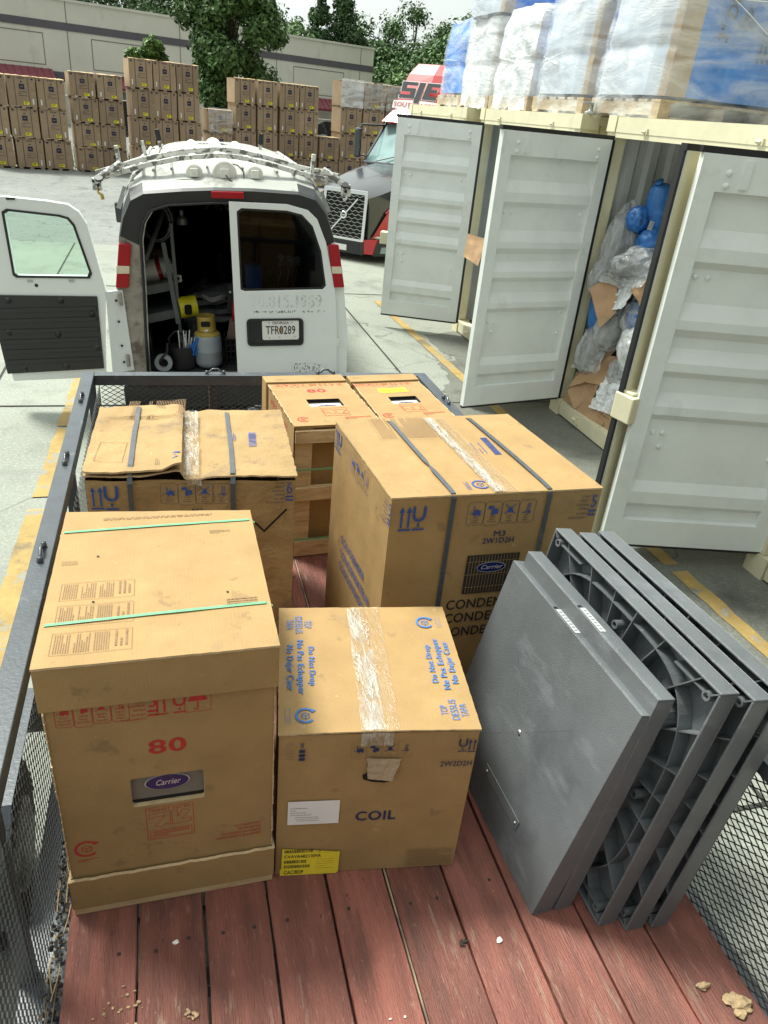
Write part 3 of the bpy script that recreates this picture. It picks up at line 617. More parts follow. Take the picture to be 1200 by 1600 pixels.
FT = [('broad dark tree behind the warehouse at the left edge of the skyline', (-8.5, 74), 11.0, 4.2, 'leaf_dark'), ('dark round tree above the warehouse roof left of the big leafy tree', (-1.8, 77), 11.3, 4.5, 'leaf_dark'),
      ('broad dark tree hidden mostly by the big leafy tree crown', (4.8, 80), 12.0, 4.6, 'leaf_dark'), ('dark bushy tree between the big leafy tree and the cypresses', (10.2, 80), 9.6, 3.4, 'leaf'),
      ('mid green round tree just right of the cypresses', (20.2, 80), 10.2, 3.4, 'leaf'), ('tall green tree above the right end of the warehouse', (25.0, 84), 12.4, 4.2, 'leaf'),
      ('lower green tree at the warehouse corner beside the red truck roof', (19.9, 63.5), 6.8, 3.1, 'leaf'), ('dense green tree behind the red truck roof', (20.6, 56), 7.6, 3.6, 'leaf'),
      ('dark tree rising behind the wrapped loads left of the tall one', (27.5, 68), 11.6, 4.4, 'leaf'), ('tall dark tree directly behind the smallest wrapped load', (23.8, 52), 10.4, 3.6, 'leaf_dark'), ('pale green tree low behind the container tops', (17.4, 58), 4.9, 2.2, 'leaf_light')]
for i, (lb, (x, y), h, rx, lm) in enumerate(FT):
    tree('broadleaf_tree', lb, (x, y, 0), h, (rx * 1.12, h * .48), 19000, lm, .17, .22, 40 + i, clumps=60, group='trees on the skyline')

# ------------------------------------------------------------------ yard cartons
def yard_carton(wd, ht, wrapped=0, seed=0):
    r = random.Random(seed); t = bpy.data.objects.new('carton', None); COL.objects.link(t); dp = .78
    mb = MB(); j = lambda: r.uniform(-.008, .008)
    mb.hexa([(j(), j(), .05), (wd + j(), j(), .05), (wd, dp, .05), (0, dp, .05), (j(), j(), ht), (wd + j(), j(), ht), (wd, dp, ht), (0, dp, ht)], 'kraft_yard')
    for a in (0.03, wd / 2 - .05, wd - .13): mb.box((a, 0.01, 0), (a + .1, dp - .01, .05), 'pine_old')
    p = Print(mb, (0, -.006, 0), (1, 0, 0), (0, 0, 1), 'print_navy', .004)
    for fx in (.26, .74): p.rect(wd * fx - .008, .055, wd * fx + .008, ht, 'strap_black')
    p.rect(wd * .42, ht * .60, wd * .60, ht * .76, 'print_navy'); p.rect(wd * .46, ht * .66, wd * .56, ht * .70, 'print_faint', 1.5)
    for i, (a, b) in enumerate(((.36, .68), (.34, .70), (.35, .69))): p.fine(wd * a, ht * (.50 - i * .06), wd * b, ht * (.535 - i * .06), 1, 'print_navy', border=False, seed=i)
    for i in range(4): p.rect(wd * (.40 + i * .06), ht * .92, wd * (.43 + i * .06), ht * .96, 'print_navy')
    p.poly([(wd * .46, ht * .82), (wd * .56, ht * .82), (wd * .51, ht * .86)], 'print_navy')
    p.rect(wd * .06, ht * .90, wd * .14, ht * .95, 'print_navy'); p.rect(wd * .86, ht * .90, wd * .93, ht * .95, 'print_navy')
    if wrapped: mb.grid(14, 12, lambda u, v: (-.03 + (wd + .06) * u, -.035 - .03 * noise.noise(Vector((u * 5, v * 6, seed))), .02 + (ht + .04) * v), 'stretch_wrap' if wrapped == 1 else 'stretch_wrap_thick')
    mb.grid(8, 3, lambda u, v: (-.015 + (wd + .03) * u, -.02 + .3 * v, ht + .012 + .03 * abs(noise.noise(Vector((u * 6, v * 3, seed * 1.3)))) - .012 * (v == 0)), 'kraft_edge')
    mb.build('box', t)
    mb = MB(); p = Print(mb, (0, -.014, 0), (1, 0, 0), (0, 0, 1), 'label_bright_yellow', .004); x0 = wd * (.50 + r.uniform(-.04, .06)); p.rect(x0, ht * .12, x0 + wd * .2, ht * .22)
    p.rect(x0 + .02, ht * .15, x0 + wd * .12, ht * .165, 'print_black', 1.5); p.rect(x0 + .02, ht * .185, x0 + wd * .16, ht * .2, 'print_black', 1.5); mb.build('yellow_label', t)
    mb = MB(); p = Print(mb, (0, -.014, 0), (1, 0, 0), (0, 0, 1), 'paper_white', .004); x0 = wd * (.08 if r.random() < .6 else .84); p.rect(x0, ht * .14, x0 + wd * .06, ht * .32); mb.build('white_label', t)
    return t
ORD = ['bottom', 'second', 'third', 'top']
STK = [('far-left three-column stack', [-4.98, -4.20, -3.42], .75, .81, [3, 3, 3], 'g1'),
       ('two-column stack second from left', [-2.52, -1.78], .72, .67, [4, 4], 'g2'),
       ('tallest stack left of the big tree', [-.84, -.14, .57], .685, .80, [4, 4, 4], 'g3'),
       ('low narrow stack before the big tree', [1.52], .76, .68, [3], 'g4'),
       ('four-column stack behind the van', [2.38, 3.12, 3.90, 4.60], .69, .75, [4, 4, 4, 4], 'g5'),
       ('short stack right of the four-column one', [5.36], .74, .75, [2], 'g6'),
       ('right-hand stack beside the truck', [6.12, 6.98, 7.86], .82, .825, [4, 4, 4], 'g7')]
cname = {1: [''], 2: ['left column', 'right column'], 3: ['left column', 'middle column', 'right column'], 4: ['first column', 'second column', 'third column', 'fourth column']}
rows = {2: ['bottom', 'top'], 3: ['bottom', 'middle', 'top'], 4: ['bottom', 'second lowest', 'second highest', 'top']}
sd_ = 1
for nm, xs, wd, ht, ns, g in STK:
    var = [yard_carton(wd, ht, 0, sd_), yard_carton(wd, ht, 0, sd_ + 1)]; used = [False, False]
    for ci, x in enumerate(xs):
        for k in range(ns[ci]):
            r = random.Random(sd_ * 13 + ci * 7 + k); wr = 0
            if g == 'g4' and k == 2: wr = 1
            if g == 'g7' and ci == 0 and k == 3: wr = 2
            if g == 'g7' and ci > 0 and k == 3: wr = 1
            vi = (ci + k) % 2
            if wr: t = yard_carton(wd, ht, wr, sd_ * 5 + ci + k)
            elif not used[vi]: t = var[vi]; used[vi] = True
            else: t = copy_tree(var[vi])
            x_ = x + r.uniform(-.02, .02) - .012 * k
            t.location = (x_, 26.14 + .247 * (x_ + 4.34) + r.uniform(-.03, .03), k * ht); t.rotation_euler = (0, 0, .242 + r.uniform(-.02, .02))
            tag(t, ('film-wrapped ' if wr else '') + 'brown carton, ' + rows[ns[ci]][k] + (' in ' + cname[len(xs)][ci] if len(xs) > 1 else '') + ' of the ' + nm, 'carton', 'cartons stacked in rows across the yard')
    sd_ += 3
t = yard_carton(.9, .55, 1, 77); t.location = (4.6, 26.9, 0); t.rotation_euler = (0, 0, .3); tag(t, 'low film-wrapped carton standing in front of the four-column stack, behind the van rack', 'carton')

# ------------------------------------------------------------------ containers
CW, CH, CL, X0, PITCH = 2.44, 2.6, 6.06, 3.62, 2.92
ZP = [(.17, 0), (.35, 0), (.355, .035), (.43, .035), (.465, .004), (.545, .004), (.61, .035), (1.01, .035), (1.05, .004), (1.10, .004), (1.18, .035), (1.27, .035), (1.31, .004), (1.36, .004), (1.44, .035), (1.50, .035), (1.55, .004), (1.60, .004), (1.69, .035), (1.87, .035), (1.91, .004), (1.98, .004), (2.07, .035), (2.245, .035), (2.25, 0), (2.42, 0)]
def leaf(cont, name, hx, hy, ang, W, label=None, lockbox=False):
    """door leaf: frame X along the leaf from its hinge, +Y its inner side; ang = direction of the leaf"""
    Rz = Matrix.Rotation(ang, 4, 'Z'); inner = 1
    d = bpy.data.objects.new(name, None); COL.objects.link(d); d.parent = cont; d.location = (hx, hy, 0); d.rotation_euler = (0, 0, ang)
    if label: d['label'] = label
    T = .055; fw = .105; sgn = -1 if ang > pi / 2 or ang < -pi / 2 or True else 1
    return d, T, fw
def door_leaf(cont, hinge, tip, W, gasket_sides=('top', 'hinge'), label=None, inner_to_cam=True, name='door'):
    hinge = Vector(hinge); tip = Vector(tip); ux = (tip - hinge).normalized()
    # local frame: x from hinge to tip, y = inner side.  choose inner side = side facing -Y world (toward the camera) if asked
    a = atan2(ux.y, ux.x); d = bpy.data.objects.new(name, None); COL.objects.link(d); d.parent = cont
    d.location = (hinge.x - cont.location.x, hinge.y - cont.location.y, 0); d.rotation_euler = (0, 0, a)
    if label: d['label'] = label
    # local +y for direction (-1,0) points to world -Y : that is the camera side
    s = 1 if inner_to_cam else -1; T = .05; fw = .10
    mb = MB()
    for x0, x1 in ((0, fw), (W - fw, W)): mb.box((x0, min(0, -s * T), .17), (x1, max(0, -s * T), 2.42), 'door_white')
    n = len(ZP); mm = 'door_white'
    mb.add([(fw, -s * d_, z) for z, d_ in ZP] + [(W - fw, -s * d_, z) for z, d_ in ZP], [((i, i + n, i + n + 1, i + 1) if s > 0 else (i + 1, i + n + 1, i + n, i)) for i in range(n - 1)], mm)
    mb.box((0, -s * T - .003 if s > 0 else T, .17), (W, -s * T if s > 0 else T + .003, 2.42), 'container_cream')
    mb.box((fw, min(-s * .002, -s * T), .17), (W - fw, max(-s * .002, -s * T), .185), mm)
    for bx, bz in ((fw + .03, 2.34), (fw + .03, 2.28), (W - fw - .05, 2.34), (W - fw - .05, 2.28), (fw + .06, 1.83), (W - fw - .04, 1.83), (W - fw - .11, 1.83), (fw + .05, 1.0), (W - fw - .05, .93), (W - fw - .11, .93), (W - fw - .11, .84), (fw + .06, .80)):
        mb.lathe([(0.0, .016), (.012, .012), (.016, 0)], (bx, -s * (.0 if bz > 2.2 else .035), bz), mm, 8, (0, s, 0))
    mb.box((W - fw - .16, min(-s * .02, s * .01), 2.27), (W - fw - .12, max(-s * .02, s * .01), 2.40), mm)
    mb.build('panel', d)
    mb = MB()   # black rubber gasket round the rim
    g0, g1 = min(-s * T * .2, -s * T * .85), max(-s * T * .2, -s * T * .85)
    if 'top' in gasket_sides: mb.box((-.02, g0 - .004, 2.42), (W + .012, g1 + .004, 2.452), 'gasket')
    if 'hinge' in gasket_sides: mb.box((-.028, g0 - .006, .16), (0, g1 + .012, 2.42), 'gasket')
    mb.box((0, g0, .148), (W, g1, .17), 'gasket')
    if 'tip' in gasket_sides: mb.box((W, g0, .16), (W + .02, g1, 2.42), 'gasket')
    mb.build('gasket', d)
    return d
def container(k, label, leaves=True):
    y1 = 6.24 + PITCH * k; y0 = y1 - CW; t = thing('shipping_container', label, 'container', (X0, y0, 0), 0, 'shipping containers standing side by side'); c = 'container_cream'
    mb = MB()
    for y in (0, CW - .11):   # front posts with hinge lugs and castings
        mb.box((0, y, .16), (.12, y + .11, CH - .12), c); mb.box((-.012, y - .005, 0), (.16, y + .16 if y == 0 else y + .115, .155), c) if y == 0 else mb.box((-.012, y - .055, 0), (.16, y + .115, .155), c)
        mb.box((-.012, y - .01, CH - .12), (.17, y + .12, CH), c)
        for z in (.42, .95, 1.5, 2.05): mb.box((-.03, y + (.07 if y == 0 else -.0), z), (0, y + (.11 if y == 0 else .04), z + .09), c)
    mb.box((0, .11, 2.44), (.1, CW - .11, CH - .12), c); mb.box((-.004, .12, CH - .12), (.16, CW - .13, CH - .006), c)     # header
    mb.box((0, .165, .02), (.13, CW - .175, .15), c)       # sill
    for y in (.55, 1.85): mb.tube([(-.014, y, 2.50), (-.014, y + .05, 2.50)], .012, c, 8); mb.box((-.02, y - .015, 2.48), (0, y - .005, 2.52), c)
    for y in (.5, 1.9): mb.tube([(-.02, y, .085), (-.02, y + .06, .085)], .016, c, 8); mb.box((-.03, y - .02, .05), (0, y - .005, .12), c)
    for y in (0, CW - .06):
        mb.box((.16, y, .02), (CL, y + .06, .16), c); mb.box((.17, y, CH - .08), (CL, y + .06, CH - .01), c)
    mb.box((CL - .1, 0, .0), (CL, .1, CH), c); mb.box((CL - .1, CW - .1, 0), (CL, CW, CH), c)
    mb.build('frame', t)
    mb = MB(); pr = []; x = .12
    while x < CL - .1: pr += [(x, 0), (x + .07, 0), (x + .105, .036), (x + .175, .036)]; x += .21
    pr = [q for q in pr if q[0] < CL - .08]
    for side in (0, 1):
        yy = (lambda d_: .012 + d_) if side == 0 else (lambda d_: CW - .012 - d_)
        n = len(pr); off = .004
        mb.add([(x, yy(d_), .14) for x, d_ in pr] + [(x, yy(d_), CH - .06) for x, d_ in pr], [(i, i + 1, n + i + 1, n + i) for i in range(n - 1)], c)
        mb.add([(x, yy(d_ + off), .14) for x, d_ in pr] + [(x, yy(d_ + off), CH - .06) for x, d_ in pr], [(i, i + 1, n + i + 1, n + i) for i in range(n - 1)], 'container_inner')
    mb.box((CL - .06, .05, .14), (CL - .02, CW - .05, CH - .03), 'container_inner')
    mb.build('side_walls', t)
    mb = MB(); mb.box((.10, .02, CH - .035), (CL - .02, CW - .02, CH - .015), c); mb.build('roof', t)
    mb = MB(); mb.box((.13, .06, .11), (CL - .05, CW - .06, .145), 'container_floor'); mb.build('floor', t)
    return t
c0 = container(-1, 'nearest cream shipping container, at the right edge, its corrugated door swung wide open')
c1 = container(0, 'open cream container holding blue bags, clear plastic and torn cardboard')
c2 = container(1, 'cream container between the two farther open doors, only a narrow dark slot showing')
c3 = container(2, 'farthest cream container, behind the smallest open door, beside the truck')
door_leaf(c0, (3.62, 3.235), (2.60, 3.47), 1.075, ('top',), 'nearest white ribbed door')
d = door_leaf(c1, (3.60, 3.86), (2.55, 3.62), 1.10, ('top', 'tip', 'hinge'), 'right door seen edge-on with black gasket', inner_to_cam=False)
mb = MB(); mb.box((1.01, -.0, .98), (1.13, .15, 1.14), 'container_cream'); mb.box((1.03, .0, 1.14), (1.11, .12, 1.16), 'container_cream'); mb.build('lock_box', d, bevel=.008)
door_leaf(c1, (3.60, 6.10), (2.49, 5.87), 1.10, ('top', 'hinge'), 'left door standing open in the middle')
door_leaf(c2, (3.60, 6.78), (2.72, 6.35), 1.0, ('top',), 'right door hidden behind the middle one', inner_to_cam=False)
d = door_leaf(c2, (3.52, 8.84), (2.62, 9.22), .98, ('top', 'hinge'), 'farthest of the open doors')
mb = MB(); mb.box((.97, -.14, 1.02), (1.07, .0, 1.16), 'container_cream'); mb.build('lock_box', d, bevel=.008)
mb = MB(); p = Print(mb, (1.6, CW - .05, 0), (-1, 0, 0), (0, 0, 1), 'print_black', .003)
# twist-locks left on top castings
for k, (cy, lab) in enumerate(((3.78, 'bare steel twist lock on the top corner right of the open doorway'), (3.22, 'bare steel twist lock on top corner above the nearest door'), (6.75, 'bare steel twist lock on the container top above the middle door'))):
    t = thing('twist_lock', lab, 'twist lock', (3.70, cy, 2.6), 0, 'twist locks on the container tops')
    mb = MB(); mb.lathe([(0, 0), (.055, 0), (.05, .02), (.02, .03), (.018, .075), (.03, .08), (.012, .10), (0, .10)], (0, 0, 0), 'galvanised', 12); mb.build('lock_body', t, smooth=True)
    mb = MB(); mb.beam((-.09, 0, .085), (.09, 0, .10), .028, .014, 'galvanised'); mb.build('handle', t, bevel=.003)

# ------------------------------------------------------------------ things piled inside the open container
G_IN = 'bags and wrap inside the open container'
def bag(name, label, cat, c, r, m, rot=(0, 0, 0), amp=.10, fs=2.2, seed=0, group=None, tie=None):
    mb = MB(); blob(mb, (0, 0, 0), r, m, amp, fs, seed, 4, None, bool(tie))
    if tie: mb.lathe([(.05, -.03), (.022, .0), (.018, .012), (.032, .03), (.04, .042), (.0, .036)], (-.02, 0, r[2] * .98), m, 9, (-.5, 0, 1))
    o = mb.build(name, None, c, True, rot=rot); return tag(o, label, cat, group)
bag('insulation_bag', 'long blue tied bag leaning upright at the top of the container pile', 'bag', (4.04, 5.86, 1.90), (.115, .115, .24), 'bag_blue', (.15, -.22, 0), .03, 1.6, 2, G_IN, tie=True)
o = bag('insulation_bag', 'small blue bag with a white label, left of the long tied bag', 'bag', (3.89, 5.90, 1.845), (.105, .08, .095), 'bag_blue', (0, .1, 0), .24, 4.0, 5, G_IN)
mb = MB(); p = Print(mb, (.00, -.128, -.055), (1, 0, -.1), (.1, 0, 1), 'paper_white', .003); p.rect(.02, 0, .065, .07); p.fine(.022, .004, .062, .066, 7, 'print_black', vert=True, border=False); p.text('PROTECT', -.10, .075, .025, 'print_navy', wx=.8); p.fine(-.09, .01, .0, .06, 4, 'print_navy', border=False, seed=4); mb.build('paper_label', o)
bag('insulation_bag', 'plain blue bag lying under the long tied one', 'bag', (4.05, 5.80, 1.66), (.17, .13, .13), 'bag_blue', (0, .2, 0), .15, 2.8, 8, G_IN)
bag('insulation_bag', 'pale shiny blue bag half hidden behind the door gasket', 'bag', (3.93, 5.36, 1.70), (.13, .14, .22), 'bag_pale_blue', (0, -.2, 0), .08, 2, 11, G_IN)
bag('insulation_bag', 'deep blue bag standing low against the left post', 'bag', (3.80, 5.98, 1.05), (.13, .1, .24), 'bag_blue', (0, .1, 0), .10, 2, 12, G_IN)
bag('insulation_bag', 'dark navy bag under clear film in the middle of the pile', 'bag', (3.98, 5.60, 1.08), (.15, .12, .17), 'bag_blue', (0, .3, 0), .12, 2, 31, G_IN)
def clear(label, c, r, rot, seed, m='clear_plastic', core=True, amp=.12):
    t = thing('plastic_bundle', label, 'plastic wrap', c, 0, G_IN)
    if core: mb = MB(); blob(mb, (0, 0, 0), [q * .80 for q in r], 'plastic_core', .1, 2, seed, 3); mb.build('stuffing', t, rot=rot, smooth=True)
    mb = MB(); blob(mb, (0, 0, 0), r, m, amp, 2.6, seed, 5); mb.build('plastic_film', t, rot=rot, smooth=True)
clear('tall grey film-covered bundle leaning on the container left wall', (3.80, 6.00, 1.62), (.12, .10, .34), (0, .15, 0), 1)
clear('dark crumpled film bundle beside the small blue bag', (3.93, 5.98, 1.62), (.10, .09, .26), (0, -.3, 0), 2)
clear('wide heap of clear crumpled plastic under the blue bags', (3.92, 5.72, 1.49), (.30, .18, .15), (0, -.1, 0), 3, 'clear_plastic', True, .18)
clear('clear plastic over dark stuff in the middle of the pile', (3.84, 5.80, .93), (.17, .13, .22), (0, .4, 0), 4)
clear('clear film bundle behind the right cardboard flap', (4.0, 5.62, 1.0), (.19, .13, .26), (0, -.4, 0), 5)
clear('pale crumpled film bag low at the left post', (3.76, 5.92, .70), (.15, .12, .24), (0, .1, 0), 6)
clear('shiny wrap hanging low at the right behind the gasket', (3.88, 5.48, .80), (.13, .15, .22), (0, -.3, 0), 7, 'silver_plastic')
def sheet(label, P0, P1, P2, P3, m, seed, amp=.035, n=46):
    P = [Vector(q) for q in (P0, P1, P2, P3)]; c = sum(P, Vector()) / 4; P = [q - c for q in P]; nn = (P[1] - P[0]).cross(P[3] - P[0]).normalized(); mb = MB()
    def f(u, v):
        q = P[0].lerp(P[1], u).lerp(P[3].lerp(P[2], u), v); w_ = Vector((u * 4 + seed, v * 4, seed)); rg = 1 - abs(noise.noise(w_)) * 2; rg2 = 1 - abs(noise.noise(w_ * 2.7)) * 2
        e_ = .02 * noise.noise(Vector((u * 9, v * 9, seed + 3)))
        return q + nn * (amp * rg + amp * .45 * rg2 + amp * .8 * noise.noise(w_ * .6)) + (P[1] - P[0]) * e_ + (P[3] - P[0]) * e_
    mb.grid(n, n, f, m); o = mb.build('plastic_sheet', None, c, smooth=True); tag(o, label, 'plastic wrap', G_IN)
sheet('crumpled white clear film lying at the container sill', (3.68, 5.62, .24), (3.72, 5.34, .28), (3.86, 5.38, .56), (3.80, 5.66, .52), 'silver_plastic', 8, .03)
sheet('shiny silver film sheet draped between two cardboard flaps', (3.70, 5.72, 1.10), (3.74, 5.58, 1.16), (3.86, 5.56, 1.42), (3.78, 5.74, 1.38), 'silver_plastic', 9, .018)
sheet('wide loose clear film draped over the middle of the rubbish', (3.66, 5.90, 1.30), (3.80, 5.46, 1.34), (4.02, 5.54, 1.64), (3.84, 5.98, 1.60), 'clear_plastic', 11, .03)
sheet('loose clear film hanging low over the cardboard by the post', (3.64, 6.02, .50), (3.74, 5.70, .54), (3.84, 5.74, .90), (3.72, 6.03, .86), 'clear_plastic', 12, .03)
clear('grey film-wrapped lump behind the left cardboard flap', (3.72, 6.0, 1.34), (.11, .09, .17), (0, .2, 0), 21)
clear('clear film bag low in the middle above the folded strip', (3.92, 5.58, .58), (.16, .14, .16), (0, .2, 0), 22)
clear('pale film bag under the wide loose film, right side', (3.98, 5.50, 1.30), (.15, .12, .16), (0, .2, 0), 23)
mb = MB(); blob(mb, (4.34, 5.50, .85), (.42, .58, .80), 'plastic_core', .14, 2, 44, 4); o = mb.build('rubbish_heap', None, smooth=True); tag(o, 'dark heap of bagged rubbish filling the container behind the cardboard', 'rubbish', G_IN)
def flap(label, pts, fold=None, seed=0):
    c0_ = sum((Vector(p) for p in pts), Vector()) / len(pts); pts = [c0_ + (Vector(p) - c0_) * 1.15 for p in pts]
    """torn corrugated sheet through 4+ points, 5 mm thick, slightly curled"""
    mb = MB(); P = [Vector(p) for p in pts]; c = sum(P, Vector()) / len(P); P = [p - c for p in P]; n = (P[1] - P[0]).cross(P[2] - P[0]).normalized()
    g = 10
    def q(u, v):
        a = P[0].lerp(P[1], u); b = P[3].lerp(P[2], u); p_ = a.lerp(b, v)
        return p_ + n * (.012 * noise.noise(Vector((u * 3, v * 3, seed))) + (fold or 0) * abs(v - .5))
    mb.grid(g, g, q, 'corrugated_brown'); mb.grid(g, g, lambda u, v: q(u, v) + n * .005, 'corrugated_brown')
    o = mb.build('cardboard_sheet', None, c); tag(o, label, 'cardboard', 'torn cardboard in the open container'); return o
flap('upright torn cardboard flap left of the silver film', [(3.60, 5.66, 1.00), (3.71, 5.66, 1.12), (3.74, 5.80, 1.40), (3.60, 5.92, 1.24)], seed=1)
flap('torn cardboard flap at the right, touching the gasket', [(3.73, 5.50, 1.33), (3.86, 5.42, 1.19), (3.93, 5.38, 1.33), (3.90, 5.50, 1.47)], seed=2)
flap('long folded cardboard strip slanting above the sill', [(3.66, 5.98, .34), (3.72, 5.86, .42), (3.90, 5.70, .84), (3.80, 5.86, .78)], .05, 3)
flap('wide cardboard piece behind the slanting strip', [(3.72, 5.86, .42), (3.84, 5.60, .46), (3.96, 5.58, .70), (3.82, 5.72, .68)], .04, 4)
flap('brown cardboard flap folded out over the sill', [(3.66, 5.80, .14), (3.70, 5.42, .16), (3.78, 5.48, .32), (3.72, 5.72, .30)], .02, 5)
flap('cardboard edge standing at the lower left corner of the doorway', [(3.63, 5.97, .28), (3.65, 5.84, .16), (3.76, 5.78, .28), (3.74, 5.92, .44)], .02, 6)
flap('crushed cardboard box side in the doorway corner', [(3.67, 6.05, .16), (3.72, 5.76, .20), (3.78, 5.74, .42), (3.73, 6.04, .42)], .03, 7)
flap('small torn carton piece showing between the far and middle doors', [(3.30, 8.28, 1.09), (3.36, 8.0, 1.05), (3.42, 8.02, 1.30), (3.34, 8.33, 1.30)], .01, 8)
mb = MB(); mb.box((3.70, 5.30, .145), (3.86, 5.52, .23), 'corrugated_brown'); mb.box((3.72, 5.33, .23), (3.84, 5.48, .26), 'debris_tan'); tag(mb.build('cardboard_scrap', bevel=.004), 'small brown scrap with yellow foam on the container sill', 'cardboard')
for i, (z, m, lb) in enumerate(((1.98, 'pale_blue_wrap', 'blue wrapped roll high in the slot between far doors'), (1.50, 'stretch_wrap_thick', 'white film-wrapped roll in the slot between far doors'), (1.01, 'bag_blue', 'blue bag in the slot between the far doors'), (.52, 'stretch_wrap_thick', 'white wrapped bundle at the slot bottom between far doors'))):
    bag('wrapped_roll', lb, 'bundle', (3.90, 8.72, z), (.16, .26, .27), m, seed=60 + i)

# ------------------------------------------------------------------ pallet loads on top of the containers
def pallet(label, x, y, z, rot=0):
    t = thing('pallet', label, 'pallet', (x, y, z), rot, 'pallets under the wrapped loads')
    mb = MB()
    for i in range(6): mb.box((0, i * .19, .115), (1.1, i * .19 + .13, .135), 'pine_old')
    mb.build('top_boards', t); mb = MB()
    for i in range(3): mb.box((i * .5, 0, .02), (i * .5 + .1, 1.08, .113), 'pine_old')
    mb.build('blocks', t); mb = MB()
    for i in range(3): mb.box((0, i * .47, 0), (1.1, i * .47 + .12, .02), 'pine_old')
    mb.build('bottom_boards', t)
def load(label, x, y, z, wx, wy, h, seed, blue=(1, 0), thick=False, drape_=False, txt=None, rot=0, topblue=False, grey=False):
    """a palletised block of blue/brown insulation packs in stretch film"""
    t = thing('wrapped_load', label, 'pallet load', (x, y, z), rot, 'film-wrapped loads on the container tops'); r = random.Random(seed)
    NU, NV = 72, 26
    def f(u, v, q=1.0):
        a = u * 2 * pi; ca, sa = cos(a), sin(a); k = 1 / max(abs(ca), abs(sa)); k = k * .42 + .58 * min(k, 1.16)
        e = 1 + .018 * noise.noise(Vector((u * 14, v * 3, seed))) - .08 * max(0, v - .8) * 5 + .06 * (1 - v) ** 3 + .06 * sin(pi * v) * (.5 + noise.noise(Vector((u * 7, v * 1.5, seed + 9)))) - .02 * (abs(v - .36) < .03)
        if q == 1.0: e += .008 * noise.noise(Vector((u * 50, v * 8, seed))) + (.06 * noise.noise(Vector((u * 30, v * 5, seed))) if drape_ else 0)
        zz = h * v + .02 - ((.17 * (1 + .5 * noise.noise(Vector((u * 22, 0, seed)))) if v == 0 else 0) if q == 1.0 else 0) + .03 * noise.noise(Vector((u * 9, 3, seed))) * (v > .9)
        return (wx / 2 + ca * k * wx * .52 * e * q, wy / 2 + sa * k * wy * .52 * e * q, zz)
    mb = MB(); mS = 'load_grey' if grey else ('load_blue' if blue[0] else 'load_grey'); mL = 'load_blue' if blue[1] else 'load_grey'
    vs = [f(i / NU, j / NV, .955) for j in range(NV + 1) for i in range(NU)]
    for i in range(NU):
        a_ = (i + .5) / NU * 360; m_ = mL if 137 < a_ < 222 else ('load_kraft' if 222 <= a_ < 233 else (mS if 233 <= a_ < 318 else ('load_kraft' if 318 <= a_ < 328 else mS)))
        mb.add([vs[j * NU + q_] for j in range(NV + 1) for q_ in (i, (i + 1) % NU)], [(2 * j, 2 * j + 1, 2 * j + 3, 2 * j + 2) for j in range(NV)], m_)
    mb.add([f(i / NU, 1.0, .955) for i in range(NU)], [tuple(range(NU))], mS); o = mb.build('packs', t, smooth=True)
    if txt:
        mb = MB(); p = Print(mb, (0, -.035, 0), (1, 0, 0), (0, 0, 1), 'print_navy', .004)
        for s_, a, b, hh, ro in txt:
            if s_ == 'tri': p.line([(a, b), (a + hh, b), (a + hh / 2, b + hh * .9)], .012, closed=True); p.ring(a + hh / 2, b + hh * .32, hh * .1, hh * .18, n=12)
            elif s_ == 'fine': p.fine(a, b, a + hh, b + hh * .8, 6, 'print_navy', vert=True, border=False, seed=seed)
            else: p.text(s_, a, b, hh, bold=.02, rot=ro)
        ux = [.56 + .38 * i / 60 for i in range(61)]
        for i, (x_, y_, z_) in enumerate(mb.v):
            S_ = sorted((abs(f(u_, min(1, z_ / h), .955)[0] - x_), f(u_, min(1, z_ / h), .955)[1]) for u_ in ux)[:2]; mb.v[i] = (x_, min(S_[0][1], S_[1][1]) - .012, z_)
        mb.build('printing', t)
    mb = MB()
    mb.grid(NU, NV, f, 'stretch_wrap_thick' if thick or drape_ else 'stretch_wrap')
    def top(u, v):
        q = f(u, 1.0); c = Vector((wx / 2, wy / 2, h + .05)); return Vector(q).lerp(c, v) + Vector((0, 0, .05 * noise.noise(Vector((u * 14, v * 4, seed)))))
    mb.grid(NU, 5, top, 'stretch_wrap_thick')
    for i in range(4):   # gathered ropes and tails of film
        a0 = r.uniform(0, 1); v0 = r.uniform(.1, .9); v1 = r.uniform(.0, 1); pts = [Vector(f((a0 + j * .035) % 1, min(1, max(0.05, v0 + (v1 - v0) * j / 8)))) + (Vector(f((a0 + j * .035) % 1, .5)) - Vector((wx / 2, wy / 2, h / 2))) * .012 for j in range(9)]
        mb.tube(pts, .0035, 'stretch_wrap_thick', 5)
    mb.build('stretch_film', t, smooth=not drape_); return t
TOP = 2.60
LD = [('small blue and white wrapped load at the far left end, above the red truck', 3.78, 10.22, .90, 1.05, .82, 1, (1, 1), False, False, None, False),
      ('white wrapped load second from the left on the containers, with another on top', 3.76, 9.35, .95, 1.0, .78, 2, (0, 0), True, False, None, False),
      ('load under ragged draped grey film, blue packs showing, third from left', 3.74, 8.20, .95, 1.0, .80, 3, (1, 0), True, True, None, False),
      ('white wrapped load with brown corner and R-6.0 printed blue side', 3.74, 6.98, 1.0, 1.08, .86, 4, (1, 0), False, False, [('R-6.0', .50, .16, .12, 80), ('tri', .26, .42, .12, 0)], False),
      ('largest wrapped load on the right, wide blue side with triangle mark', 3.76, 5.78, 1.35, 1.12, .92, 5, (1, 0), False, False, [('3" DUCT', .42, .40, .09, 80), ('tri', .50, .52, .15, 0), ('fine', .72, .30, .3, 0)], False)]
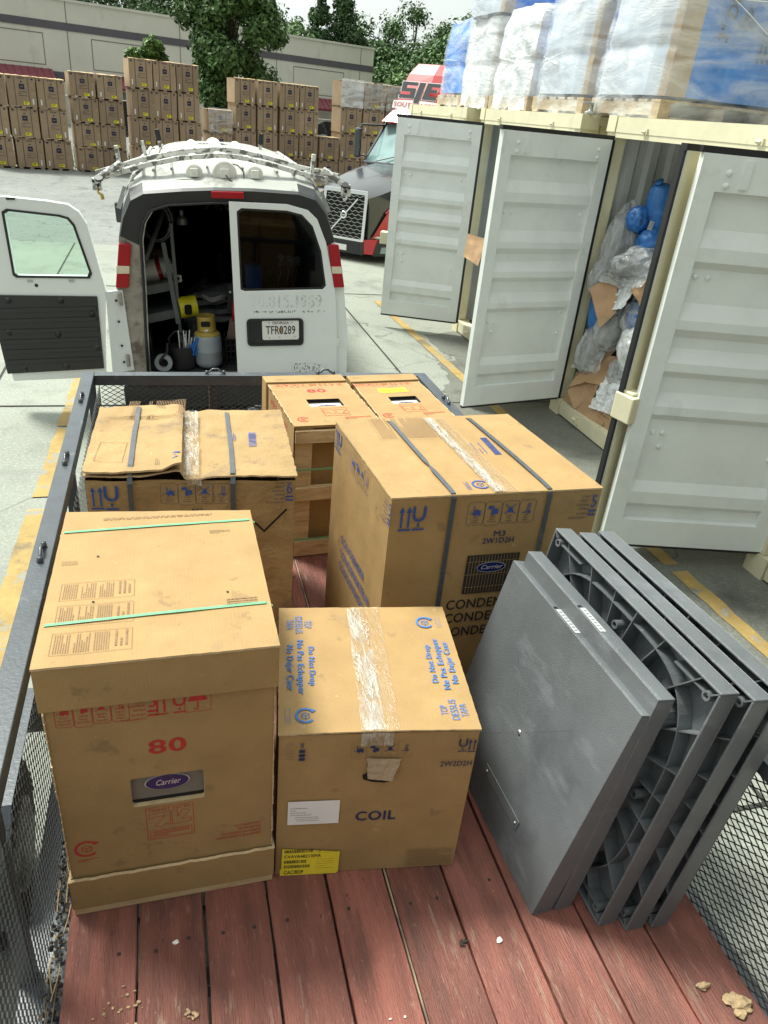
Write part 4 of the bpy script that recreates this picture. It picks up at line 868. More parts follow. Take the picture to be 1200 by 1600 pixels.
for i, (lb, x, y, wx, wy, h, sd2, bl, th, dr, tx, tb) in enumerate(LD):
    pallet('weathered wooden pallet under the ' + ['smallest load at the far left end', 'second load from the left', 'draped ragged load', 'R-6.0 printed load', 'largest wrapped load'][i], x - .02, y - .02, TOP)
    load(lb, x, y, TOP + .14, wx, wy, h, sd2, bl, th, dr, tx)
load('upper load with blue front stacked on the second load from the left', 3.74, 9.25, TOP + .14 + .80, 1.0, 1.05, .85, 6, (1, 0), False, False, [('fine', .5, .25, .3, 0)])
load('upper white load stacked on the R-6.0 load, at the top edge of the photo', 3.78, 6.95, TOP + .14 + .90, 1.0, 1.1, .85, 7, (1, 0))
load('upper load with blue side stacked on the largest wrapped load', 3.78, 5.74, TOP + .14 + .96, 1.4, 1.15, .85, 8, (1, 0), False, False, [('fine', .5, .2, .3, 0)])
pallet('weathered wooden pallet under the dark grey load at the right edge', 5.30, 5.60, TOP)
load('dark grey wrapped load behind the largest one, at the right edge of the photo', 5.32, 5.64, TOP + .14, 1.2, 1.1, .9, 9, (0, 0), grey=True)

# ================================================================== TRAILER
tr = thing('utility_trailer', 'black mesh-sided utility trailer with a red plank deck carrying the boxes', 'trailer', (.52, 1.8, 0))
def tl(x, y, z=0): return (x - .52, y - 1.8, z)
DZ = .5; RZ = 1.10; XL, XR, YF, YB = -.397, 1.41, 4.0, -.9
mb = MB(); r = random.Random(9); gap = .007; pitch = .1715; x = -.16 - pitch - .004; i = 0
x0s = [-.338] + [-.16 + pitch * k for k in range(0, 9)] + [1.40]
for i in range(len(x0s) - 1):
    a, b = x0s[i] + gap / 2 + (.004 if i == 5 else 0), x0s[i + 1] - gap / 2; top = DZ + r.uniform(-.003, .0005); dz = r.uniform(-.002, .002); nn = 60; wv = r.uniform(0, 9)
    vs = []; ed = lambda y, s: .0022 * noise.noise(Vector((y * 4, s, wv)))
    for j in range(nn + 1):
        y = -1.0 + (YF + .96) * j / nn
        vs += [tl(a + ed(y, 1), y, top - .04), tl(a + ed(y, 1), y, top - .003), tl(a + .003 + ed(y, 1), y, top), tl(b - .003 + ed(y, 5), y, top + dz), tl(b + ed(y, 5), y, top - .003), tl(b + ed(y, 5), y, top - .04)]
    fs = [(j * 6 + k, j * 6 + k + 1, j * 6 + k + 7, j * 6 + k + 6) for j in range(nn) for k in range(5)]
    mb.add(vs, [f[::-1] for f in fs], 'deck_wood')
    for yy in (.62, 1.2, 2.4, 3.4):
        for q in (.25, .75):
            if r.random() < .7: mb.lathe([(0, .0012), (.004, .001), (.0055, 0)], tl(a + (b - a) * q, yy + r.uniform(-.02, .02), top + dz * .5 + .0006), 'debris_dark', 8)
mb.box(tl(.525 + pitch * .0 + .001, .3, DZ - .012), tl(.531, 4, DZ - .006), 'deck_wood_bare')
mb.build('deck', tr)
mb = MB()
mb.box(tl(XL - .05, YB, DZ - .14), tl(XL + .06, YF, DZ - .055), 'trailer_steel'); mb.box(tl(XR - .012, YB, DZ - .14), tl(XR + .05, YF, DZ - .045), 'trailer_steel')
mb.box(tl(XL + .012, YF - .06, DZ - .14), tl(XR - .012, YF, DZ - .045), 'trailer_steel'); mb.box(tl(XL, YB, DZ - .14), tl(XR, YB + .05, DZ - .045), 'trailer_steel')
for y in (-.3, .4, 1.1, 1.8, 2.5, 3.2): mb.box(tl(XL + .013, y, DZ - .10), tl(XR - .013, y + .05, DZ - .046), 'trailer_steel')
mb.beam(tl(XL, YF, .33), tl(.52, YF + 1.15, .33), .06, .09, 'trailer_steel'); mb.beam(tl(XR, YF, .33), tl(.52, YF + 1.15, .33), .06, .09, 'trailer_steel')
mb.build('chassis', tr, bevel=.003)
def rail(name, a, b, wd, flat=.045):
    mb = MB(); mb.beam(a, b, wd, .006, 'trailer_steel'); d = (Vector(b) - Vector(a)).normalized(); s = d.cross(Vector((0, 0, 1)))
    off = s * (wd / 2 - .003); mb.beam(Vector(a) + off - Vector((0, 0, .028)), Vector(b) + off - Vector((0, 0, .028)), .006, .05, 'trailer_steel'); mb.beam(Vector(a) - off - Vector((0, 0, .023)), Vector(b) - off - Vector((0, 0, .023)), .006, .04, 'trailer_steel')
    o = mb.build(name, tr, bevel=.0025); return o
RW = .062
rail('top_rail', tl(XL - .041, YB, RZ), tl(XL - .041, YF + .03, RZ), RW); rail('top_rail', tl(XR + .01, YB, RZ), tl(XR + .01, YF + .03, RZ), RW)
rail('top_rail', tl(XL - .009, YF + .0, RZ), tl(XR - .022, YF + .0, RZ), RW)
for (x, y) in [(XL - .03, YF), (XR + .01, YF), (XL - .03, 2.9), (XL - .03, 1.22), (XL - .03, .1), (XR + .01, 2.9), (XR + .01, 1.75), (XR + .01, .55), (XL + .6, YF), (XL + 1.2, YF)]:
    mb = MB(); mb.beam(tl(x, y, DZ - .14), tl(x, y, RZ - .004), .04, .04, 'trailer_steel', (0, 1, 0)); mb.build('upright', tr, bevel=.003)
for (x, y, ax) in [(-.438, 3.62, 1), (-.438, 2.92, 1), (-.438, 2.20, 1), (-.455, 1.38, 1), (.22, 4.0, 0), (.84, 4.0, 0), (1.42, 3.55, 1)]:
    mb = MB(); s = .046
    pts = [(-s, 0, .002), (-s, 0, .012), (-s * .6, 0, .016), (-s * .3, 0, .030), (s * .3, 0, .030), (s * .6, 0, .016), (s, 0, .012), (s, 0, .002)]
    pts = [tl(x + (0 if ax else p_[0]), y + (p_[0] if ax else 0), RZ + p_[2]) for p_ in pts]; mb.tube(pts, .0058, 'trailer_steel', 7); mb.lathe([(.0, .02), (.009, .018), (.011, 0)], pts[0], 'trailer_steel', 8); mb.lathe([(.0, .02), (.009, .018), (.011, 0)], pts[-1], 'trailer_steel', 8)
    mb.build('tie_hook', tr, smooth=True)
def expanded(name, O, U, Vv, Lx, Ly, p=.042, q=.026, t=.0032):
    """expanded metal: long-way diamonds p x q, every strand real metal"""
    O, U, Vv = Vector(O), Vector(U), Vector(Vv); Nn = U.cross(Vv); nx = int(Lx / (p / 2)); ny = int(Ly / (q / 2)); vs = []; fs = []; k = 0
    for i in range(nx):
        for j in range(ny + 1):
            if (i + j) % 2: continue
            for dj in (1, -1):
                if not 0 <= j + dj <= ny: continue
                a = Vector((i * p / 2, j * q / 2)); b = Vector(((i + 1) * p / 2, (j + dj) * q / 2)); d = (b - a).normalized(); s = Vector((-d.y, d.x)) * t * .5
                na, nb = (Nn * .0016, Nn * -.0016)
                for c, nn_ in ((a, na), (b, nb)):
                    for sg, hh in ((-1, -.0009), (1, -.0009), (1, .0009), (-1, .0009)):
                        w_ = c + s * sg; vs.append(O + U * w_.x + Vv * w_.y + nn_ + Nn * hh)
                fs += [(k, k + 1, k + 5, k + 4), (k + 1, k + 2, k + 6, k + 5), (k + 2, k + 3, k + 7, k + 6), (k + 3, k, k + 4, k + 7)]; k += 8
    mb = MB(); mb.add(vs, fs, 'mesh_steel'); return mb.build(name, tr)
expanded('side_mesh', tl(XL + .014, -.3, DZ - .04), (0, 1, 0), (0, 0, 1), YF + .3, RZ - DZ - .0)
expanded('side_mesh', tl(XR - .014, -.3, DZ - .04), (0, 1, 0), (0, 0, 1), YF + .3, RZ - DZ - .0)
expanded('front_mesh', tl(XL + .02, YF - .024, DZ - .04), (1, 0, 0), (0, 0, 1), XR - XL - .04, RZ - DZ - .0)
def fender(x0, x1):
    mb = MB(); pts = [(y, z) for y, z in ((1.38, .42), (1.42, .62), (1.52, .74), (1.98, .74), (2.08, .62), (2.12, .42))]
    for i in range(len(pts) - 1):
        (ya, za), (yb, zb) = pts[i], pts[i + 1]; mb.add([tl(x0, ya, za), tl(x1, ya, za), tl(x1, yb, zb), tl(x0, yb, zb), tl(x0, ya, za - .006), tl(x1, ya, za - .006), tl(x1, yb, zb - .006), tl(x0, yb, zb - .006)], [(0, 1, 2, 3), (4, 7, 6, 5), (0, 4, 5, 1), (2, 6, 7, 3)], 'trailer_steel')
    mb.build('fender', tr)
    mb = MB(); mb.lathe([(0, 0), (.15, 0), (.16, .02), (.26, .02), (.295, .05), (.30, .10), (.295, .16), (.26, .19), (.16, .19), (.15, .2), (0, .2)], tl(x0 + .02, 1.75, .30), 'rubber', 28, (1, 0, 0)); wh = mb.build('wheel', tr, smooth=False)
    mb = MB(); mb.lathe([(0, -.004), (.145, -.004), (.145, .21), (0, .21)], tl(x0 + .02, 1.75, .30), 'rack_white', 20, (1, 0, 0)); mb.build('rim', wh)
fender(XL - .36, XL - .076); fender(XR + .06, XR + .33)
mb = MB(); mb.lathe([(0, 0), (.05, 0), (.05, .45), (0, .45)], tl(.52, YF + .75, .15), 'trailer_steel', 12); mb.beam(tl(.52, YF + .75, .62), tl(.66, YF + .72, .62), .02, .02, 'trailer_steel'); mb.build('tongue_jack', tr, bevel=.002)

# litter on the deck
def crumbs(name, label, cat, c, n, rr, sz, m, seed):
    r = random.Random(seed); mb = MB()
    for i in range(n):
        a = r.uniform(0, 6.28); d = rr * r.random() ** .7; s = sz * r.uniform(.4, 1.2); blob(mb, (cos(a) * d, sin(a) * d, s * .3), (s, s * r.uniform(.4, 1), s * .45), m, .55, 2.5, seed + i, 2)
    o = mb.build(name, None, (c[0], c[1], DZ)); return tag(o, label, cat)
def at_px(): pass
crumbs('crumb_pile', 'small crumbs of pale chips on the leftmost planks', 'debris', (-.20, 1.06), 22, .06, .0035, 'debris_tan', 1)
crumbs('crumb_pile', 'little pile of tan crumbs near the third plank', 'debris', (-.03, 1.02), 16, .016, .0038, 'debris_tan', 2)
crumbs('paint_speck', 'small white droplet on the plank below the tall 80 box', 'debris', (-.065, 1.20), 3, .006, .006, 'debris_white', 3)
crumbs('paint_speck', 'small white droplet on the plank right of the COIL box', 'debris', (.78, 1.03), 4, .008, .006, 'debris_white', 4)
crumbs('dead_leaf', 'dark curled leaf scrap between COIL box and grey pads', 'debris', (.685, 1.05), 6, .014, .005, 'debris_dark', 5)
crumbs('dead_leaf', 'tiny dark leaf bit near the bottom centre of the deck', 'debris', (.66, .83), 3, .008, .006, 'debris_tan', 6)
crumbs('foam_chunk', 'pale porous foam chunk lying by the right mesh, the smaller one', 'foam chunk', (1.275, .80), 4, .012, .018, 'debris_tan', 7)
crumbs('foam_chunk', 'long whitish broken foam chunk by the right mesh', 'foam chunk', (1.335, .735), 9, .030, .020, 'debris_tan', 8)
mb = MB(); r = random.Random(9)
for i in range(700):
    x_, y_ = r.uniform(-.378, -.343) + (.02 if r.random() < .06 else 0), r.uniform(.5, 2.0); s_ = r.uniform(.002, .006); blob(mb, (x_, y_, DZ - .035 + r.uniform(0, .035)), (s_, s_ * r.uniform(.6, 1.4), s_ * .7), r.choice(['debris_dark', 'debris_dark', 'debris_dark', 'bark', 'debris_dark'] + ['debris_tan'] * (i % 5 == 0)), .4, 2, i, 1)
for i in range(26):
    x_, y_ = r.uniform(-.375, -.345), r.uniform(.5, 1.7); a_ = r.uniform(1.1, 2.0); l_ = r.uniform(.03, .11); mb.tube([(x_, y_, DZ - .0), (x_ + cos(a_) * l_ * .3, y_ + sin(a_) * l_ * .5, DZ + .008), (x_ + cos(a_) * l_ * .35, y_ + sin(a_) * l_, DZ + .002)], .0016, r.choice(['debris_tan', 'bark']), 5)
o = mb.build('leaf_litter'); o['kind'] = 'stuff'; tag(o, 'dark crumbs, bark and twigs packed in the gap below the left mesh', 'litter')
crumbs('seed_scatter', 'few dark round seeds near the lower left planks', 'debris', (-.13, .93), 8, .06, .0035, 'debris_dark', 10)
crumbs('paint_speck', 'white droplets on the bottom centre planks', 'debris', (.46, .90), 3, .03, .004, 'debris_white', 12)

# ================================================================== BOXES ON THE TRAILER
def quadbox(mb, q, z0, z1, m, inset=0, c=(0, 0)):
    P = [Vector(p) for p in q]; cc = sum(P, Vector((0, 0))) / 4
    P = [p + (cc - p).normalized() * inset for p in P]
    mb.hexa([(p.x - c[0], p.y - c[1], z0) for p in P] + [(p.x - c[0], p.y - c[1], z1) for p in P], m)
def face(q, i, j, c, z, ins=0):
    a = Vector(q[i]) - Vector(c); b = Vector(q[j]) - Vector(c); U = (b - a).normalized(); n = Vector((U.y, -U.x))
    return Vector((a.x, a.y, z)) - Vector((n.x, n.y, 0)) * ins, Vector((U.x, U.y, 0)), (b - a).length
UP = Vector((0, 0, 1))
def panel_lip(mb, q, z, c, m, over=.003, th=.006, wav=.002, seed=0, n=40, lift=None):
    """top flap sheet over a footprint with slightly ragged edges; lift(u,v) adds height"""
    P = [Vector(p) - Vector(c) for p in q]; cc = sum(P, Vector((0, 0))) / 4; P = [p + (p - cc).normalized() * over for p in P]
    def f(u, v, dz):
        a = P[0].lerp(P[1], u); b = P[3].lerp(P[2], u); p = a.lerp(b, v)
        e = wav * noise.noise(Vector((u * 25, v * 25, seed))) if (u in (0, 1) or v in (0, 1)) else 0
        p = p + (p - cc).normalized() * e
        return (p.x, p.y, z + dz + (lift(u, v) if lift else .0012 * noise.noise(Vector((u * 6, v * 6, seed)))))
    nv = n; k = len(mb.v); mb.grid(n, nv, lambda u, v: f(u, v, th), m); mb.grid(n, nv, lambda u, v: f(u, v, 0), m)
    W = n + 1; A = lambda i, j: k + j * W + i; Bf = lambda i, j: k + W * (nv + 1) + j * W + i; mi = mb.mi('kraft_edge')
    for i in range(n):
        for (f4) in ((A(i, 0), Bf(i, 0), Bf(i + 1, 0), A(i + 1, 0)), (A(i + 1, nv), Bf(i + 1, nv), Bf(i, nv), A(i, nv)), (A(0, i + 1), Bf(0, i + 1), Bf(0, i), A(0, i)), (A(n, i), Bf(n, i), Bf(n, i + 1), A(n, i + 1))): mb.f.append(f4); mb.m.append(mi)

# ---------------- tall "80" furnace box, front left
def furnace_front(p, dx=-.012, dz=-.032):
    """printing of the red-ink furnace face"""
    R_ = 'print_red'
    p.handling(.031 + dx, .668 + dz, .160, .085, R_)
    p.stackh(.226 + dx, .664 + dz, .078, '5', R_)
    p.arrows(.252 + dx, .680 + dz, .050, R_); p.glass_(.302 + dx, .680 + dz, .050, R_); p.umbrella(.3435 + dx, .678 + dz, .050, R_)
    p.text('80', .224 + dx, .550 + dz, .044, R_, bold=.030, tw=.084)
    wx, wy, k = .205 + dx, .242 + dz, .116
    p.frame(wx, wy, wx + k, wy + .120, .0014, R_); p.text('TRANSIT TESTED', wx + k / 2, wy + .105, .0095, R_, tw=.104, align='CENTER')
    z = [(.05, .80), (.50, .84), (.50, .36), (.40, .40), (.32, .30), (.16, .36), (.40, .70), (.06, .66)]
    p.line([(wx + a * k, wy + .012 + b * .105) for a, b in z], .0013, R_, True)
    z = [(.54, .36), (.54, .84), (.66, .84), (.66, .60), (.78, .84), (.93, .76), (.74, .48), (.95, .50), (.95, .40), (.60, .34)]
    p.line([(wx + a * k, wy + .012 + b * .105) for a, b in z], .0013, R_, True); p.frame(wx + .006, wy + .005, wx + k - .006, wy + .034, .001, R_); p.fine(wx + .010, wy + .008, wx + k - .010, wy + .032, 3, R_, border=False)
    p.recycle(.056 + dx, .247 + dz, .030, R_); p.fine(.03 + dx, .198 + dz, .085 + dx, .210 + dz, 2, R_, border=False)
    for i, (t, w_) in enumerate((('CUT CORNER OF TRAY', .070), ('FOR UNIT REMOVAL', .060), ('PARA RETIRARLO DE LA UNIDAD', .105), ('CORTAR LA ESQUINA DE LA BANDEJA', .118))): p.text(t, .494 + dx, .240 + dz - i * .0135, .0082, R_, shear=.25, align='RIGHT', tw=w_, bold=.004)
q80 = [(-.3225, 1.3276), (.2056, 1.3295), (.2030, 1.978), (-.3190, 2.015)]; c = (-.059, 1.66); W = .512; z0 = DZ
t = thing('furnace_box', 'tall brown box with a big red 80, green straps over its lid, nearest left', 'box', (*c, DZ))
mb = MB(); lid0, lid1 = .728, .8535
O, U, Lw = face(q80, 0, 1, c, .16, .010)
W80 = Lw - .018; O = O + U * .009
qi = [Vector(p_) + (Vector(c) - Vector(p_)).normalized() * .014 for p_ in q80]
P = [v - Vector(c) for v in qi]
O = Vector((P[0].x, P[0].y, .032)); U3 = Vector((P[1].x - P[0].x, P[1].y - P[0].y, 0)); W80 = U3.length; U3.normalize(); H80 = .765 - .032
win = rrect(.163, .340, .339, .441, .008)
annulus(mb, [(0, 0), (W80, 0), (W80, H80), (0, H80)], win, 'kraft', (O, U3, UP), 0)
Nf = U3.cross(UP)
annulus(mb, rrect(.1625, .3395, .3395, .4415, .008), rrect(.1635, .3405, .3385, .4405, .008), 'kraft_edge', (O - Nf * .02, U3, UP), .0195)
for a, b in ((1, 2), (2, 3), (3, 0)):
    mb.add([(P[a].x, P[a].y, .032), (P[b].x, P[b].y, .032), (P[b].x, P[b].y, .765), (P[a].x, P[a].y, .765)], [(0, 1, 2, 3)], 'kraft')
r = random.Random(4)   # corrugated vertical corner edges torn slightly proud
for a in (0, 1):
    for k in range(26):
        zz = .04 + k * .027; w_ = r.uniform(.0015, .005); mb.box((P[a].x - (w_ if a == 0 else -.0005), P[a].y - .003, zz), (P[a].x + (w_ if a == 1 else -.0005), P[a].y + .006, zz + .024), 'kraft_edge')
pp = Print(mb, O, U3, UP, 'print_red'); furnace_front(pp)
mb.build('body', t)
mb = MB(); O2 = O - Nf * .014; mb.add([O2 + U3 * .15 + UP * .32, O2 + U3 * .35 + UP * .32, O2 + U3 * .35 + UP * .46, O2 + U3 * .15 + UP * .46], [(0, 1, 2, 3)], 'unit_panel')
pq = Print(mb, O2, U3, UP, 'dark_void'); pq.rect(.15, .32, .35, .353, 'dark_void'); mb.build('unit_window', t)
emblem('badge', t, O2 + U3 * .250 + UP * .405 + Nf * .001, U3, UP, .0545, .0262, .003)
# lid
mb = MB(); ql = [Vector(a) for a in q80]
quadbox(mb, q80, .728, .8475, 'kraft', .0, c); panel_lip(mb, q80, .8475, c, 'kraft', .0015, .006, .0015, 3, 30)
Ot = Vector((q80[3][0] - c[0], q80[3][1] - c[1], .8535)); pt = Print(mb, Vector((q80[0][0] - c[0], q80[0][1] - c[1], .8545)), (Vector((q80[1][0] - q80[0][0], q80[1][1] - q80[0][1], 0))), (0, 1, 0), 'print_faint', .002)
for i, (y0, y1) in enumerate(((.037, .114), (.140, .219), (.241, .314))):
    pt.frame(.032, y0, .203, y1, .0009, 'print_faint')
    for j in range(4): pt.fine(.036 + .042 * j, y0 + .004 + (.01 if j == 3 else 0), .072 + .042 * j, y1 - .004, 7 if j < 3 else 3, 'print_faint', True, 20 + i * 5 + j, False)
pt.fine(.40, .52, .46, .54, 3, 'print_faint', border=False); pt.fine(.42, .16, .50, .20, 4, 'print_faint', border=False, seed=5); pt.fine(.02, .40, .06, .42, 3, 'print_faint', border=False, seed=6); pt.fine(.10, .625, .42, .64, 2, 'print_faint', border=False, seed=9)
for x_, y_ in ((.108, .433), (.110, .227), (.428, .226)): pt.disc(x_, y_, .0035, .0028, 'dark_void', 1.3)
mb.build('lid', t, bevel=0)
mb = MB(); quadbox(mb, q80, .0, .028, 'pine', .004, c)
for k in range(3):
    O_, U_, L_ = face(q80, 0, 1, c, .006 + k * .008, .0045); mb.add([O_ - UP * .0012, O_ + U_ * L_ - UP * .0012, O_ + U_ * L_ + UP * .0012, O_ + UP * .0012], [(0, 1, 2, 3)], 'deck_wood_bare')
mb.build('wooden_base', t)
mb = MB(); O_, U_, L_ = face(q80, 0, 1, c, .029, -.002); r = random.Random(8); n = 40; tops = [.141 + .0016 * r.uniform(-1, 1) + .0012 * sin(i * .9) for i in range(n + 1)]
N_ = Vector((U_.y, -U_.x, 0))
def trayface(A_, U_, L_, N_, tops):
    vs = []
    for i, h in enumerate(tops):
        b = A_ + U_ * (L_ * i / n); vs += [b, b + UP * (h - .029), b - N_ * .007 + UP * (h - .029 + .002), b - N_ * .007]
    mb.add(vs, [(4 * i, 4 * i + 4, 4 * i + 5, 4 * i + 1) for i in range(n)], 'kraft'); mb.add(vs, [(4 * i + 1, 4 * i + 5, 4 * i + 6, 4 * i + 2) for i in range(n)], 'kraft_edge')
trayface(O_, U_, L_, N_, tops)
O_, U_, L_ = face(q80, 1, 2, c, .029, -.002); trayface(O_, U_, L_, Vector((U_.y, -U_.x, 0)), [.14] * (n + 1))
O_, U_, L_ = face(q80, 3, 0, c, .029, -.002); trayface(O_, U_, L_, Vector((U_.y, -U_.x, 0)), [.14] * (n + 1))
mb.build('tray', t)
for y_, nm in ((1.475, 0), (1.895, 1)):    # green straps: over the lid and down the sides
    mb = MB(); dy = y_ - c[1]; a = -.3205 - c[0]; b = .2050 - c[0]; tw = .0095
    path = [(a - .003, dy + .005, .0), (a - .004, dy + .004, .72), (a - .004, dy, .845), (a + .01, dy, .8563), ((a + b) / 2, dy + .012, .8572), (b - .012, dy + .022, .8563), (b + .006, dy + .022, .845), (b + .004, dy + .022, .72), (b + .003, dy + .02, 0)]
    vs = [];
    for x_, yy, zz in path: vs += [(x_, yy - tw / 2, zz), (x_, yy + tw / 2, zz)]
    mb.add(vs, [(2 * i, 2 * i + 2, 2 * i + 3, 2 * i + 1) for i in range(len(path) - 1)], 'strap_green'); mb.build('strap', t)

# ---------------- COIL box
qc = [(.213, 1.346), (.733, 1.275), (.805, 1.804), (.286, 1.869)]; c = (.51, 1.57); H = .548
t = thing('coil_box', 'square brown box marked COIL, taped lid with blue Do Not Drop printing', 'box', (*c, DZ))
mb = MB(); P = [Vector(p_) - Vector(c) for p_ in qc]
for a, b in ((0, 1), (1, 2), (2, 3), (3, 0)):
    A3 = Vector((P[a].x, P[a].y, 0)); B3 = Vector((P[b].x, P[b].y, 0)); N_ = (B3 - A3).cross(UP).normalized()
    mb.grid(24, 16, lambda u, v: A3.lerp(B3, u) + UP * (H * v) + N_ * (.004 * sin(pi * u) * sin(pi * v) + .0015 * noise.noise(Vector((u * 5, v * 5, a)))) * (1 if 0 < u < 1 else 0), 'kraft')
panel_lip(mb, qc, H, c, 'kraft', .004, .005, .002, 5, 40, lambda u, v: (.002 + .004 * sin(pi * u) * (1 - v) ** 6) + .001 * noise.noise(Vector((u * 5, v * 5, 1))))
O_, U_, L_ = face(qc, 0, 1, c, 0, -.0055); p = Print(mb, O_, U_, UP, 'print_navy', .001)
for i in range(24): pass
p.m = 'print_navy'
p.text('COIL', .214, .223, .036, bold=.022, tw=.111)
p.text('2W2D2H', .430, .425, .019, bold=.012, tw=.087)
p.glass_(.484, .485, .040); p.arrows(.503, .482, .040)
p.handling(.187, .462, .162, .060, 'print_navy', 'print_faint')
p.text('8', .054, .510, .016, wx=.9)
for i in range(3): p.rect(.052, .492 - i * .0145, .067, .502 - i * .0145)
for i in range(6): p.fine(.018, .518 - i * .010, .040, .524 - i * .010, 1, 'print_faint', border=False, seed=i)
p.fine(.379, .012, .516, .083, 8, 'print_faint', seed=3)
mbc = mb
mb = MB(); p = Print(mb, O_, U_, UP, 'paper_white', .0022); p.rect(.029, .218, .169, .310)
for i, t_ in enumerate((.050, .040, .045, .060)): p.fine(.034, .280 - i * .009, .034 + t_, .286 - i * .009, 1, 'print_black', border=False, seed=i)
for i in range(3): p.fine(.046 + .003 * i, .244 - i * .007, .115, .249 - i * .007, 1, 'print_black', border=False, seed=i + 5)
mb.build('address_label', t)
mb = MB(); p = Print(mb, O_, U_, UP, 'label_yellow', .0022); p.poly([(.016, .006), (.180, .006), (.181, .097), (.018, .118)]); p.rect(.013, .001, .176, .03, k=.9)
r = random.Random(3)
for yy, x0_, x1_ in ((.100, .024, .104), (.055, .024, .088), (.034, .024, .098)):
    x_ = x0_
    while x_ < x1_: w_ = r.choice((.0008, .0016, .0024)); p.rect(x_, yy, x_ + w_, yy + .013, 'print_black', 1.5); x_ += w_ + r.choice((.0010, .0018))
p.text('CVAVA4821XMA', .024, .078, .0130, 'print_black', bold=.02, tw=.103, k=1.5); p.text('CAC/BDP', .024, .008, .0155, 'print_black', bold=.02, tw=.055, k=1.5)
for i in range(5): p.fine(.112, .066 - i * .010, .166, .070 - i * .010, 1, 'print_black', border=False, seed=i + 11)
p.fine(.132, .094, .174, .099, 1, 'print_black', border=False, seed=2); p.fine(.118, .094, .128, .108, 4, 'print_black', border=False, seed=22)
mb.build('shipping_label', t)
# torn flap in the front
mb = MB(); p = Print(mb, O_, U_, UP, 'dark_void', .0016)
p.poly([(.222, .402), (.226, .386), (.250, .376), (.284, .371), (.300, .376), (.298, .410), (.232, .410)], 'dark_void')
a0 = O_ + U_ * .236 + UP * .398; N3 = U_.cross(UP)
mb.grid(10, 8, lambda u, v: a0 + U_ * ((.066 + .026 * v) * u - .006 * v + .006 * noise.noise(Vector((v * 5, u * 3, 2)))) + UP * (.070 * v - .006 * u) + N3 * (.004 + .012 * (1 - v) * (.5 + .5 * u) + .002 * noise.noise(Vector((u * 6, v * 6, 7)))), 'kraft_yard')
mb.build('torn_flap', t)
# lid printing
O_, U_, L_ = face(qc, 0, 1, c, H + .0095, 0); V_ = (Vector((P[3].x - P[0].x, P[3].y - P[0].y, 0))).normalized(); mb = mbc; p = Print(mb, O_, U_, V_, 'print_light_blue', .0014); D = .53
def lidtext(s_, x, y, rot, h, tw, bold=.0): p.text(s_, x, y, h, bold=bold, tw=tw, rot=rot)
for s_, x, y, tw, h, b_ in (('Do Not Drop', .084, .339, .164, .017, .03), ('Ne Pas Echapper', .052, .370, .229, .018, .03), ('No Dejar Caer', .022, .347, .190, .018, .03), ('TOP', .075, .463, .036, .022, 0), ('DESSUS', .048, .485, .081, .022, 0), ('TAPA', .021, .468, .048, .022, 0)): lidtext(s_, x, y, -90, h, tw, b_)
for s_, x, y, tw, h, b_ in (('Do Not Drop', .445, .174, .164, .017, .03), ('Ne Pas Echapper', .475, .146, .222, .018, .03), ('No Dejar Caer', .503, .169, .184, .018, .03), ('TOP', .449, .050, .036, .020, 0), ('DESSUS', .477, .029, .077, .021, 0), ('TAPA', .504, .042, .048, .021, 0)): lidtext(s_, x, y, 90, h, tw, b_)
p.rect(.2635, .0, .2655, .528, 'seam'); p.recycle(.068, .059, .027); p.recycle(.4525, .451, .0275)
for i in range(3): p.fine(.014 + i * .006, .03, .017 + i * .006, .09, 1, 'print_light_blue', True, i, False); p.fine(.488 + i * .006, .425, .491 + i * .006, .478, 1, 'print_light_blue', True, i, False)
mb.build('carton', t)
mb = MB()
def tape(mb, O, U, V, x0, x1, y0, y1, z, m='packing_tape', seed=0, wav=.0025):
    mb.grid(16, 60, lambda u, v: O + U * (x0 + (x1 - x0) * u + .002 * noise.noise(Vector((v * 6, 1, seed)))) + V * (y0 + (y1 - y0) * v) + UP * (z + wav * abs(noise.noise(Vector((u * 3, v * 12, seed))))), m)
tape(mb, O_, U_, V_, .222, .312, -.002, D * 1.0, .0016, 'brown_tape', 1, .0008)
tape(mb, O_, U_, V_, .210, .252, 0, D * .98, .003, 'packing_tape', 2)
tape(mb, O_, U_, V_, .236, .272, 0, D * .60, .0034, 'packing_tape', 3)
r = random.Random(6)
for i in range(10):
    a = L_ * r.uniform(.41, .52); b0 = D * r.uniform(.05, .85); pts = [O_ + U_ * (a + .05 * k / 8 * r.uniform(-.3, .3)) + V_ * (b0 + .08 * k / 8) + UP * .006 for k in range(9)]; mb.tube(pts, .0007, 'silver_plastic', 4)
N3 = U_.cross(UP)
mb.grid(8, 6, lambda u, v: O_ + U_ * (L_ * (.40 + .16 * u)) - UP * (.045 * v) - V_ * (.0085 + .001 * sin(u * 9)), 'packing_tape')
mb.build('packing_tape', t)

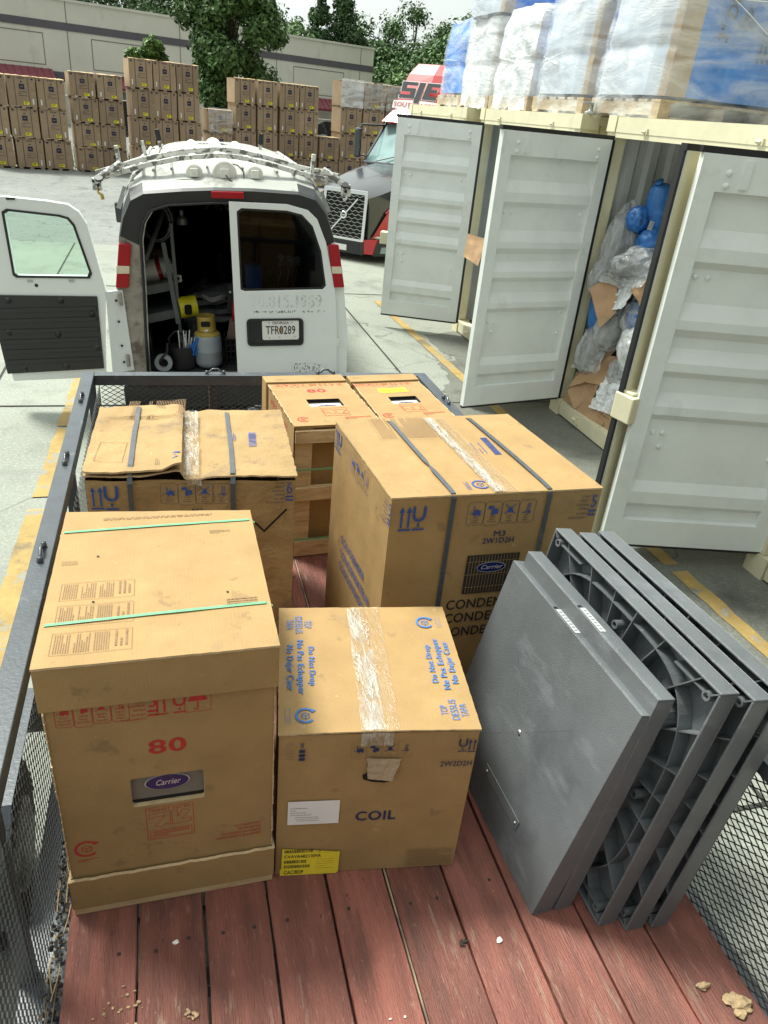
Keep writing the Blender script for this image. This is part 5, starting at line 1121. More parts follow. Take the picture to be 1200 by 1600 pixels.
# ---------------- condenser boxes
def condenser(t, q, H, c, digit, code, worn=False, seed=0, side=True, strapx=(.26, .72), lift=None, emb=True):
    mb = MB(); P = [Vector(p_) - Vector(c) for p_ in q]; km = 'kraft_worn' if worn else 'kraft'; amp = .012 if worn else .003
    for a, b in ((0, 1), (1, 2), (2, 3), (3, 0)):
        A3 = Vector((P[a].x, P[a].y, 0)); B3 = Vector((P[b].x, P[b].y, 0)); N_ = (B3 - A3).cross(UP).normalized()
        mb.grid(40, 32, lambda u, v: A3.lerp(B3, u) + UP * (H * v) + N_ * ((amp * noise.noise(Vector((u * 4, v * 4, a + seed))) + amp * .4 * noise.noise(Vector((u * 12, v * 12, a + seed)))) * min(1, 8 * u * (1 - u) + (.3 if worn else 0))), km)
    panel_lip(mb, q, H, c, km, .006 if worn else .003, .006, .006 if worn else .0015, seed, 50, lift)
    O_, U_, L_ = face(q, 0, 1, c, 0, -(.0135 if worn else .0035)); p = Print(mb, O_, U_, UP, 'print_blue', .0012)
    if not worn:
        p.arrows(.038, .779, .076); p.glass_(.097, .779, .076); p.handling(.264, .774, .248, .085, 'print_blue', 'print_navy')
        p.text('M3', .373, .724, .022, 'print_navy', bold=.014, tw=.041); p.text('2W1D2H', .336, .697, .022, 'print_navy', bold=.014, tw=.116); p.stackh(.715, .775, .095, digit, 'print_blue', 'print_navy')
        x0, x1, y0, y1 = .292, .489, .493, .652; p.rect(x0, y0, x1, y1, 'print_black')
        for i in range(1, 17): p.rect(x0 + (x1 - x0) * i / 17 - .0007, y0 + .004, x0 + (x1 - x0) * i / 17 + .0007, y1 - .004, km, 1.4)
        for v in (.17, .5, .83): p.rect(x0 + .003, y0 + (y1 - y0) * v - .0007, x1 - .003, y0 + (y1 - y0) * v + .0007, km, 1.4)
        p.disc(.387, .600, .0545, .0215, 'badge_silver', 1.8); p.disc(.387, .600, .0525, .0195, 'badge_blue', 2.1); p.text('Carrier', .387, .593, .017, 'badge_silver', bold=.012, shear=.35, tw=.082, align='CENTER', k=2.5)
        for s_, z_, w_ in (('CONDENSER', .430, .295), ('CONDENSATEUR', .371, .400), ('CONDENSADOR', .308, .365)): p.text(s_, .240, z_, .040, 'print_black', bold=.020, tw=w_)
        O2, U2, L2 = face(q, 3, 0, c, 0, -.0035); p2 = Print(mb, O2, U2, UP, 'print_blue', .0012)
        p2.arrows(.028, .800, .072); p2.glass_(.078, .798, .070); p2.handling(.226, .784, .212, .080, 'print_blue', 'print_navy'); p2.stackh(.630, .782, .092, digit, 'print_blue', 'print_navy')
        for s_, z_, w_ in (('CONDENSER', .450, .290), ('CONDENSATEUR', .388, .365), ('CONDENSADOR', .330, .350)): p2.text(s_, .175, z_, .034, 'print_blue', bold=.012, tw=w_)
    else:
        p.arrows(.024, .672, .075); p.glass_(.083, .670, .080); p.handling(.246, .680, .238, .080, 'print_blue', 'print_navy'); p.text('M2', .349, .640, .020, 'print_navy', bold=.012, tw=.037); p.stackh(.674, .680, .090, digit, 'print_blue', 'print_navy')
    V_ = Vector((P[3].x - P[0].x, P[3].y - P[0].y, 0)).normalized(); D = (P[3] - P[0]).length
    lf = lift or (lambda u, v: 0)
    Ot = Vector((P[0].x, P[0].y, H + .0075)); p3 = Print(mb, Ot, U_, V_, 'print_faint', .0012)
    if not worn:
        p3.frame(.085, .445, .320, .665, .001, 'print_faint'); p3.fine(.092, .450, .155, .660, 9, 'print_faint', True, 7, False); p3.fine(.175, .455, .315, .660, 22, 'print_faint', True, 9, False)
        p3.rect(.3715, 0, .3735, D, 'seam'); p3.recycle(.325, .060, .030, 'print_blue'); p3.fine(.268, .025, .286, .085, 4, 'print_blue', True, 4, border=False)
        for i in range(15): p3.rect(.477, .290 + i * .0105, .504, .2955 + i * .0105, 'print_blue')
        for i in range(3): p3.fine(.415 + .016 * i, .30, .423 + .016 * i, .40, 1, 'print_blue', True, i, False)
    mb.build('carton', t)
    for s_ in strapx:    # black straps
        mb = MB(); tw = .0085; g = .004; A3 = Vector((P[0].x, P[0].y, 0)).lerp(Vector((P[1].x, P[1].y, 0)), s_); B3 = Vector((P[3].x, P[3].y, 0)).lerp(Vector((P[2].x, P[2].y, 0)), s_)
        dirn = (B3 - A3).normalized(); pts = []; of = .017 if worn else .006
        for zz in (0, H * .5, H * .9, H - .006): pts.append(A3 - dirn * of + UP * zz)
        pts.append(A3 + dirn * .004 + UP * (H + .0105 + lf(s_, 0) + (.002 if worn else 0)))
        for i in range(1, 16): v = i / 16; pts.append(A3.lerp(B3, v) + UP * (H + .0095 + max(lf(s_, v), 0) + (.024 if worn and s_ < .45 else .004 if worn else .002) + (.004 * sin(v * pi) if not worn else 0)) + U_ * (.0018 * sin(v * 5 + s_ * 9)))
        pts.append(B3 + dirn * of + UP * (H - .006)); pts.append(B3 + dirn * of)
        vs = []; 
        for i, p_ in enumerate(pts):
            tw_ = tw * (.35 if (not worn and s_ < .4 and i == 9) else 1); vs += [p_ - U_ * tw_, p_ + U_ * tw_]
        mb.add(vs, [(2 * i, 2 * i + 1, 2 * i + 3, 2 * i + 2) for i in range(len(pts) - 1)], 'strap_black'); mb.build('strap', t)
    return O_, U_, L_, V_, D, Ot
qm3 = [(.644, 1.950), (1.400, 1.957), (1.339, 2.640), (.596, 2.596)]; c = (1.0, 2.28)
t = thing('condenser_box', 'large brown condenser box marked M3 2W1D2H, black straps, in the middle of the trailer', 'box', (*c, DZ))
O_, U_, L_, V_, D, Ot = condenser(t, qm3, .884, c, '5', ('M3', '2W1D2H'), False, 2, True, (.275, .735))
mb = MB(); tape(mb, Ot, U_, V_, .350, .440, 0, D, .0018, 'brown_tape', 3, .0006); tape(mb, Ot, U_, V_, .352, .392, -.002, D, .0035, 'packing_tape', 4, .004); tape(mb, Ot, U_, V_, .356, .380, 0, D * .97, .006, 'packing_tape', 6, .004); mb.build('packing_tape', t)
qm2 = [(-.309, 2.398), (.404, 2.343), (.433, 2.985), (-.290, 2.983)]; c = (.06, 2.68)
t = thing('condenser_box', 'worn crumpled brown box marked with a 6, lifted torn lid flaps, against the left side', 'box', (*c, DZ))
def lf2(u, v):
    a = .010 + .010 * noise.noise(Vector((u * 3, v * 3, 8))) + .004 * noise.noise(Vector((u * 11, v * 9, 3)))
    if u < .46: a += .022 * math.exp(-((u - .44) / .10) ** 2) * (.6 + .6 * (1 - v) ** 3) + .012 * (v > .8) * sin(u * 6)
    return a - .012 * math.exp(-((u - .50) / .05) ** 2) + .004
O_, U_, L_, V_, D, Ot = condenser(t, qm2, .765, c, '6', ('M2', '2W2D2H'), True, 5, False, (.205, .69), lf2, False)
mb = MB(); P = [Vector(p_) - Vector(c) for p_ in qm2]   # left flap lying over the other
def fl(u, v): return Ot + U_ * (-.004 + (L_ * .455) * u + .004 * noise.noise(Vector((v * 5, 0, 1)))) + V_ * (-.012 * (u > .0) * (.5 + .5 * sin(u * 9)) - .006 + (D + .012) * v) + UP * (.020 + lf2(u * .455, v) * .9 + .020 * (u > .8) * (u - .8) * 5 * (1 - v) + .003 * noise.noise(Vector((u * 7, v * 7, 4))))
mb.grid(40, 40, fl, 'kraft_worn'); mb.grid(40, 1, lambda u, v: fl(u, 0) - UP * (.007 * v), 'kraft_edge'); mb.grid(1, 40, lambda u, v: fl(1, v) - UP * (.007 * u), 'kraft_edge')
mb.grid(40, 1, lambda u, v: fl(u, 1) - UP * (.007 * v), 'kraft_edge')
p3 = Print(mb, Ot + UP * .0, U_, V_, 'print_faint', .0012)
def onflap(draw):   # print following the lifted flap
    k = len(mb.v); draw()
    for i in range(k, len(mb.v)):
        v = Vector(mb.v[i]) - Ot; a = v.dot(U_) / (L_ * .455); b = v.dot(V_) / D
        if 0 <= a <= 1: q = fl(min(max(a, 0), 1), min(max(b, 0), 1)); mb.v[i] = (v.x + Ot.x, v.y + Ot.y, q.z + .0018)
        else: mb.v[i] = (v.x + Ot.x, v.y + Ot.y, Ot.z + lf2(a * .455, b) + .004)
onflap(lambda: (p3.fine(.082, .46, .122, .635, 7, 'print_faint', True, 7, True), p3.fine(.160, .46, .305, .635, 22, 'print_faint', True, 8, True), p3.recycle(.284, .068, .030, 'print_blue'), p3.fine(.225, .03, .245, .095, 3, 'print_faint', True, 3, False),
                p3.frame(L_ * .03, D * .12, L_ * .16, D * .40, .0015, 'print_faint'), [p3.rect(L_ * .775, D * (.40 + i * .018), L_ * .815, D * (.409 + i * .018), 'print_blue') for i in range(13)], p3.fine(L_ * .69, D * .50, L_ * .71, D * .64, 2, 'print_blue', True, 4, False)))
mb.build('lid_flap', t, smooth=False)
mb = MB(); mb.grid(14, 60, lambda u, v: Ot + U_ * (L_ * (.455 + .075 * u) + .004 * noise.noise(Vector((v * 9, 2, 1)))) + V_ * (-.02 + D * v) + UP * (.022 + .014 * abs(noise.noise(Vector((u * 4, v * 22, 1)))) + lf2(.5, v)), 'packing_tape')
mb.grid(10, 6, lambda u, v: Ot + U_ * (L_ * (.46 + .07 * u) + .01 * v) - V_ * (.022 + .004 * sin(u * 9)) + UP * (.03 - .045 * v), 'packing_tape'); mb.build('packing_tape', t)
mb = MB(); Of, Uf, Lf = face(qm2, 0, 1, c, 0, -.016); p = Print(mb, Of, Uf, UP, 'dark_void', .002); p.line([(L_ * .955, .655), (L_ * .90, .61), (L_ * .845, .565)], .008); p.line([(L_ * .845, .565), (L_ * .80, .60)], .008); mb.build('torn_slit', t)

# ---------------- two furnace boxes lying on their backs, pallets to the rear
def lying(label, q, zt, big, lab, seed):
    c = ((q[0][0] + q[1][0] + q[2][0] + q[3][0]) / 4, (q[0][1] + q[1][1] + q[2][1] + q[3][1]) / 4); H = zt - DZ
    t = thing('furnace_box', label, 'box', (*c, DZ)); P = [Vector(p_) - Vector(c) for p_ in q]; W_ = (P[1] - P[0]).length; D_ = (P[3] - P[0]).length
    U_ = Vector((P[1].x - P[0].x, P[1].y - P[0].y, 0)).normalized(); V_ = Vector((P[3].x - P[0].x, P[3].y - P[0].y, 0)).normalized(); Nv = U_.cross(UP)
    A3 = Vector((P[0].x, P[0].y, 0)); pd = .085; rz = lambda a, b, z: A3 + U_ * a + V_ * b + UP * z
    def bx(mb, a0, a1, b0, b1, z0, z1, m): mb.hexa([rz(a0, b0, z0), rz(a1, b0, z0), rz(a1, b1, z0), rz(a0, b1, z0), rz(a0, b0, z1), rz(a1, b0, z1), rz(a1, b1, z1), rz(a0, b1, z1)], m)
    mb = MB(); D1 = D_ - .105
    win = rrect(W_ * .33, D_ * .36, W_ * .74, D_ * .505, .006); Ot = rz(0, 0, H)
    Vt = V_; Nt = U_.cross(V_)
    annulus(mb, [(0, .01), (W_, .01), (W_, D1), (0, D1)], win, 'kraft', (Ot, U_, V_), 0)
    annulus(mb, rrect(W_ * .33 - .002, D_ * .36 - .002, W_ * .74 + .002, D_ * .505 + .002, .006), rrect(W_ * .33, D_ * .36, W_ * .74, D_ * .505, .006), 'dark_void', (Ot - UP * .016, U_, V_), .015)
    for (a0, b0, a1, b1) in ((0, D1, 0, pd), (W_, pd, W_, D1), (0, pd, W_, pd)):
        mb.add([rz(a0, b0, 0), rz(a1, b1, 0), rz(a1, b1, H), rz(a0, b0, H)], [(0, 1, 2, 3)], 'kraft')
    bx(mb, 0.0, W_, .012, pd, H - .012, H - .003, 'kraft'); bx(mb, -.003, -.0005, .012, pd + .01, .02, H - .001, 'kraft')
    r = random.Random(seed)
    for k in range(24): yy = .03 + k * .0225; w_ = r.uniform(.002, .007); bx(mb, W_, W_ + w_, yy, yy + .019, H - .004, H + .001, 'kraft_edge'); bx(mb, -w_, 0, yy, yy + .019, H - .004, H + .001, 'kraft_edge')
    p = Print(mb, Ot, U_, V_, 'print_red', .0014)
    p.handling(W_ * .03, D1 - .052, W_ * .42, .045, 'print_red', words=False); p.fine(W_ * .47, D1 - .048, W_ * .58, D1 - .008, 4, 'print_red', border=False); p.text('5', W_ * .60, D1 - .04, .03, 'print_red'); p.arrows(W_ * .68, D1 - .036, .03); p.glass_(W_ * .78, D1 - .036, .03); p.umbrella(W_ * .88, D1 - .04, .028)
    if big: p.text('80', W_ * .40, D_ * .645, .045, bold=.025, wx=1.5)
    x_, y_, k = W_ * .42, D_ * .175, W_ * .30; p.frame(x_, y_, x_ + k, y_ + .095, .0022)
    for z in ([(.04, .75), (.46, .75), (.46, .2), (.36, .2), (.2, .45), (.04, .3)], [(.54, .2), (.54, .75), (.7, .75), (.95, .6), (.75, .3), (.96, .2)]): p.line([(x_ + a * k, y_ + b * .1) for a, b in z], .0022, None, True)
    p.recycle(W_ * .14, D_ * .125, .028); p.fine(W_ * .62, D_ * .10, W_ * .95, D_ * .15, 3, 'print_red', border=False)
    sp = Print(mb, rz(-.0005, D1, 0), -V_, UP, 'print_red', .0012); sp.handling(.05, H - .1, .2, .07, 'print_red', words=False); sp.fine(.3, H - .12, .42, H - .05, 4, 'print_red', border=False)
    mb.build('body', t)
    mb = MB(); bx(mb, W_ * .31, W_ * .76, D_ * .34, D_ * .52, H - .022, H - .0165, 'paper_white'); bx(mb, W_ * .33, W_ * .74, D_ * .475, D_ * .51, H - .016, H - .0155, 'dark_void'); mb.build('unit_window', t)
    emblem('badge', t, rz(W_ * .56, D_ * .405, H - .0162), U_, V_, W_ * .13, .026, .002)
    if lab: mb = MB(); p = Print(mb, Ot, U_, V_, 'label_bright_yellow', .0026); p.rect(W_ * .34, D_ * .60, W_ * .76, D_ * .69); p.fine(W_ * .36, D_ * .61, W_ * .7, D_ * .68, 4, 'print_faint', border=False); mb.build('yellow_label', t)
    mb = MB(); bx(mb, -.012, W_ + .006, D1 + .006, D_, -.0, H + .010, 'kraft'); mb.build('lid', t, bevel=.003)
    wt = bpy.data.objects.new('wooden_pallet', None); COL.objects.link(wt); wt.parent = t; fz = H / .687
    for z0, z1, nm in ((.002, .082, 0), (.309 * fz, .377 * fz, 1), (.604 * fz, .665 * fz, 2)):
        mb = MB(); bx(mb, .003, W_ - .003, .0, .018, z0, z1, 'pine'); bx(mb, .003, W_ - .003, .018, .035, z1 - .022, z1 - .002, 'pine'); mb.build('board', wt, bevel=.0015)
    for a0 in (.006, W_ - .088):
        mb = MB(); bx(mb, a0, a0 + .082, .02, pd - .004, .004, H - .016, 'pine'); mb.build('stringer', wt, bevel=.0015)
    for zz in (.095, .470):
        mb = MB(); bx(mb, -.006, W_ + .006, -.004, -.002, zz, zz + .008, 'strap_green'); bx(mb, -.0105, -.006, -.004, D_, zz, zz + .008, 'strap_green'); mb.build('strap', t)
lying('furnace box lying flat with red 80 and badge window, wooden pallet end to the rear', [(.510, 3.02), (.918, 3.05), (.880, 3.695), (.452, 3.69)], 1.187, True, False, 1)
lying('furnace box lying flat with yellow label above its badge window, beside right trailer rail', [(.934, 3.06), (1.305, 3.10), (1.245, 3.715), (.902, 3.70)], 1.187, False, True, 2)

# ================================================================== GREY PLASTIC PADS
def pad_mat(x, y, a, b):
    e = Vector((sin(a), cos(a), 0)); s = Vector((cos(a), -sin(a), 0)); u = s * sin(b) + UP * cos(b); n = e.cross(u)
    M = Matrix((e, u, n)).transposed().to_4x4(); M.translation = Vector((x, y, DZ + .002)); return M
def smooth_pad(label, x, y, a, b, W_, L_, T, notch):
    t = thing('equipment_pad', label, 'pad', mat=pad_mat(x, y, a, b), group='grey plastic equipment pads leaning together')
    mb = MB(); th = .006
    mb.prism([(0, 0), (W_, 0), (W_, L_), (0, L_)], th, 'pad_plastic')
    for (x0, y0, x1, y1) in ((0, 0, W_, th), (0, L_ - th, W_, L_), (0, th, th, L_ - th), (W_ - th, th, W_, L_ - th)): mb.box((x0, y0, th), (x1, y1, T), 'pad_plastic')
    for k in range(1, 8): walls2([(W_ * k / 8, th), (W_ * k / 8, L_ - th)], .004, th, T - .01, mb, 'pad_plastic'); walls2([(th, L_ * k / 8), (W_ - th, L_ * k / 8)], .004, th, T - .012, mb, 'pad_plastic')
    mb.build('slab', t, bevel=.004)
    mb = MB(); mb.lathe([(0, -.004), (.006, -.0035), (.008, 0)], (W_ * .5, L_ * .47, -.0002), 'steel_bright', 10); mb.build('centre_screw', t)
    mb = MB(); cx_, cy_ = W_ * .5, L_ * .47
    for A in (48, 132, 228, 312):
        A = radians(A + 3); l_ = .26; mb.prism([(cx_ + .03 * cos(A) - .0015 * sin(A), cy_ + .03 * sin(A) + .0015 * cos(A)), (cx_ + l_ * cos(A), cy_ + l_ * sin(A)), (cx_ + .03 * cos(A) + .0015 * sin(A), cy_ + .03 * sin(A) - .0015 * cos(A))], .0004, 'pad_plastic', ((0, 0, -.0004), (1, 0, 0), (0, 1, 0)))
    mb.build('mould_lines', t)
    mb = MB(); F = [(.19, .115), (.42, .115), (.42, .15), (.19, .15)]; mb.prism(F[::-1] if False else F, .003, 'pad_plastic', ((0, 0, -.0032), (1, 0, 0), (0, 1, 0)))
    for xx in (.205, .405): mb.lathe([(0, .003), (.004, .0025), (.005, 0)], (xx, .132, -.0034), 'steel_bright', 8, (0, 0, -1))
    mb.build('cover_plate', t, bevel=.0012)
    mb = MB(); y0 = L_ + .0012; mb.add([(W_ * notch, y0, .004), (W_ * (notch - .16), y0, .004), (W_ * (notch - .16), y0, .024), (W_ * notch, y0, .024)], [(0, 1, 2, 3)], 'label_grey')
    mb.add([(W_ * notch + .001, y0 + .0004, .002), (W_ * notch + .012, y0 + .0004, .002), (W_ * notch + .012, y0 + .0004, .016), (W_ * notch + .001, y0 + .0004, .016)], [(0, 1, 2, 3)], 'dark_void')
    for i in range(7): xx = W_ * (notch - .02 - .02 * i); mb.add([(xx, y0 + .0008, .008), (xx - .003, y0 + .0008, .008), (xx - .003, y0 + .0008, .019), (xx, y0 + .0008, .019)], [(0, 1, 2, 3)], 'unit_panel')
    mb.build('edge_label', t)
def ribbed_pad(label, x, y, a, b, W_, L_, T):
    t = thing('equipment_pad', label, 'pad', mat=pad_mat(x, y, a, b), group='grey plastic equipment pads leaning together')
    mb = MB(); th = .007; m = 'pad_plastic'
    mb.prism([(0, 0), (W_, 0), (W_, L_), (0, L_)], .005, m, ((0, 0, T - .005), (1, 0, 0), (0, 1, 0)))
    for (x0, y0, x1, y1) in ((0, 0, W_, th), (0, L_ - th, W_, L_), (0, th, th, L_ - th), (W_ - th, th, W_, L_ - th)): mb.box((x0, y0, 0), (x1, y1, T - .005), m)
    mb.build('shell', t, bevel=.003)
    mb = MB(); C = Vector((W_ / 2, L_ / 2)); z1 = T - .006
    def ring(cx, cy, r, z0=.004, n=36, t_=.004): walls2([(cx + r * cos(2 * pi * i / n), cy + r * sin(2 * pi * i / n)) for i in range(n)], t_, z0, z1, mb, m, True)
    R0 = min(W_, L_) * .36; ring(C.x, C.y, R0); ring(C.x, C.y, R0 * .62, .012); ring(C.x, C.y, R0 * .28, .012)
    for k in range(24):
        A = 2 * pi * (k + .5) / 24; d = Vector((cos(A), sin(A))); t0 = min((W_ / 2 - th) / max(abs(d.x), 1e-6), (L_ / 2 - th) / max(abs(d.y), 1e-6))
        walls2([C + d * R0, C + d * t0], .0035, .010 if k % 2 else .004, z1, mb, m)
        if k % 2: walls2([C + d * R0 * .28, C + d * R0], .0035, .014, z1, mb, m)
    for k in range(4):
        A = pi / 4 + k * pi / 2; q = C + Vector((cos(A), sin(A))) * R0 * 1.18; ring(q.x, q.y, R0 * .17, .003, 20)
    ins = .085; n = 40
    for k in range(40):   # scalloped inner frame
        pass
    def sup(r_, e): return [(C.x + (W_ / 2 - r_) * math.copysign(abs(cos(2 * pi * i / 60)) ** e, cos(2 * pi * i / 60)), C.y + (L_ / 2 - r_) * math.copysign(abs(sin(2 * pi * i / 60)) ** e, sin(2 * pi * i / 60))) for i in range(60)]
    walls2(sup(.045, .55), .004, .008, z1, mb, m, True)
    for bx, by in ((.035, .035), (W_ - .035, .035), (W_ - .035, L_ - .035), (.035, L_ - .035), (W_ / 2, .09), (W_ / 2, L_ - .09), (.09, L_ / 2), (W_ - .09, L_ / 2)):
        mb.lathe([(.008, 0), (.013, 0), (.013, z1), (.008, z1), (.008, 0)], (bx, by, 0), m, 14)
        d = Vector((bx, by)) - C
        if abs(abs(d.x) - (W_ / 2 - .035)) < .01 and abs(abs(d.y) - (L_ / 2 - .035)) < .01: walls2([(bx + math.copysign(.011, d.x), by + math.copysign(.011, d.y)), (bx + math.copysign(.03, d.x), by + math.copysign(.03, d.y))], .004, .0, z1, mb, m); walls2([(bx, by), (bx - math.copysign(.14, d.x) * .9, by)], .0035, .006, z1, mb, m)
    mb.build('ribs', t)
    return t
smooth_pad('smooth grey pad nearest the COIL box, front of the leaning row', .901, 1.078, -.042, .201, .704, .745, .062, .62)
smooth_pad('second smooth grey pad, sandwiched between first pad and ribbed one', .974, 1.078, -.043, .136, .682, .784, .052, .55)
ribbed_pad('ribbed grey pad with open underside facing the boxes, third in the row', 1.074, 1.009, -.048, .129, .775, .849, .058)
ribbed_pad('fourth grey pad, ribbed, between the ribbed third and the outermost', 1.145, .980, -.050, .130, .775, .846, .060)
ribbed_pad('outermost grey pad leaning against the right mesh side', 1.225, .974, -.060, .124, .779, .847, .058)

# ================================================================== VAN
VM = Matrix.Translation((.5527, 6.36, 0)) @ Matrix.Rotation(-.0285, 4, 'Z') @ Matrix.Rotation(-.0438, 4, 'Y')
van = thing('cargo_van', 'white cargo van with dark rear pillars, left rear door open, full of tools', 'van', mat=VM)
outer = [(-1.0, .28), (-1.0, .41), (-.925, 1.04), (-.86, 1.41), (-.808, 1.586), (-.738, 1.715), (-.638, 1.765), (-.35, 1.79), (-.108, 1.803), (.2, 1.803), (.56, 1.787), (.70, 1.747), (.785, 1.64), (.86, 1.43), (.945, 1.05), (.985, .66), (.985, .28)]
def scale_prof(kx, dz, kz=1): return [(x * kx, (z - .28) * kz + .28 + (dz if z > 1.7 else dz * max(0, (z - 1.3) / .4))) for x, z in outer]
mb = MB(); secs = [(0, outer), (.03, scale_prof(1.004, .02)), (.14, scale_prof(1.01, .07)), (.5, scale_prof(1.012, .135)), (2.0, scale_prof(1.015, .175)), (3.3, scale_prof(1.01, .15)), (3.9, scale_prof(.98, -.05)), (4.15, [(x * .97, min(z, 1.2)) for x, z in outer]), (5.3, [(x * .93, min(z, 1.02)) for x, z in outer]), (5.45, [(x * .90, min(z, .9)) for x, z in outer])]
n = len(outer); vs = [(x, y, z) for y, pr in secs for x, z in pr]
# hull is a shell of sheet metal: split by colour
def hull(rows, cols, m): mb.add(vs, [(i * n + k, i * n + k + 1, (i + 1) * n + k + 1, (i + 1) * n + k) for i in rows for k in cols], m)
hull(range(2, 9), list(range(0, 5)) + list(range(11, n - 1)), 'van_white'); hull(range(2, 9), range(5, 11), 'van_roof'); hull(range(0, 2), list(range(0, 3)) + list(range(13, n - 1)), 'van_white'); hull(range(0, 1), range(3, 13), 'van_black'); hull(range(1, 2), list(range(3, 6)) + list(range(10, 13)), 'van_black'); hull(range(1, 2), range(6, 10), 'van_roof')
mb.add([(x, 5.45, z) for x, z in secs[-1][1]], [tuple(range(n))], 'van_white')
for i in range(9): # raised roof ribs
    x = -.56 + i * .14; mb.tube([(x, .25, 1.90 + .052 * (1 - abs(x) / .6) ** .6), (x, 1.9, 1.945 + .055 * (1 - abs(x) / .6) ** .6), (x, 3.2, 1.925 + .05 * (1 - abs(x) / .6) ** .6)], .010, 'van_roof', 6)
mb.build('body', van, smooth=False)
# roof skin, dirtier, slightly proud
mb = MB(); zr = lambda x, v: [1.86, 1.93, 1.945, 1.965, 1.965, 1.95][v] + [.0, .015, .02, .022, .022, .02][v] * cos(x * 1.6); ys = [.14, .5, 1.2, 2.0, 2.8, 3.3]
mb.grid(14, 5, lambda u, v: ((-.60 + 1.2 * u), ys[int(round(v * 5))], zr(-.60 + 1.2 * u, int(round(v * 5))) - .07 * abs(2 * u - 1) ** 4 + .012), 'van_roof'); mb.build('roof_skin', van, smooth=True)
# rear frame ring between hull edge and door opening
op = [(-.765, .285), (-.745, .70), (-.722, 1.039), (-.705, 1.433), (-.67, 1.566), (-.605, 1.656), (-.467, 1.698), (-.1, 1.722), (.2, 1.725), (.463, 1.717), (.632, 1.675), (.710, 1.606), (.785, 1.425), (.868, 1.033), (.885, .70), (.892, .285)]
F = ((0, 0, 0), (1, 0, 0), (0, 0, 1))
mb = MB(); cc = (.05, 1.0)
low = lambda P: [p_ for p_ in P]
annulus(mb, outer, op, 'van_black', F, 0, cc, 120)
# recolour low parts
for i, f in enumerate(mb.f):
    z = sum(mb.v[k][2] for k in f) / len(f); x = sum(mb.v[k][0] for k in f) / len(f)
    if z < 1.405: mb.m[i] = mb.mi('van_white') if (x > 0 or z < .29) else mb.mi('van_jamb')
# jamb returning inwards
angs = [2 * pi * i / 80 for i in range(80)]; A = polar(op, cc, angs); k = len(mb.v)
mb.add([(x, -.001, z) for x, z in A] + [((x - cc[0]) * .965 + cc[0], .10, (z - cc[1]) * .975 + cc[1]) for x, z in A], [(i, (i + 1) % 80, 80 + (i + 1) % 80, 80 + i) for i in range(80)], 'van_jamb')
mb.build('rear_frame', van)
mb = MB(); mb.tube([(x * .985 + .0, -.012, z * .99 + .008) for x, z in op[:9]], .011, 'gasket', 8); mb.tube([(x * .965 - .0, .02, z * .985 + .012) for x, z in op[:9]], .007, 'steel_bright', 6); mb.build('door_seal', van, smooth=True)
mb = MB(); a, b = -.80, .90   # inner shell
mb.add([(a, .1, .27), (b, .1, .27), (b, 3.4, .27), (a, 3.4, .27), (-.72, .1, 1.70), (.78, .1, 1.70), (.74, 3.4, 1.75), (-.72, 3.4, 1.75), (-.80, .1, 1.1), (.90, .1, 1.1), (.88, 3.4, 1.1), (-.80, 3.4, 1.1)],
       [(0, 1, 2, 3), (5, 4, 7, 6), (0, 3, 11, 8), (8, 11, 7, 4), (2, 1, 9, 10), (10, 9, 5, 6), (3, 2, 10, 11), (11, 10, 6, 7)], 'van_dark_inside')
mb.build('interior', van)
mb = MB(); p = Print(mb, (-.14, 3.38, 1.22), (1, 0, 0), (0, 0, 1), 'decal_ghost', .004); r = random.Random(2)
for i in range(34): x_, z_ = r.uniform(0, .27), r.uniform(0, .09); p.rect(x_, z_, x_ + r.uniform(.008, .02), z_ + r.uniform(.006, .025), 'paper_white', 1 + i * .05)
mb.build('bulkhead_cutouts', van)
# tail lamps
def lamp(poly, rev, name='tail_lamp'):
    mb = MB(); F2 = ((0, -.0, 0), (1, 0, 0), (0, 0, 1)); mb.prism(poly, .035, 'lamp_red', F2); o = mb.build(name, van, bevel=.008)
    mb = MB(); mb.prism(rev, .0375, 'lamp_clear', F2); mb.build('reversing_lens', o, bevel=.003)
lamp([(-.925, 1.064), (-.824, 1.064), (-.767, 1.400), (-.861, 1.404)], [(-.906, 1.176), (-.806, 1.176), (-.797, 1.234), (-.897, 1.238)])
lamp([(.853, 1.060), (.944, 1.062), (.888, 1.412), (.800, 1.412)], [(.836, 1.178), (.926, 1.178), (.918, 1.236), (.828, 1.236)])
mb = MB(); mb.box((-.126, -.02, 1.748), (.126, .05, 1.798), 'lamp_red'); mb.build('brake_lamp', van, bevel=.006)
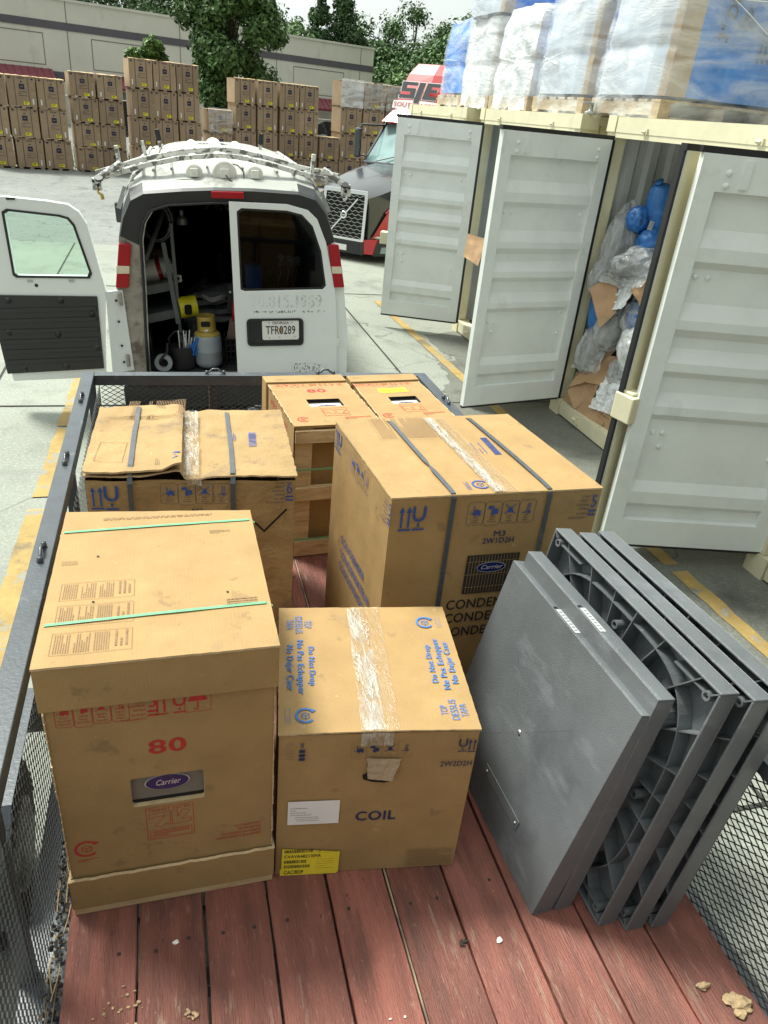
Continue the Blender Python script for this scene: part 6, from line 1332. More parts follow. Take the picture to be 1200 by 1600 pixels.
# right rear door (closed)
dr = [(.004, .29), (.89, .29), (.886, .70), (.866, 1.033), (.783, 1.425), (.708, 1.608), (.632, 1.675), (.463, 1.716), (.004, 1.728)]
rw = [(.064, 1.045), (.10, 1.032), (.76, 1.045), (.785, 1.075), (.744, 1.353), (.672, 1.552), (.583, 1.640), (.462, 1.668), (.10, 1.680), (.062, 1.655)]
d = bpy.data.objects.new('rear_door', None); COL.objects.link(d); d.parent = van; d['label'] = 'closed right rear door with licence plate'
mb = MB(); FD = ((0, -.004, 0), (1, 0, 0), (0, 0, 1)); Fo = FD
annulus(mb, dr, rw, 'van_white', FD, .022, (.42, 1.35), 96); mb.build('door_skin', d, bevel=.004)
mb = MB(); mb.add([(x, -.010, z) for x, z in rw], [tuple(range(len(rw)))], 'glass_tinted'); mb.build('window', d)
mb = MB(); c_ = (.42, 1.36); annulus(mb, [(c_[0] + (x - c_[0]) * 1.02, c_[1] + (z - c_[1]) * 1.02) for x, z in rw], [(c_[0] + (x - c_[0]) * .955, c_[1] + (z - c_[1]) * .945) for x, z in rw], 'gasket', ((0, -.0105, 0), (1, 0, 0), (0, 0, 1)), .004, c_, 80); mb.build('window_seal', d)
mb = MB(); annulus(mb, rrect(.10, .565, .588, .802, .035), rrect(.118, .583, .570, .785, .025), 'van_black', ((0, -.024, 0), (1, 0, 0), (0, 0, 1)), .014, (.35, .685), 60); mb.prism(rrect(.110, .575, .580, .795, .03), .003, 'gasket', ((0, -.026, 0), (1, 0, 0), (0, 0, 1))); mb.build('plate_recess', d)
mb = MB(); mb.prism(rrect(.231, .618, .547, .786, .015), .003, 'plate_white', ((0, -.031, 0), (1, 0, 0), (0, 0, 1)))
p = Print(mb, (.231, -.0345, .618), (1, 0, 0), (0, 0, 1), 'print_black', .0012)
p.text('GEORGIA', .158, .137, .022, bold=.006, align='CENTER', wx=1.05); p.text('TFR0289', .158, .050, .072, bold=.012, align='CENTER', wx=.66); p.text('2021', .158, .018, .013, 'print_blue', bold=.01, align='CENTER') if False else p.fine(.135, .017, .18, .030, 1, 'print_blue', border=False)
p.disc(.158, .085, .016, .024, 'corrugated_brown', .6); 
for x_, z_ in ((.06, .150), (.256, .150), (.06, .018)): p.disc(x_, z_, .0045, .0045)
p.rect(.262, .012, .296, .036, 'paper_white', 1.2); p.line([(.265, .018), (.29, .032)], .003, 'print_red', k=1.5)
mb.build('licence_plate', d)
mb = MB(); p = Print(mb, (0, -.0265, 0), (1, 0, 0), (0, 0, 1), 'decal_ghost', .0008)
def outline_text(s, x, z, h, wx, step):
    """ghost lettering left by removed decals: thin broken outline of each character"""
    p.text(s, x, z, h, 'decal_ghost', bold=.014, wx=wx); p.text(s, x, z, h, 'van_white', bold=-.002, wx=wx, k=1.6)
outline_text('70.815.1989', .135, .895, .105, .80, 0)
r = random.Random(12)
for i in range(60): x_ = .16 + .62 * r.random(); p.rect(x_, .845 + r.uniform(0, .022), x_ + r.uniform(.003, .012), .848 + r.uniform(0, .022), 'dirt_mark')
for i in range(150):
    x_ = .44 + .36 * r.random() ** 1.0; z_ = .305 + r.random() * .09; s_ = .008 if abs(x_ - .62) < .12 else .003; p.rect(x_, z_, x_ + s_ * r.uniform(.3, 1), z_ + s_ * r.uniform(.3, 1.6), 'dirt_mark', 1 + .01 * i)
mb.build('faded_lettering', d)
mb = MB()
for z_ in (.55, 1.15): mb.tube([(.895, -.02, z_), (.895, -.02, z_ + .07)], .012, 'van_white', 8)
mb.build('hinges', d)
# manifold gauges inside the window
g = thing('gauge_set', 'pair of round pressure gauges hanging behind the van rear window', 'gauges', (0, 0, 0)); g.matrix_world = VM @ Matrix.Translation((.42, .12, 1.22))
for i, x_ in enumerate((0, .075, .14)):
    mb = MB(); mb.lathe([(0, 0), (.030, 0), (.030, .03), (0, .03)], (x_, 0, .06 - i * .01), 'aluminium', 20, (0, 1, 0)); mb.lathe([(0, -.001), (.025, -.001)], (x_, 0, .06 - i * .01), 'paper_white', 20, (0, 1, 0)); o = mb.build('gauge', g)
    mb = MB(); mb.beam((x_, -.003, .06 - i * .01), (x_ + .014, -.003, .076 - i * .01), .003, .001, 'print_black', (0, 1, 0)); mb.build('needle', o)
mb = MB(); mb.box((-.03, 0, -.01), (.16, .03, .025), 'aluminium'); mb.build('manifold', g, bevel=.004)
mb = MB()
for x_ in (-.01, .06, .13): mb.tube([(x_, .02, 0), (x_ + .01, .03, -.08), (x_ - .02, .05, -.19)], .007, 'tank_grey', 8)
mb.build('hoses', g, smooth=True)
bb = thing('parts_case', 'blue plastic case seen dimly behind the van rear window', 'case', (0, 0, 0)); bb.matrix_world = VM @ Matrix.Translation((.13, .25, .98))
mb = MB(); mb.box((0, 0, 0), (.14, .2, .20), 'tool_blue'); mb.build('case_body', bb, bevel=.01)
mb = MB(); mb.tube([(.02, .1, .2), (.03, .1, .24), (.11, .1, .24), (.12, .1, .2)], .008, 'rubber', 6); mb.build('handle', bb)
# left rear door, swung fully open
ld = [(-1.80, .335), (-1.085, .35), (-1.03, .80), (-.996, 1.063), (-1.068, 1.553), (-1.115, 1.640), (-1.185, 1.690), (-1.338, 1.712), (-1.62, 1.735), (-1.72, 1.730), (-1.80, 1.30), (-1.852, .837)]
lw = [(-1.640, 1.190), (-1.62, 1.172), (-1.115, 1.165), (-1.095, 1.20), (-1.165, 1.541), (-1.20, 1.590), (-1.26, 1.607), (-1.60, 1.640), (-1.634, 1.62)]
d = bpy.data.objects.new('rear_door', None); COL.objects.link(d); d.parent = van; d['label'] = 'open left rear door, inner side with black panel'
mb = MB(); c_ = (-1.38, 1.40); annulus(mb, ld, lw, 'van_white', ((0, -.02, 0), (1, 0, 0), (0, 0, 1)), .075, c_, 110); mb.build('door_shell', d, bevel=.012)
mb = MB(); annulus(mb, [(c_[0] + (x - c_[0]) * 1.055, c_[1] + (z - c_[1]) * 1.055) for x, z in lw], [(c_[0] + (x - c_[0]) * .985, c_[1] + (z - c_[1]) * .985) for x, z in lw], 'gasket', ((0, -.095, 0), (1, 0, 0), (0, 0, 1)), .006, c_, 90); mb.build('window_seal', d)
mb = MB(); mb.add([(x, -.06, z) for x, z in lw], [tuple(range(len(lw)))], 'glass_green'); mb.build('window', d)
mb = MB(); pn = [(-1.835, .40), (-1.09, .425), (-1.065, 1.015), (-1.80, 1.03), (-1.845, .72)]; mb.prism(pn, .012, 'van_black', ((0, -.096, 0), (1, 0, 0), (0, 0, 1)))
for i in range(6):
    z = .50 + i * .082; mb.beam((-1.82 + .0 * i, -.112, z), (-1.10 + .003 * i, -.112, z + .012), .010, .030, 'van_black', (0, 0, 1))
for x_, z_ in ((-1.72, .99), (-1.34, .985), (-1.12, .88), (-1.76, .74), (-1.40, .72), (-1.12, .60), (-1.70, .44), (-1.38, .45)): mb.lathe([(0, .016), (.012, .014), (.022, .004), (.026, 0)], (x_, -.108, z_), 'gasket', 12, (0, -1, 0))
mb.build('inner_panel', d, bevel=.004)
mb = MB(); mb.lathe([(0, .003), (.013, .003), (.014, 0)], (-1.50, -.095, 1.10), 'gasket', 10, (0, -1, 0)); mb.box((-1.56, -.103, 1.128), (-1.52, -.095, 1.142), 'aluminium'); mb.box((-1.26, -.103, 1.128), (-1.22, -.095, 1.142), 'aluminium'); mb.box((-1.60, -.103, 1.715), (-1.54, -.095, 1.73), 'gasket'); mb.build('door_fittings', d)
# hinge pillar between door and opening
mb = MB(); mb.hexa([(-1.03, -.09, .375), (-.86, -.02, .375), (-.86, .02, .375), (-1.03, -.05, .375), (-1.00, -.09, 1.045), (-.875, -.02, 1.045), (-.875, .02, 1.045), (-1.00, -.05, 1.045)], 'van_white')
for z_ in (.46, .60, .80, .97): mb.lathe([(0, .002), (.010, .002), (.011, 0)], (-.93, -.060, z_), 'gasket', 8, (.38, -.92, 0))
for z_ in (.42, .93): mb.tube([(-.895, -.05, z_), (-.895, -.05, z_ + .10)], .014, 'van_jamb', 8)
mb.build('hinge_strap', van, bevel=.004)
# bumper, wheels, mirror
mb = MB(); mb.box((-.95, -.17, .08), (.95, -.0, .262), 'van_black'); mb.box((-.93, -.175, .14), (-.1, -.171, .20), 'gasket'); mb.build('bumper', van, bevel=.02)
for x0, y0 in ((-.98, 1.0), (.76, 1.0), (-.98, 4.5), (.76, 4.5)):
    mb = MB(); mb.lathe([(.0, 0), (.2, 0), (.21, .02), (.32, .01), (.35, .04), (.35, .18), (.32, .21), (.21, .2), (.2, .22), (0, .22)], (x0, y0, .35), 'rubber', 24, (1, 0, 0)); o = mb.build('wheel', van)
    mb = MB(); mb.lathe([(0, -.003), (.19, -.003), (.19, .225), (0, .225)], (x0, y0, .35), 'aluminium', 16, (1, 0, 0)); mb.build('rim', o)
for sx in (-1, 1):
    mb = MB(); mb.box((sx * 1.13 - .06, 3.52, 1.05), (sx * 1.13 + .06, 3.62, 1.28), 'van_black'); mb.beam((sx * 1.08, 3.58, 1.1), (sx * .95, 3.62, 1.05), .05, .04, 'van_black'); mb.build('mirror', van, bevel=.02)
mb = MB(); p = Print(mb, (0, 0, 0), (1, 0, 0), (0, 0, 1)); mb.add([(-.78, 3.42, 1.85), (.78, 3.42, 1.85), (.88, 4.0, 1.25), (-.88, 4.0, 1.25)], [(0, 1, 2, 3)], 'truck_glass'); mb.build('windscreen', van)

# roof rack
rk = thing('ladder_rack', 'chipped white steel ladder rack on the van roof with upturned end stops', 'roof rack'); rk.matrix_world = VM
def bar(y, pts, m='rack_white', nm='cross_bar', dbl=True):
    mb = MB()
    for dz, dy in ((0, 0), (.042, .06))[:2 if dbl else 1]:
        for a, b in zip(pts[:-1], pts[1:]): mb.beam((a[0], y + dy, a[1] + dz), (b[0], y + dy, b[1] + dz), .035, .035, m)
    mb.build(nm, rk, bevel=.004)
R1 = [(-1.0, 1.835), (-.78, 1.900), (-.628, 1.945), (-.35, 2.005), (-.071, 2.035), (.10, 2.030), (.35, 1.985), (.60, 1.925), (.945, 1.865)]
bar(.25, R1); bar(1.2, [(x * .93, z - .03) for x, z in R1], dbl=False); bar(2.4, [(x * .90, z - .035) for x, z in R1], dbl=False)
for y, hs in ((.25, ((-.80, -.02, .16), (.70, .02, .15))), (1.2, ((-.64, -.035, .15),)), (2.4, ((-.56, -.02, .15), (.46, .02, .15)))):
    for hx, dx, hh in hs:
        mb = MB(); zb = 1.92 if abs(hx) > .6 else 1.97; mb.beam((hx, y, zb - .03), (hx + dx, y, zb + hh), .03, .035, 'rack_white')
        if y > 2: mb.beam((hx + dx * .3, y - .02, zb + hh * .3), (hx + dx, y - .02, zb + hh), .05, .012, 'gasket')
        mb.build('end_stop', rk, bevel=.004)
for sx in (-1, 1):
    mb = MB(); mb.tube([(sx * .79, .22, 1.96), (sx * 1.0, .18, 1.83)], .026, 'rack_white', 10); mb.tube([(sx * .965 - .0, .16, 1.845), (sx * .965, .15, 1.86)], .034, 'gasket', 10); mb.box((sx * .99 - .035, .2, 1.76), (sx * .99 + .035, .28, 1.85), 'rack_white'); mb.lathe([(0, .01), (.012, .008), (.014, 0)], (sx * .98, .19, 1.80), 'gasket', 8, (0, -1, 0)); mb.lathe([(0, .01), (.012, .008), (.014, 0)], (sx * 1.01, .19, 1.83), 'gasket', 8, (0, -1, 0)); mb.build('outrigger', rk, bevel=.003)
    mb = MB(); mb.tube([(sx * .99, .20, 1.78), (sx * .985, .19, 1.745), (sx * .96, .18, 1.73), (sx * .955, .17, 1.70)] if sx < 0 else [(.99, .20, 1.78), (.985, .19, 1.745), (.965, .18, 1.735)], [.008, .009, .014, .014][:4 if sx < 0 else 3], 'mustard' if sx < 0 else 'rack_white', 8); mb.build('tie_down_hook', rk, smooth=True)
    for y in (.32, 1.25, 2.45):
        mb = MB(); mb.tube([(sx * .62, y, 1.94), (sx * .72, y, 1.86), (sx * .80, y, 1.72)], .014, 'rack_white', 8); mb.beam((sx * .79, y, 1.78), (sx * .86, y - .02, 1.62), .035, .01, 'galvanised', (0, 1, 0)); mb.build('mounting_leg', rk, smooth=False)
    mb = MB(); mb.tube([(sx * .66, .25, 1.93), (sx * .66, 2.5, 1.94)], .016, 'rack_white', 8); mb.build('side_rail', rk, smooth=True)
for x_, rr, sq, lb in ((-.245, .066, .030, 'cream capped storage tube under the rack, left of the largest'), (-.008, .096, .034, 'largest white capped storage tube in the middle of the van roof'), (.232, .066, .030, 'white capped storage tube under the rack, right of the largest')):
    t = thing('storage_tube', lb, 'storage tube'); t.matrix_world = VM; t['group'] = 'capped tubes on the van roof'
    mb = MB(); mb.tube([(x_, .24, 1.915), (x_, 3.0, 1.95)], rr * .9, 'pvc_white', 24); mb.build('tube', t, smooth=False)
    mb = MB(); mb.lathe([(0, .0), (rr * .92, 0), (rr, .012), (rr, .07), (rr * .93, .07)], (x_, .18, 1.912), 'pvc_white', 28, (0, 1, 0)); mb.lathe([(rr * .78, -.003), (rr * .80, -.006), (rr * .84, -.003)], (x_, .18, 1.912), 'pvc_white', 28, (0, 1, 0)); mb.box((x_ - sq, .155, 1.912 - sq), (x_ + sq, .18, 1.912 + sq), 'pvc_white'); mb.build('end_cap', t, bevel=.003)
mb = MB(); mb.tube([(-.0, .15, 1.90), (.03, .12, 1.87), (.08, .10, 1.835), (.13, .12, 1.83), (.145, .16, 1.86), (.14, .2, 1.93), (.10, .22, 1.97), (.05, .24, 1.98)], .0045, 'rope_black', 7); o = mb.build('bungee_cord', None, smooth=True); o.matrix_world = VM; tag(o, 'thin black cord looped over the middle storage tube', 'cord')

# ------------------------------------------------------------------ things inside the van
def vt(name, label, cat, loc, rot=(0, 0, 0), group=None):
    t = thing(name, label, cat); t.matrix_world = VM @ Matrix.Translation(loc) @ Matrix.Rotation(rot[2], 4, 'Z') @ Matrix.Rotation(rot[0], 4, 'X') @ Matrix.Rotation(rot[1], 4, 'Y')
    if group: t['group'] = group
    return t
t = vt('recovery_cylinder', 'grey gas cylinder with yellow collar standing by the open van doorway', 'cylinder', (-.232, .33, .285))
mb = MB(); mb.lathe([(.07, 0), (.10, .004), (.118, .03), (.122, .06), (.122, .145), (.124, .15), (.122, .155), (.122, .26), (.112, .295), (.08, .318), (.03, .325), (0, .325)], (0, 0, 0), 'tank_grey', 28); mb.build('tank', t, smooth=True)
mb = MB(); mb.lathe([(.112, .285), (.115, .298), (.085, .322)], (0, 0, .001), 'mustard', 28); mb.lathe([(.078, .325), (.078, .385)], (0, 0, 0), 'mustard', 28); mb.lathe([(.075, .325), (.075, .455), (.078, .458), (.081, .455), (.081, .325)], (0, 0, 0), 'mustard', 28)
mb.prism(rrect(-.05, .378, .03, .425, .012), .003, 'dark_void', ((0, -.0825, 0), (1, 0, 0), (0, 0, 1))); p = Print(mb, (-.04, -.084, .338), (1, 0, 0), (0, 0, 1), 'paper_white', .002); p.rect(.02, 0, .05, .016); mb.build('collar', t)
mb = MB(); mb.lathe([(.05, 0), (.055, .0), (.055, .012), (.05, .012)], (0, 0, 0), 'tank_grey', 20); mb.tube([(0, 0, .32), (0, 0, .37)], .012, 'aluminium', 8); mb.build('valve', t)
t = vt('cylinder_guard', 'bright yellow cylinder collar with slot, lying tilted in the van', 'cylinder', (-.40, .58, .70), (0, .16, .2))
mb = MB(); mb.lathe([(.090, -.08), (.094, -.08), (.094, .08), (.090, .08), (.090, -.08)], (0, 0, .06), 'yellow_paint', 28, (1, 0, .25)); mb.build('collar', t)
mb = MB(); mb.prism(rrect(-.035, .01, .030, .10, .018), .003, 'dark_void', ((0, -.095, 0), (1, 0, .15), (-.15, 0, 1))); mb.build('slot', t)
t = vt('water_tank', 'white plastic drum with red band lying on the upper van shelf', 'drum', (-.66, .75, 1.05), (0, 1.35, 0))
mb = MB(); mb.lathe([(0, -.15), (.08, -.15), (.095, -.12), (.10, 0), (.095, .14), (.06, .17), (0, .17)], (0, 0, 0), 'pvc_white', 24); o = mb.build('drum', t, smooth=True); mb = MB(); mb.lathe([(.1005, .035), (.099, .075)], (0, 0, 0), 'lamp_red', 24); mb.build('red_band', t)
t = vt('box_connector', 'pale metal bracket cluster hanging right of the white drum', 'bracket', (-.50, .70, 1.02))
mb = MB(); annulus(mb, rrect(-.03, .02, .05, .09, .01), rrect(-.015, .035, .03, .075, .005), 'plate_white', ((0, 0, 0), (1, 0, .3), (-.3, 0, 1)), .02); annulus(mb, rrect(.0, -.06, .08, .0, .01), rrect(.02, -.045, .06, -.015, .005), 'plate_white', ((0, -.01, 0), (1, 0, 0), (0, 0, 1)), .02); mb.build('brackets', t)
t = vt('shelf_unit', 'grey metal shelving on the left inside the van, with hanging bar', 'shelf', (-.78, .55, .28))
for z_, w_ in ((.33, .30), (.58, .31)):
    mb = MB(); mb.hexa([(0, 0, z_), (w_, 0, z_ + .06), (w_, .9, z_ + .06), (0, .9, z_), (0, 0, z_ + .08), (w_, 0, z_ + .14), (w_, .9, z_ + .14), (0, .9, z_ + .08)], 'shelf_grey'); mb.build('shelf', t, bevel=.006)
mb = MB(); mb.beam((.235, -.06, 1.05), (.30, -.06, .35), .038, .006, 'shelf_grey', (0, 1, 0)); mb.build('strap_bar', t)
mb = MB(); mb.beam((.0, -.02, .0), (.0, -.02, 1.3), .03, .03, 'shelf_grey'); mb.beam((.31, .0, .0), (.31, .0, 1.2), .03, .03, 'shelf_grey'); mb.build('post', t, bevel=.003)
t = vt('moving_blankets', 'heap of folded dark grey blankets deep in the van', 'blanket', (-.12, 1.25, .50))
for i, (z_, rx, rz_) in enumerate(((0, .32, .06), (.08, .30, .05), (.15, .28, .05), (.22, .22, .05))):
    mb = MB(); mb.grid(26, 18, lambda u, v: ((u * 2 - 1) * rx, (v * 2 - 1) * .22, z_ + rz_ * sqrt(max(0, 1 - (v * 2 - 1) ** 2)) + .025 * noise.noise(Vector((u * 5, v * 5, i))) + .05 * u * (i > 1)), 'blanket_grey'); mb.grid(26, 18, lambda u, v: ((u * 2 - 1) * rx, (v * 2 - 1) * .22, z_ - rz_ * .6 * sqrt(max(0, 1 - (v * 2 - 1) ** 2))), 'blanket_grey'); mb.build('blanket', t, smooth=True)
t = vt('tool_bag', 'black open tool bag with pens and blue-handled tools in the doorway', 'tool bag', (-.46, .30, .285))
mb = MB(); mb.grid(28, 10, lambda u, v: ((.10 + .02 * v + .012 * noise.noise(Vector((u * 9, v * 4, 1)))) * cos(2 * pi * u), (.075 + .01 * v) * sin(2 * pi * u), .20 * v), 'rope_black'); mb.tube([(-.1, 0, .19), (-.11, 0, .27), (-.05, 0, .33), (.02, 0, .30)], .010, 'rope_black', 8); mb.build('bag_body', t, smooth=True)
r = random.Random(5)
for i in range(11): mb = MB(); x_ = r.uniform(-.02, .08); mb.tube([(x_, r.uniform(-.05, .02), .1), (x_ + r.uniform(-.02, .05), -.03, .30 + r.uniform(-.03, .05))], .0045, 'paper_white' if i < 7 else 'tank_grey', 6); mb.build('marker_pen', t)
for i in range(5): mb = MB(); x_ = .05 + .02 * i; mb.tube([(x_, -.04, .12), (x_ + .03 + .01 * i, -.06, .22 + .03 * (i % 3))], [.008, .011], 'tool_blue', 8); mb.build('blue_handle', t)
t = vt('tape_reel', 'grey round reel standing at the left corner of the van floor', 'reel', (-.625, .17, .375))
mb = MB(); mb.lathe([(.040, -.02), (.075, -.022), (.078, 0), (.075, .022), (.040, .02), (.040, -.02)], (0, 0, 0), 'tank_grey', 28, (0, 1, 0)); mb.lathe([(0, .0), (.04, .0)], (0, .01, 0), 'dark_void', 16, (0, 1, 0)); mb.tube([(-.03, -.03, .02), (.0, -.035, .06), (.04, -.03, .10), (.05, -.02, .18)], .010, 'rope_black', 8); mb.build('reel', t)
t = vt('spirit_level', 'black upright level leaning beside the closed van door', 'level', (-.02, .55, .70), (0, .09, 0)); mb = MB(); mb.box((-.022, -.012, 0), (.022, .012, .27), 'van_black'); mb.build('level_body', t, bevel=.003); mb = MB(); mb.lathe([(0, .004), (.010, .003), (.011, 0)], (0, -.012, .20), 'paper_white', 10, (0, -1, 0)); mb.build('vial', t)
t = vt('hand_broom', 'red-handled dustpan with brown blade beside the level', 'dustpan', (.0, .45, .50)); mb = MB(); mb.tube([(.01, 0, .16), (.03, .02, .34)], .018, 'red_paint', 8); mb.build('handle', t, smooth=True); mb = MB(); mb.prism([(-.06, 0), (.06, -.02), (.06, .20), (-.02, .18)], .01, 'pale_brown_plate', ((0, 0, 0), (1, 0, 0), (0, 0, 1))); mb.build('blade', t)
t = vt('milk_crate', 'black plastic crate on the van floor next to the gas cylinder', 'crate', (-.07, .40, .275)); mb = MB()
for k in range(5): mb.box((0, 0, .0 + k * .055), (.16, .008, .012 + k * .055), 'rubber'); mb.box((0, .25, .0 + k * .055), (.16, .258, .012 + k * .055), 'rubber'); mb.box((-.004, .0, k * .055), (.004, .258, .012 + k * .055), 'rubber')
for k in range(5): mb.beam((.002 + k * .039, -.004, 0), (.002 + k * .039, -.004, .23), .010, .006, 'rubber', (0, 1, 0))
mb.build('crate_body', t)
t = vt('cable_coil', 'loops of black hose hanging at the top left inside the van', 'hose', (-.60, .8, 1.45)); mb = MB()
for k in range(5): mb.tube([((.10 + .012 * k) * cos(a / 10 * pi), .02 * k, (.14 + .01 * k) * sin(a / 10 * pi)) for a in range(21)], .009, 'tank_grey' if k % 2 else 'rope_black', 7)
mb.build('hose_loops', t, smooth=True)
t = vt('conduit_pipe', 'slanting dark pipe inside the van above the drum', 'pipe', (-.72, .6, 1.15)); mb = MB(); mb.tube([(0, 0, 0), (.22, .3, .45)], .022, 'shelf_grey', 12); mb.build('pipe', t, smooth=True)
r = random.Random(31)
for i_, (nm_, lb_, ct_, lc_, m_, dm_) in enumerate((('cable_bundle', 'coiled pale cable lying on the blankets in the van', 'cable', (-.14, 1.05, .72), 'pvc_white', 0), ('plastic_bucket', 'grey upright bucket behind the yellow collar in the van', 'bucket', (-.30, .95, .30), 'tank_grey', 1), ('parts_carton', 'small brown carton deep inside the van on the right', 'carton', (.05, 1.55, .60), 'corrugated_brown', 2), ('parts_carton', 'small brown carton high on the left van shelf', 'carton', (-.74, 1.15, .98), 'corrugated_brown', 2), ('work_light', 'small silver lamp head hanging from the van ceiling', 'lamp', (-.38, .9, 1.42), 'aluminium', 3))):
    t = vt(nm_, lb_, ct_, lc_); mb = MB()
    if dm_ == 0: [mb.tube([((.10 + .006 * k) * cos(a / 12 * pi), (.08 + .005 * k) * sin(a / 12 * pi), .012 * k + .01 * sin(a)) for a in range(25)], .007, m_, 6) for k in range(4)]
    elif dm_ == 1: mb.lathe([(0, 0), (.095, 0), (.115, .24), (.12, .245), (.12, .25), (.108, .25), (.09, .02)], (0, 0, 0), m_, 24)
    elif dm_ == 2: mb.box((0, 0, 0), (.19, .2, .15), m_); mb.add([(.085, -.001, .0), (.105, -.001, .0), (.105, -.001, .151), (.105, .2, .1515), (.085, .2, .1515), (.085, -.001, .1515)], [(0, 1, 2, 5), (5, 2, 3, 4)], 'brown_tape'); mb.add([(0, 0, .15), (.19, 0, .15), (.20, -.06, .19), (-.01, -.06, .19)], [(0, 1, 2, 3)], m_)
    else: mb.lathe([(0, 0), (.05, .0), (.045, .05), (.02, .08), (.018, .12), (0, .12)], (0, 0, 0), m_, 18); mb.tube([(0, 0, .1), (.02, .0, .2), (0, .02, .28)], .006, 'rope_black', 6)
    mb.build('shell', t)
t = vt('clutter_pile', 'dark jumble of tools and cloths filling the van floor behind the blankets', 'tools', (0.25, 1.7, .3)); mb = MB(); r = random.Random(4)
for i in range(60):
    a = Vector((r.uniform(-.9, .5), r.uniform(-.6, 1.2), r.uniform(0, .5))); b = a + Vector((r.uniform(-.25, .25), r.uniform(-.2, .2), r.uniform(-.1, .25))); mb = MB(); mb.beam(a, b, r.uniform(.02, .09), r.uniform(.01, .06), r.choice(['rubber', 'blanket_grey', 'shelf_grey', 'van_black', 'rope_black'])); mb.build('tool', t)

# ================================================================== TRUCK
tk = thing('semi_truck', 'black and red semi truck facing the camera behind the far container door', 'truck', (3.12, 13.9, 0), radians(-41))
HB = .0
mb = MB()   # hood, loft of sections along y
def sec(y, w_, zb, zs, zt): return [(-w_, y, zb), (-w_ * 1.0, y, zs), (-w_ * .86, y, zt - .06), (-w_ * .55, y, zt), (0, y, zt + .02), (w_ * .55, y, zt), (w_ * .86, y, zt - .06), (w_, y, zs), (w_, y, zb)]
S = [sec(.02, .50, .35, .85, 1.14), sec(.25, .68, .35, .95, 1.22), sec(.8, .80, .4, 1.05, 1.34), sec(1.5, .84, .45, 1.15, 1.46), sec(2.3, .86, .45, 1.25, 1.58)]
n = 9; vs = [p for s in S for p in s]; mb.add(vs, [(i * n + k, i * n + k + 1, (i + 1) * n + k + 1, (i + 1) * n + k) for i in range(4) for k in (2, 3, 4, 5)], 'truck_silver'); mb.add(vs, [(i * n + k, i * n + k + 1, (i + 1) * n + k + 1, (i + 1) * n + k) for i in range(4) for k in (0, 1, 6, 7)], 'truck_black'); mb.add(vs[:n], [tuple(range(n))], 'truck_black')
o = mb.build('hood', tk, smooth=True)
for sx in (-1, 1):
    mb = MB(); mb.add([(sx * .56, .02, .42), (sx * .80, .38, .60), (sx * .89, 1.5, .80), (sx * .90, 1.5, 1.12), (sx * .875, .8, 1.03), (sx * .745, .25, .90)], [(0, 1, 2, 3, 4, 5) if sx > 0 else (5, 4, 3, 2, 1, 0)], 'red_paint'); mb.build('side_stripe', tk)
    mb = MB(); mb.tube([(sx * .705, .23, .86), (sx * .78, .5, 1.04), (sx * .845, 1.1, 1.13), (sx * .865, 1.9, 1.16)], .014, 'red_paint', 6); mb.add([(sx * .73, .25, .84), (sx * .80, .5, .98), (sx * .86, 1.1, 1.07), (sx * .862, 1.1, .96), (sx * .80, .5, .86)], [(0, 1, 2, 3, 4) if sx > 0 else (4, 3, 2, 1, 0)], 'van_black'); mb.build('air_intake', tk)
    # fender, headlight, bumper corner
    mb = MB(); pts = []
    for a in range(0, 181, 15): pts.append((.85 - .52 * cos(radians(a)), .38 + .36 * sin(radians(a))))
    vs = []
    for y, z in pts: vs += [(sx * .62, y, z), (sx * .99, y, z - .02), (sx * 1.0, y, z - .07)]
    mb.add(vs, [(3 * i + k, 3 * i + k + 1, 3 * i + k + 4, 3 * i + k + 3) for i in range(len(pts) - 1) for k in (0, 1)], 'truck_black'); mb.build('fender', tk, smooth=True)
    mb = MB(); mb.hexa([(sx * .52, .10, .40), (sx * .92, .36, .42), (sx * .92, .44, .42), (sx * .52, .18, .40), (sx * .60, .12, .52), (sx * .95, .42, .64), (sx * .95, .50, .64), (sx * .60, .2, .52)], 'truck_glass'); h = mb.build('headlight', tk, bevel=.01)
    mb = MB(); mb.beam((sx * .56, .085, .45), (sx * .92, .345, .455), .02, .03, 'paper_white'); mb.build('light_strip', h)
    mb = MB(); mb.hexa([(sx * .44, -.03, .15), (sx * .60, .03, .15), (sx * .60, .12, .15), (sx * .44, .08, .15), (sx * .44, -.05, .40), (sx * .66, .04, .42), (sx * .66, .14, .42), (sx * .44, .08, .40)], 'red_paint'); mb.build('bumper_trim', tk, bevel=.008)
    mb = MB(); mb.hexa([(sx * .60, .03, .12), (sx * .98, .42, .14), (sx * .94, .55, .14), (sx * .56, .15, .12), (sx * .64, .06, .38), (sx * .98, .40, .40), (sx * .94, .55, .40), (sx * .58, .16, .38)], 'van_black'); b = mb.build('bumper_corner', tk, bevel=.01)
    mb = MB(); mb.hexa([(sx * .70, .115, .18), (sx * .88, .30, .18), (sx * .88, .34, .18), (sx * .70, .16, .18), (sx * .72, .12, .29), (sx * .90, .31, .31), (sx * .90, .35, .31), (sx * .72, .16, .29)], 'truck_glass'); mb.build('fog_lamp', b, bevel=.005)
    for wy in (.85, 5.6, 6.6):
        mb = MB(); mb.lathe([(0, 0), (.2, 0), (.24, .03), (.34, .02), (.385, .06), (.385, .22), (.34, .26), (0, .26)], (sx * .70 - (.0 if sx > 0 else 0), wy, .385), 'rubber', 26, (sx, 0, 0)); o = mb.build('wheel', tk)
        mb = MB(); mb.lathe([(0, .262), (.2, .262), (.21, .24)], (sx * .70, wy, .385), 'chrome', 18, (sx, 0, 0)); mb.build('rim', o)
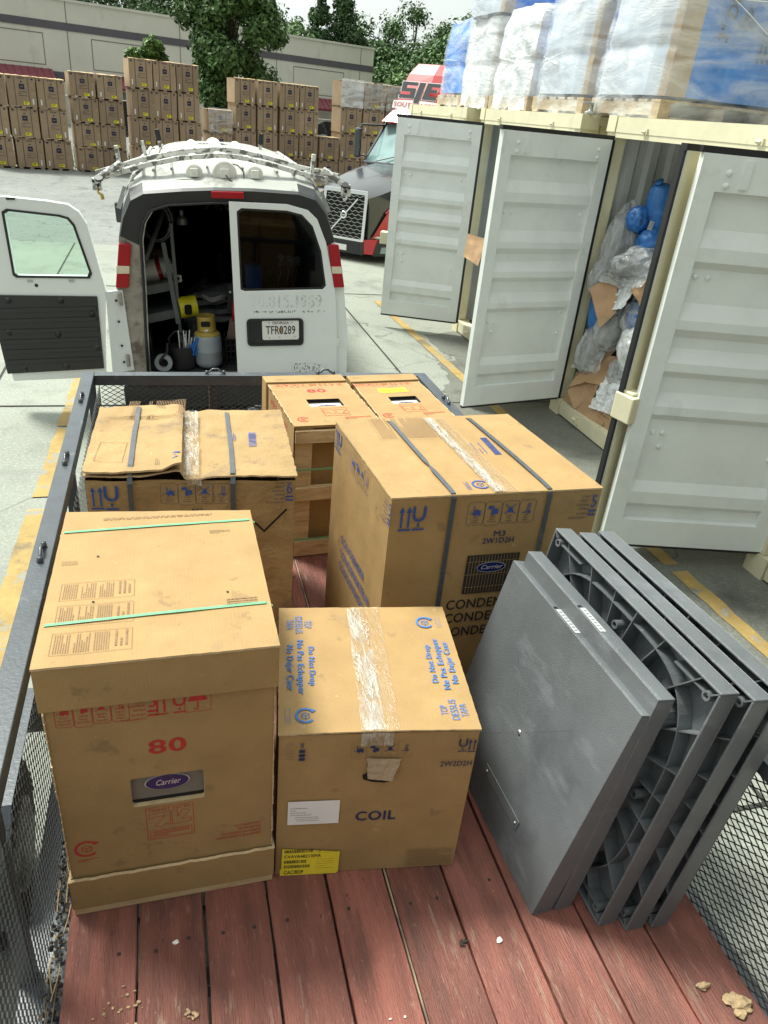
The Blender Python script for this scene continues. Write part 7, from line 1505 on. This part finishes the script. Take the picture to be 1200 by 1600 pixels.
mb = MB(); mb.box((-.44, -.05, .13), (.44, .06, .36), 'van_black'); mb.box((-.36, -.055, .16), (.36, -.05, .31), 'gasket'); mb.build('bumper', tk, bevel=.012)
mb = MB(); mb.box((-.14, -.062, .17), (.10, -.056, .27), 'plate_white'); mb.build('licence_plate', tk)
# grille
GO = Vector((-.40, -.045, .385)); GU = Vector((1, 0, 0)); GV = Vector((0, .07, 1)).normalized(); GW, GH = .80, .76
mb = MB(); annulus(mb, rrect(-.045, -.03, GW + .045, GH + .06, .03), rrect(.01, .01, GW - .01, GH - .01, .02), 'chrome', (GO, GU, GV), .03); mb.build('grille_frame', tk, bevel=.004)
mb = MB(); mb.prism([(0, 0), (GW, 0), (GW, GH), (0, GH)], .006, 'dark_void', (GO - GU.cross(GV) * .01, GU, GV)); Gn = GU.cross(GV)
for j in range(12):
    pts = []
    for i in range(25): ph = i / 24 * 6 * 2 * pi; pts.append(GO + GU * (.02 + (GW - .04) * i / 24) + GV * (.04 + (GH - .08) * j / 11 + .014 * sin(ph + (pi if j % 2 else 0))) + Gn * .012)
    for a, b in zip(pts[:-1], pts[1:]): mb.beam(a, b, .010, .008, 'galvanised', Gn)
mb.build('grille', tk)
mb = MB(); mb.beam(GO + GU * .16 + GV * .10 + Gn * .035, GO + GU * .66 + GV * .68 + Gn * .035, .026, .012, 'chrome', Gn); c_ = GO + GU * .40 + GV * .385 + Gn * .035
mb.lathe([(.040, .012), (.046, .016), (.060, .016), (.066, .010), (.066, 0), (.040, 0)], c_, 'chrome', 24, Gn); mb.lathe([(0, .006), (.040, .006)], c_, 'truck_black', 20, Gn); p = Print(mb, c_ + Gn * .008, GU, GV, 'chrome', .002); p.rect(-.034, -.008, .034, .008); mb.build('emblem', tk)
# cab
mb = MB(); cw = .86
mb.hexa([(-cw, 2.3, .45), (cw, 2.3, .45), (cw, 5.0, .45), (-cw, 5.0, .45), (-cw, 2.3, 1.50), (cw, 2.3, 1.50), (cw, 5.0, 1.50), (-cw, 5.0, 1.50)], 'red_paint'); mb.hexa([(-.80, 3.0, 1.50), (.80, 3.0, 1.50), (cw, 5.0, 1.50), (-cw, 5.0, 1.50), (-.70, 3.0, 2.42), (.70, 3.0, 2.42), (.84, 5.0, 2.42), (-.84, 5.0, 2.42)], 'red_paint'); mb.build('cab', tk, bevel=.03)
mb = MB(); mb.add([(-.80, 2.22, 1.56), (0, 2.05, 1.58), (.80, 2.22, 1.56), (.68, 2.86, 2.26), (0, 2.72, 2.28), (-.68, 2.86, 2.26)], [(0, 1, 4, 5), (1, 2, 3, 4)], 'truck_glass'); wsn = mb.build('windscreen', tk)
mb = MB(); mb.tube([(-.82, 2.22, 1.54), (-.70, 2.88, 2.28)], .03, 'truck_black', 8); mb.tube([(.82, 2.22, 1.54), (.70, 2.88, 2.28)], .03, 'truck_black', 8); mb.tube([(-.82, 2.2, 1.53), (0, 2.03, 1.55), (.82, 2.2, 1.53)], .03, 'truck_black', 8); mb.build('pillar', wsn)
mb = MB(); mb.tube([(-.5, 2.08, 1.58), (-.1, 2.14, 1.70), (.05, 2.12, 1.66)], .012, 'gasket', 6); mb.build('wiper', wsn)
for sx in (-1, 1):
    mb = MB(); mb.add([(sx * .862, 2.45, 1.52), (sx * .862, 3.0, 1.52), (sx * .80, 3.05, 2.2), (sx * .76, 2.9, 2.2)], [(0, 1, 2, 3)], 'truck_glass'); mb.build('side_window', tk)
    mb = MB(); mb.box((sx * 1.02 - .07, 2.18, 1.58), (sx * 1.02 + .07, 2.32, 2.14), 'truck_black'); o = mb.build('mirror', tk, bevel=.05); mb = MB(); mb.tube([(sx * 1.02, 2.27, 2.12), (sx * .98, 2.3, 2.2), (sx * .72, 2.8, 2.22)], .018, 'truck_black', 6); mb.tube([(sx * 1.0, 2.27, 1.65), (sx * .84, 2.5, 1.62)], .016, 'truck_black', 6); mb.build('mirror_arm', o)
mb = MB(); mb.hexa([(-.74, 2.62, 2.28), (.74, 2.62, 2.28), (.74, 3.2, 2.30), (-.74, 3.2, 2.30), (-.60, 2.86, 2.50), (.60, 2.86, 2.50), (.66, 3.3, 2.62), (-.66, 3.3, 2.62)], 'red_paint'); mb.build('sun_visor', tk, bevel=.03)
# roof fairing with lettering
FR = [(3.1, .74, 2.45), (3.15, .74, 2.60), (3.30, .70, 2.90), (3.50, .64, 3.20), (3.75, .56, 3.40), (5.0, .60, 3.46)]
mb = MB(); vs = []
for y, w_, z in FR: vs += [(-w_, y + .35, z), (-w_ * .93, y + .04, z), (0, y - .06, z), (w_ * .93, y + .04, z), (w_, y + .35, z)]
mb.add(vs, [(5 * i + k, 5 * i + k + 1, 5 * i + k + 6, 5 * i + k + 5) for i in range(5) for k in range(4)], 'red_paint')
for sx, k in ((-1, 0), (1, 4)): mb.add([vs[5 * i + k] for i in range(6)] + [(sx * .74, 5.1, 2.42)], [tuple(range(7))], 'red_paint')
fa = mb.build('roof_fairing', tk, smooth=False)
mb = MB(); fu = Vector((1, 0, 0)); fv = Vector((0, .42, 1)).normalized(); FO = Vector((-.70, 3.0, 2.52))
p = Print(mb, FO, fu, fv, 'paper_white', .01)
band = [(.02 + i * .115, .03 + .03 * sin(pi * i / 10)) for i in range(11)]
mb.add([p.P(x, y) for x, y in band] + [p.P(x, y + .155) for x, y in band], [(i, i + 1, 11 + i + 1, 11 + i) for i in range(10)], 'paper_white')
p.text('SOUTHEASTERN', .04, .072, .085, 'red_paint', bold=.012, tw=1.10, k=1.6)
P0_ = p.poly; p.poly = lambda pts, m=None, k=1: P0_([((a - .16) * .95 + .10, b + .0) for a, b in pts], m, k)
for k_, off_, m_ in ((1.6, .018, 'paper_white'), (2.2, 0, 'truck_silver')):
    z = [(.20, .56), (.56, .56), (.56, .49), (.32, .49), (.32, .44), (.54, .44), (.54, .24), (.18, .24), (.18, .31), (.43, .31), (.43, .37), (.20, .37)]
    cx_, cy_ = .38, .40; p.poly([(cx_ + (a - cx_) * (1 + off_ * 4), cy_ + (b - cy_) * (1 + off_ * 5)) for a, b in z], m_, k_)
    z = [(.60, .56), (.74, .56), (.66, .16), (.54, .16)]; cx_ = .64; p.poly([(cx_ + (a - cx_) * (1 + off_ * 7), .38 + (b - .38) * (1 + off_ * 4)) for a, b in z][::-1], m_, k_)
    z = [(.78, .56), (1.10, .56), (1.08, .49), (.90, .49), (.89, .44), (1.04, .44), (1.03, .38), (.88, .38), (.86, .31), (1.05, .31), (1.04, .24), (.72, .24)]; cx_ = .9; p.poly([(cx_ + (a - cx_) * (1 + off_ * 4), .40 + (b - .40) * (1 + off_ * 5)) for a, b in z][::-1], m_, k_)
mb.build('fairing_lettering', fa)
mb = MB(); mb.box((-.4, 5.1, .5), (.4, 7.4, .65), 'truck_black'); mb.build('chassis', tk)
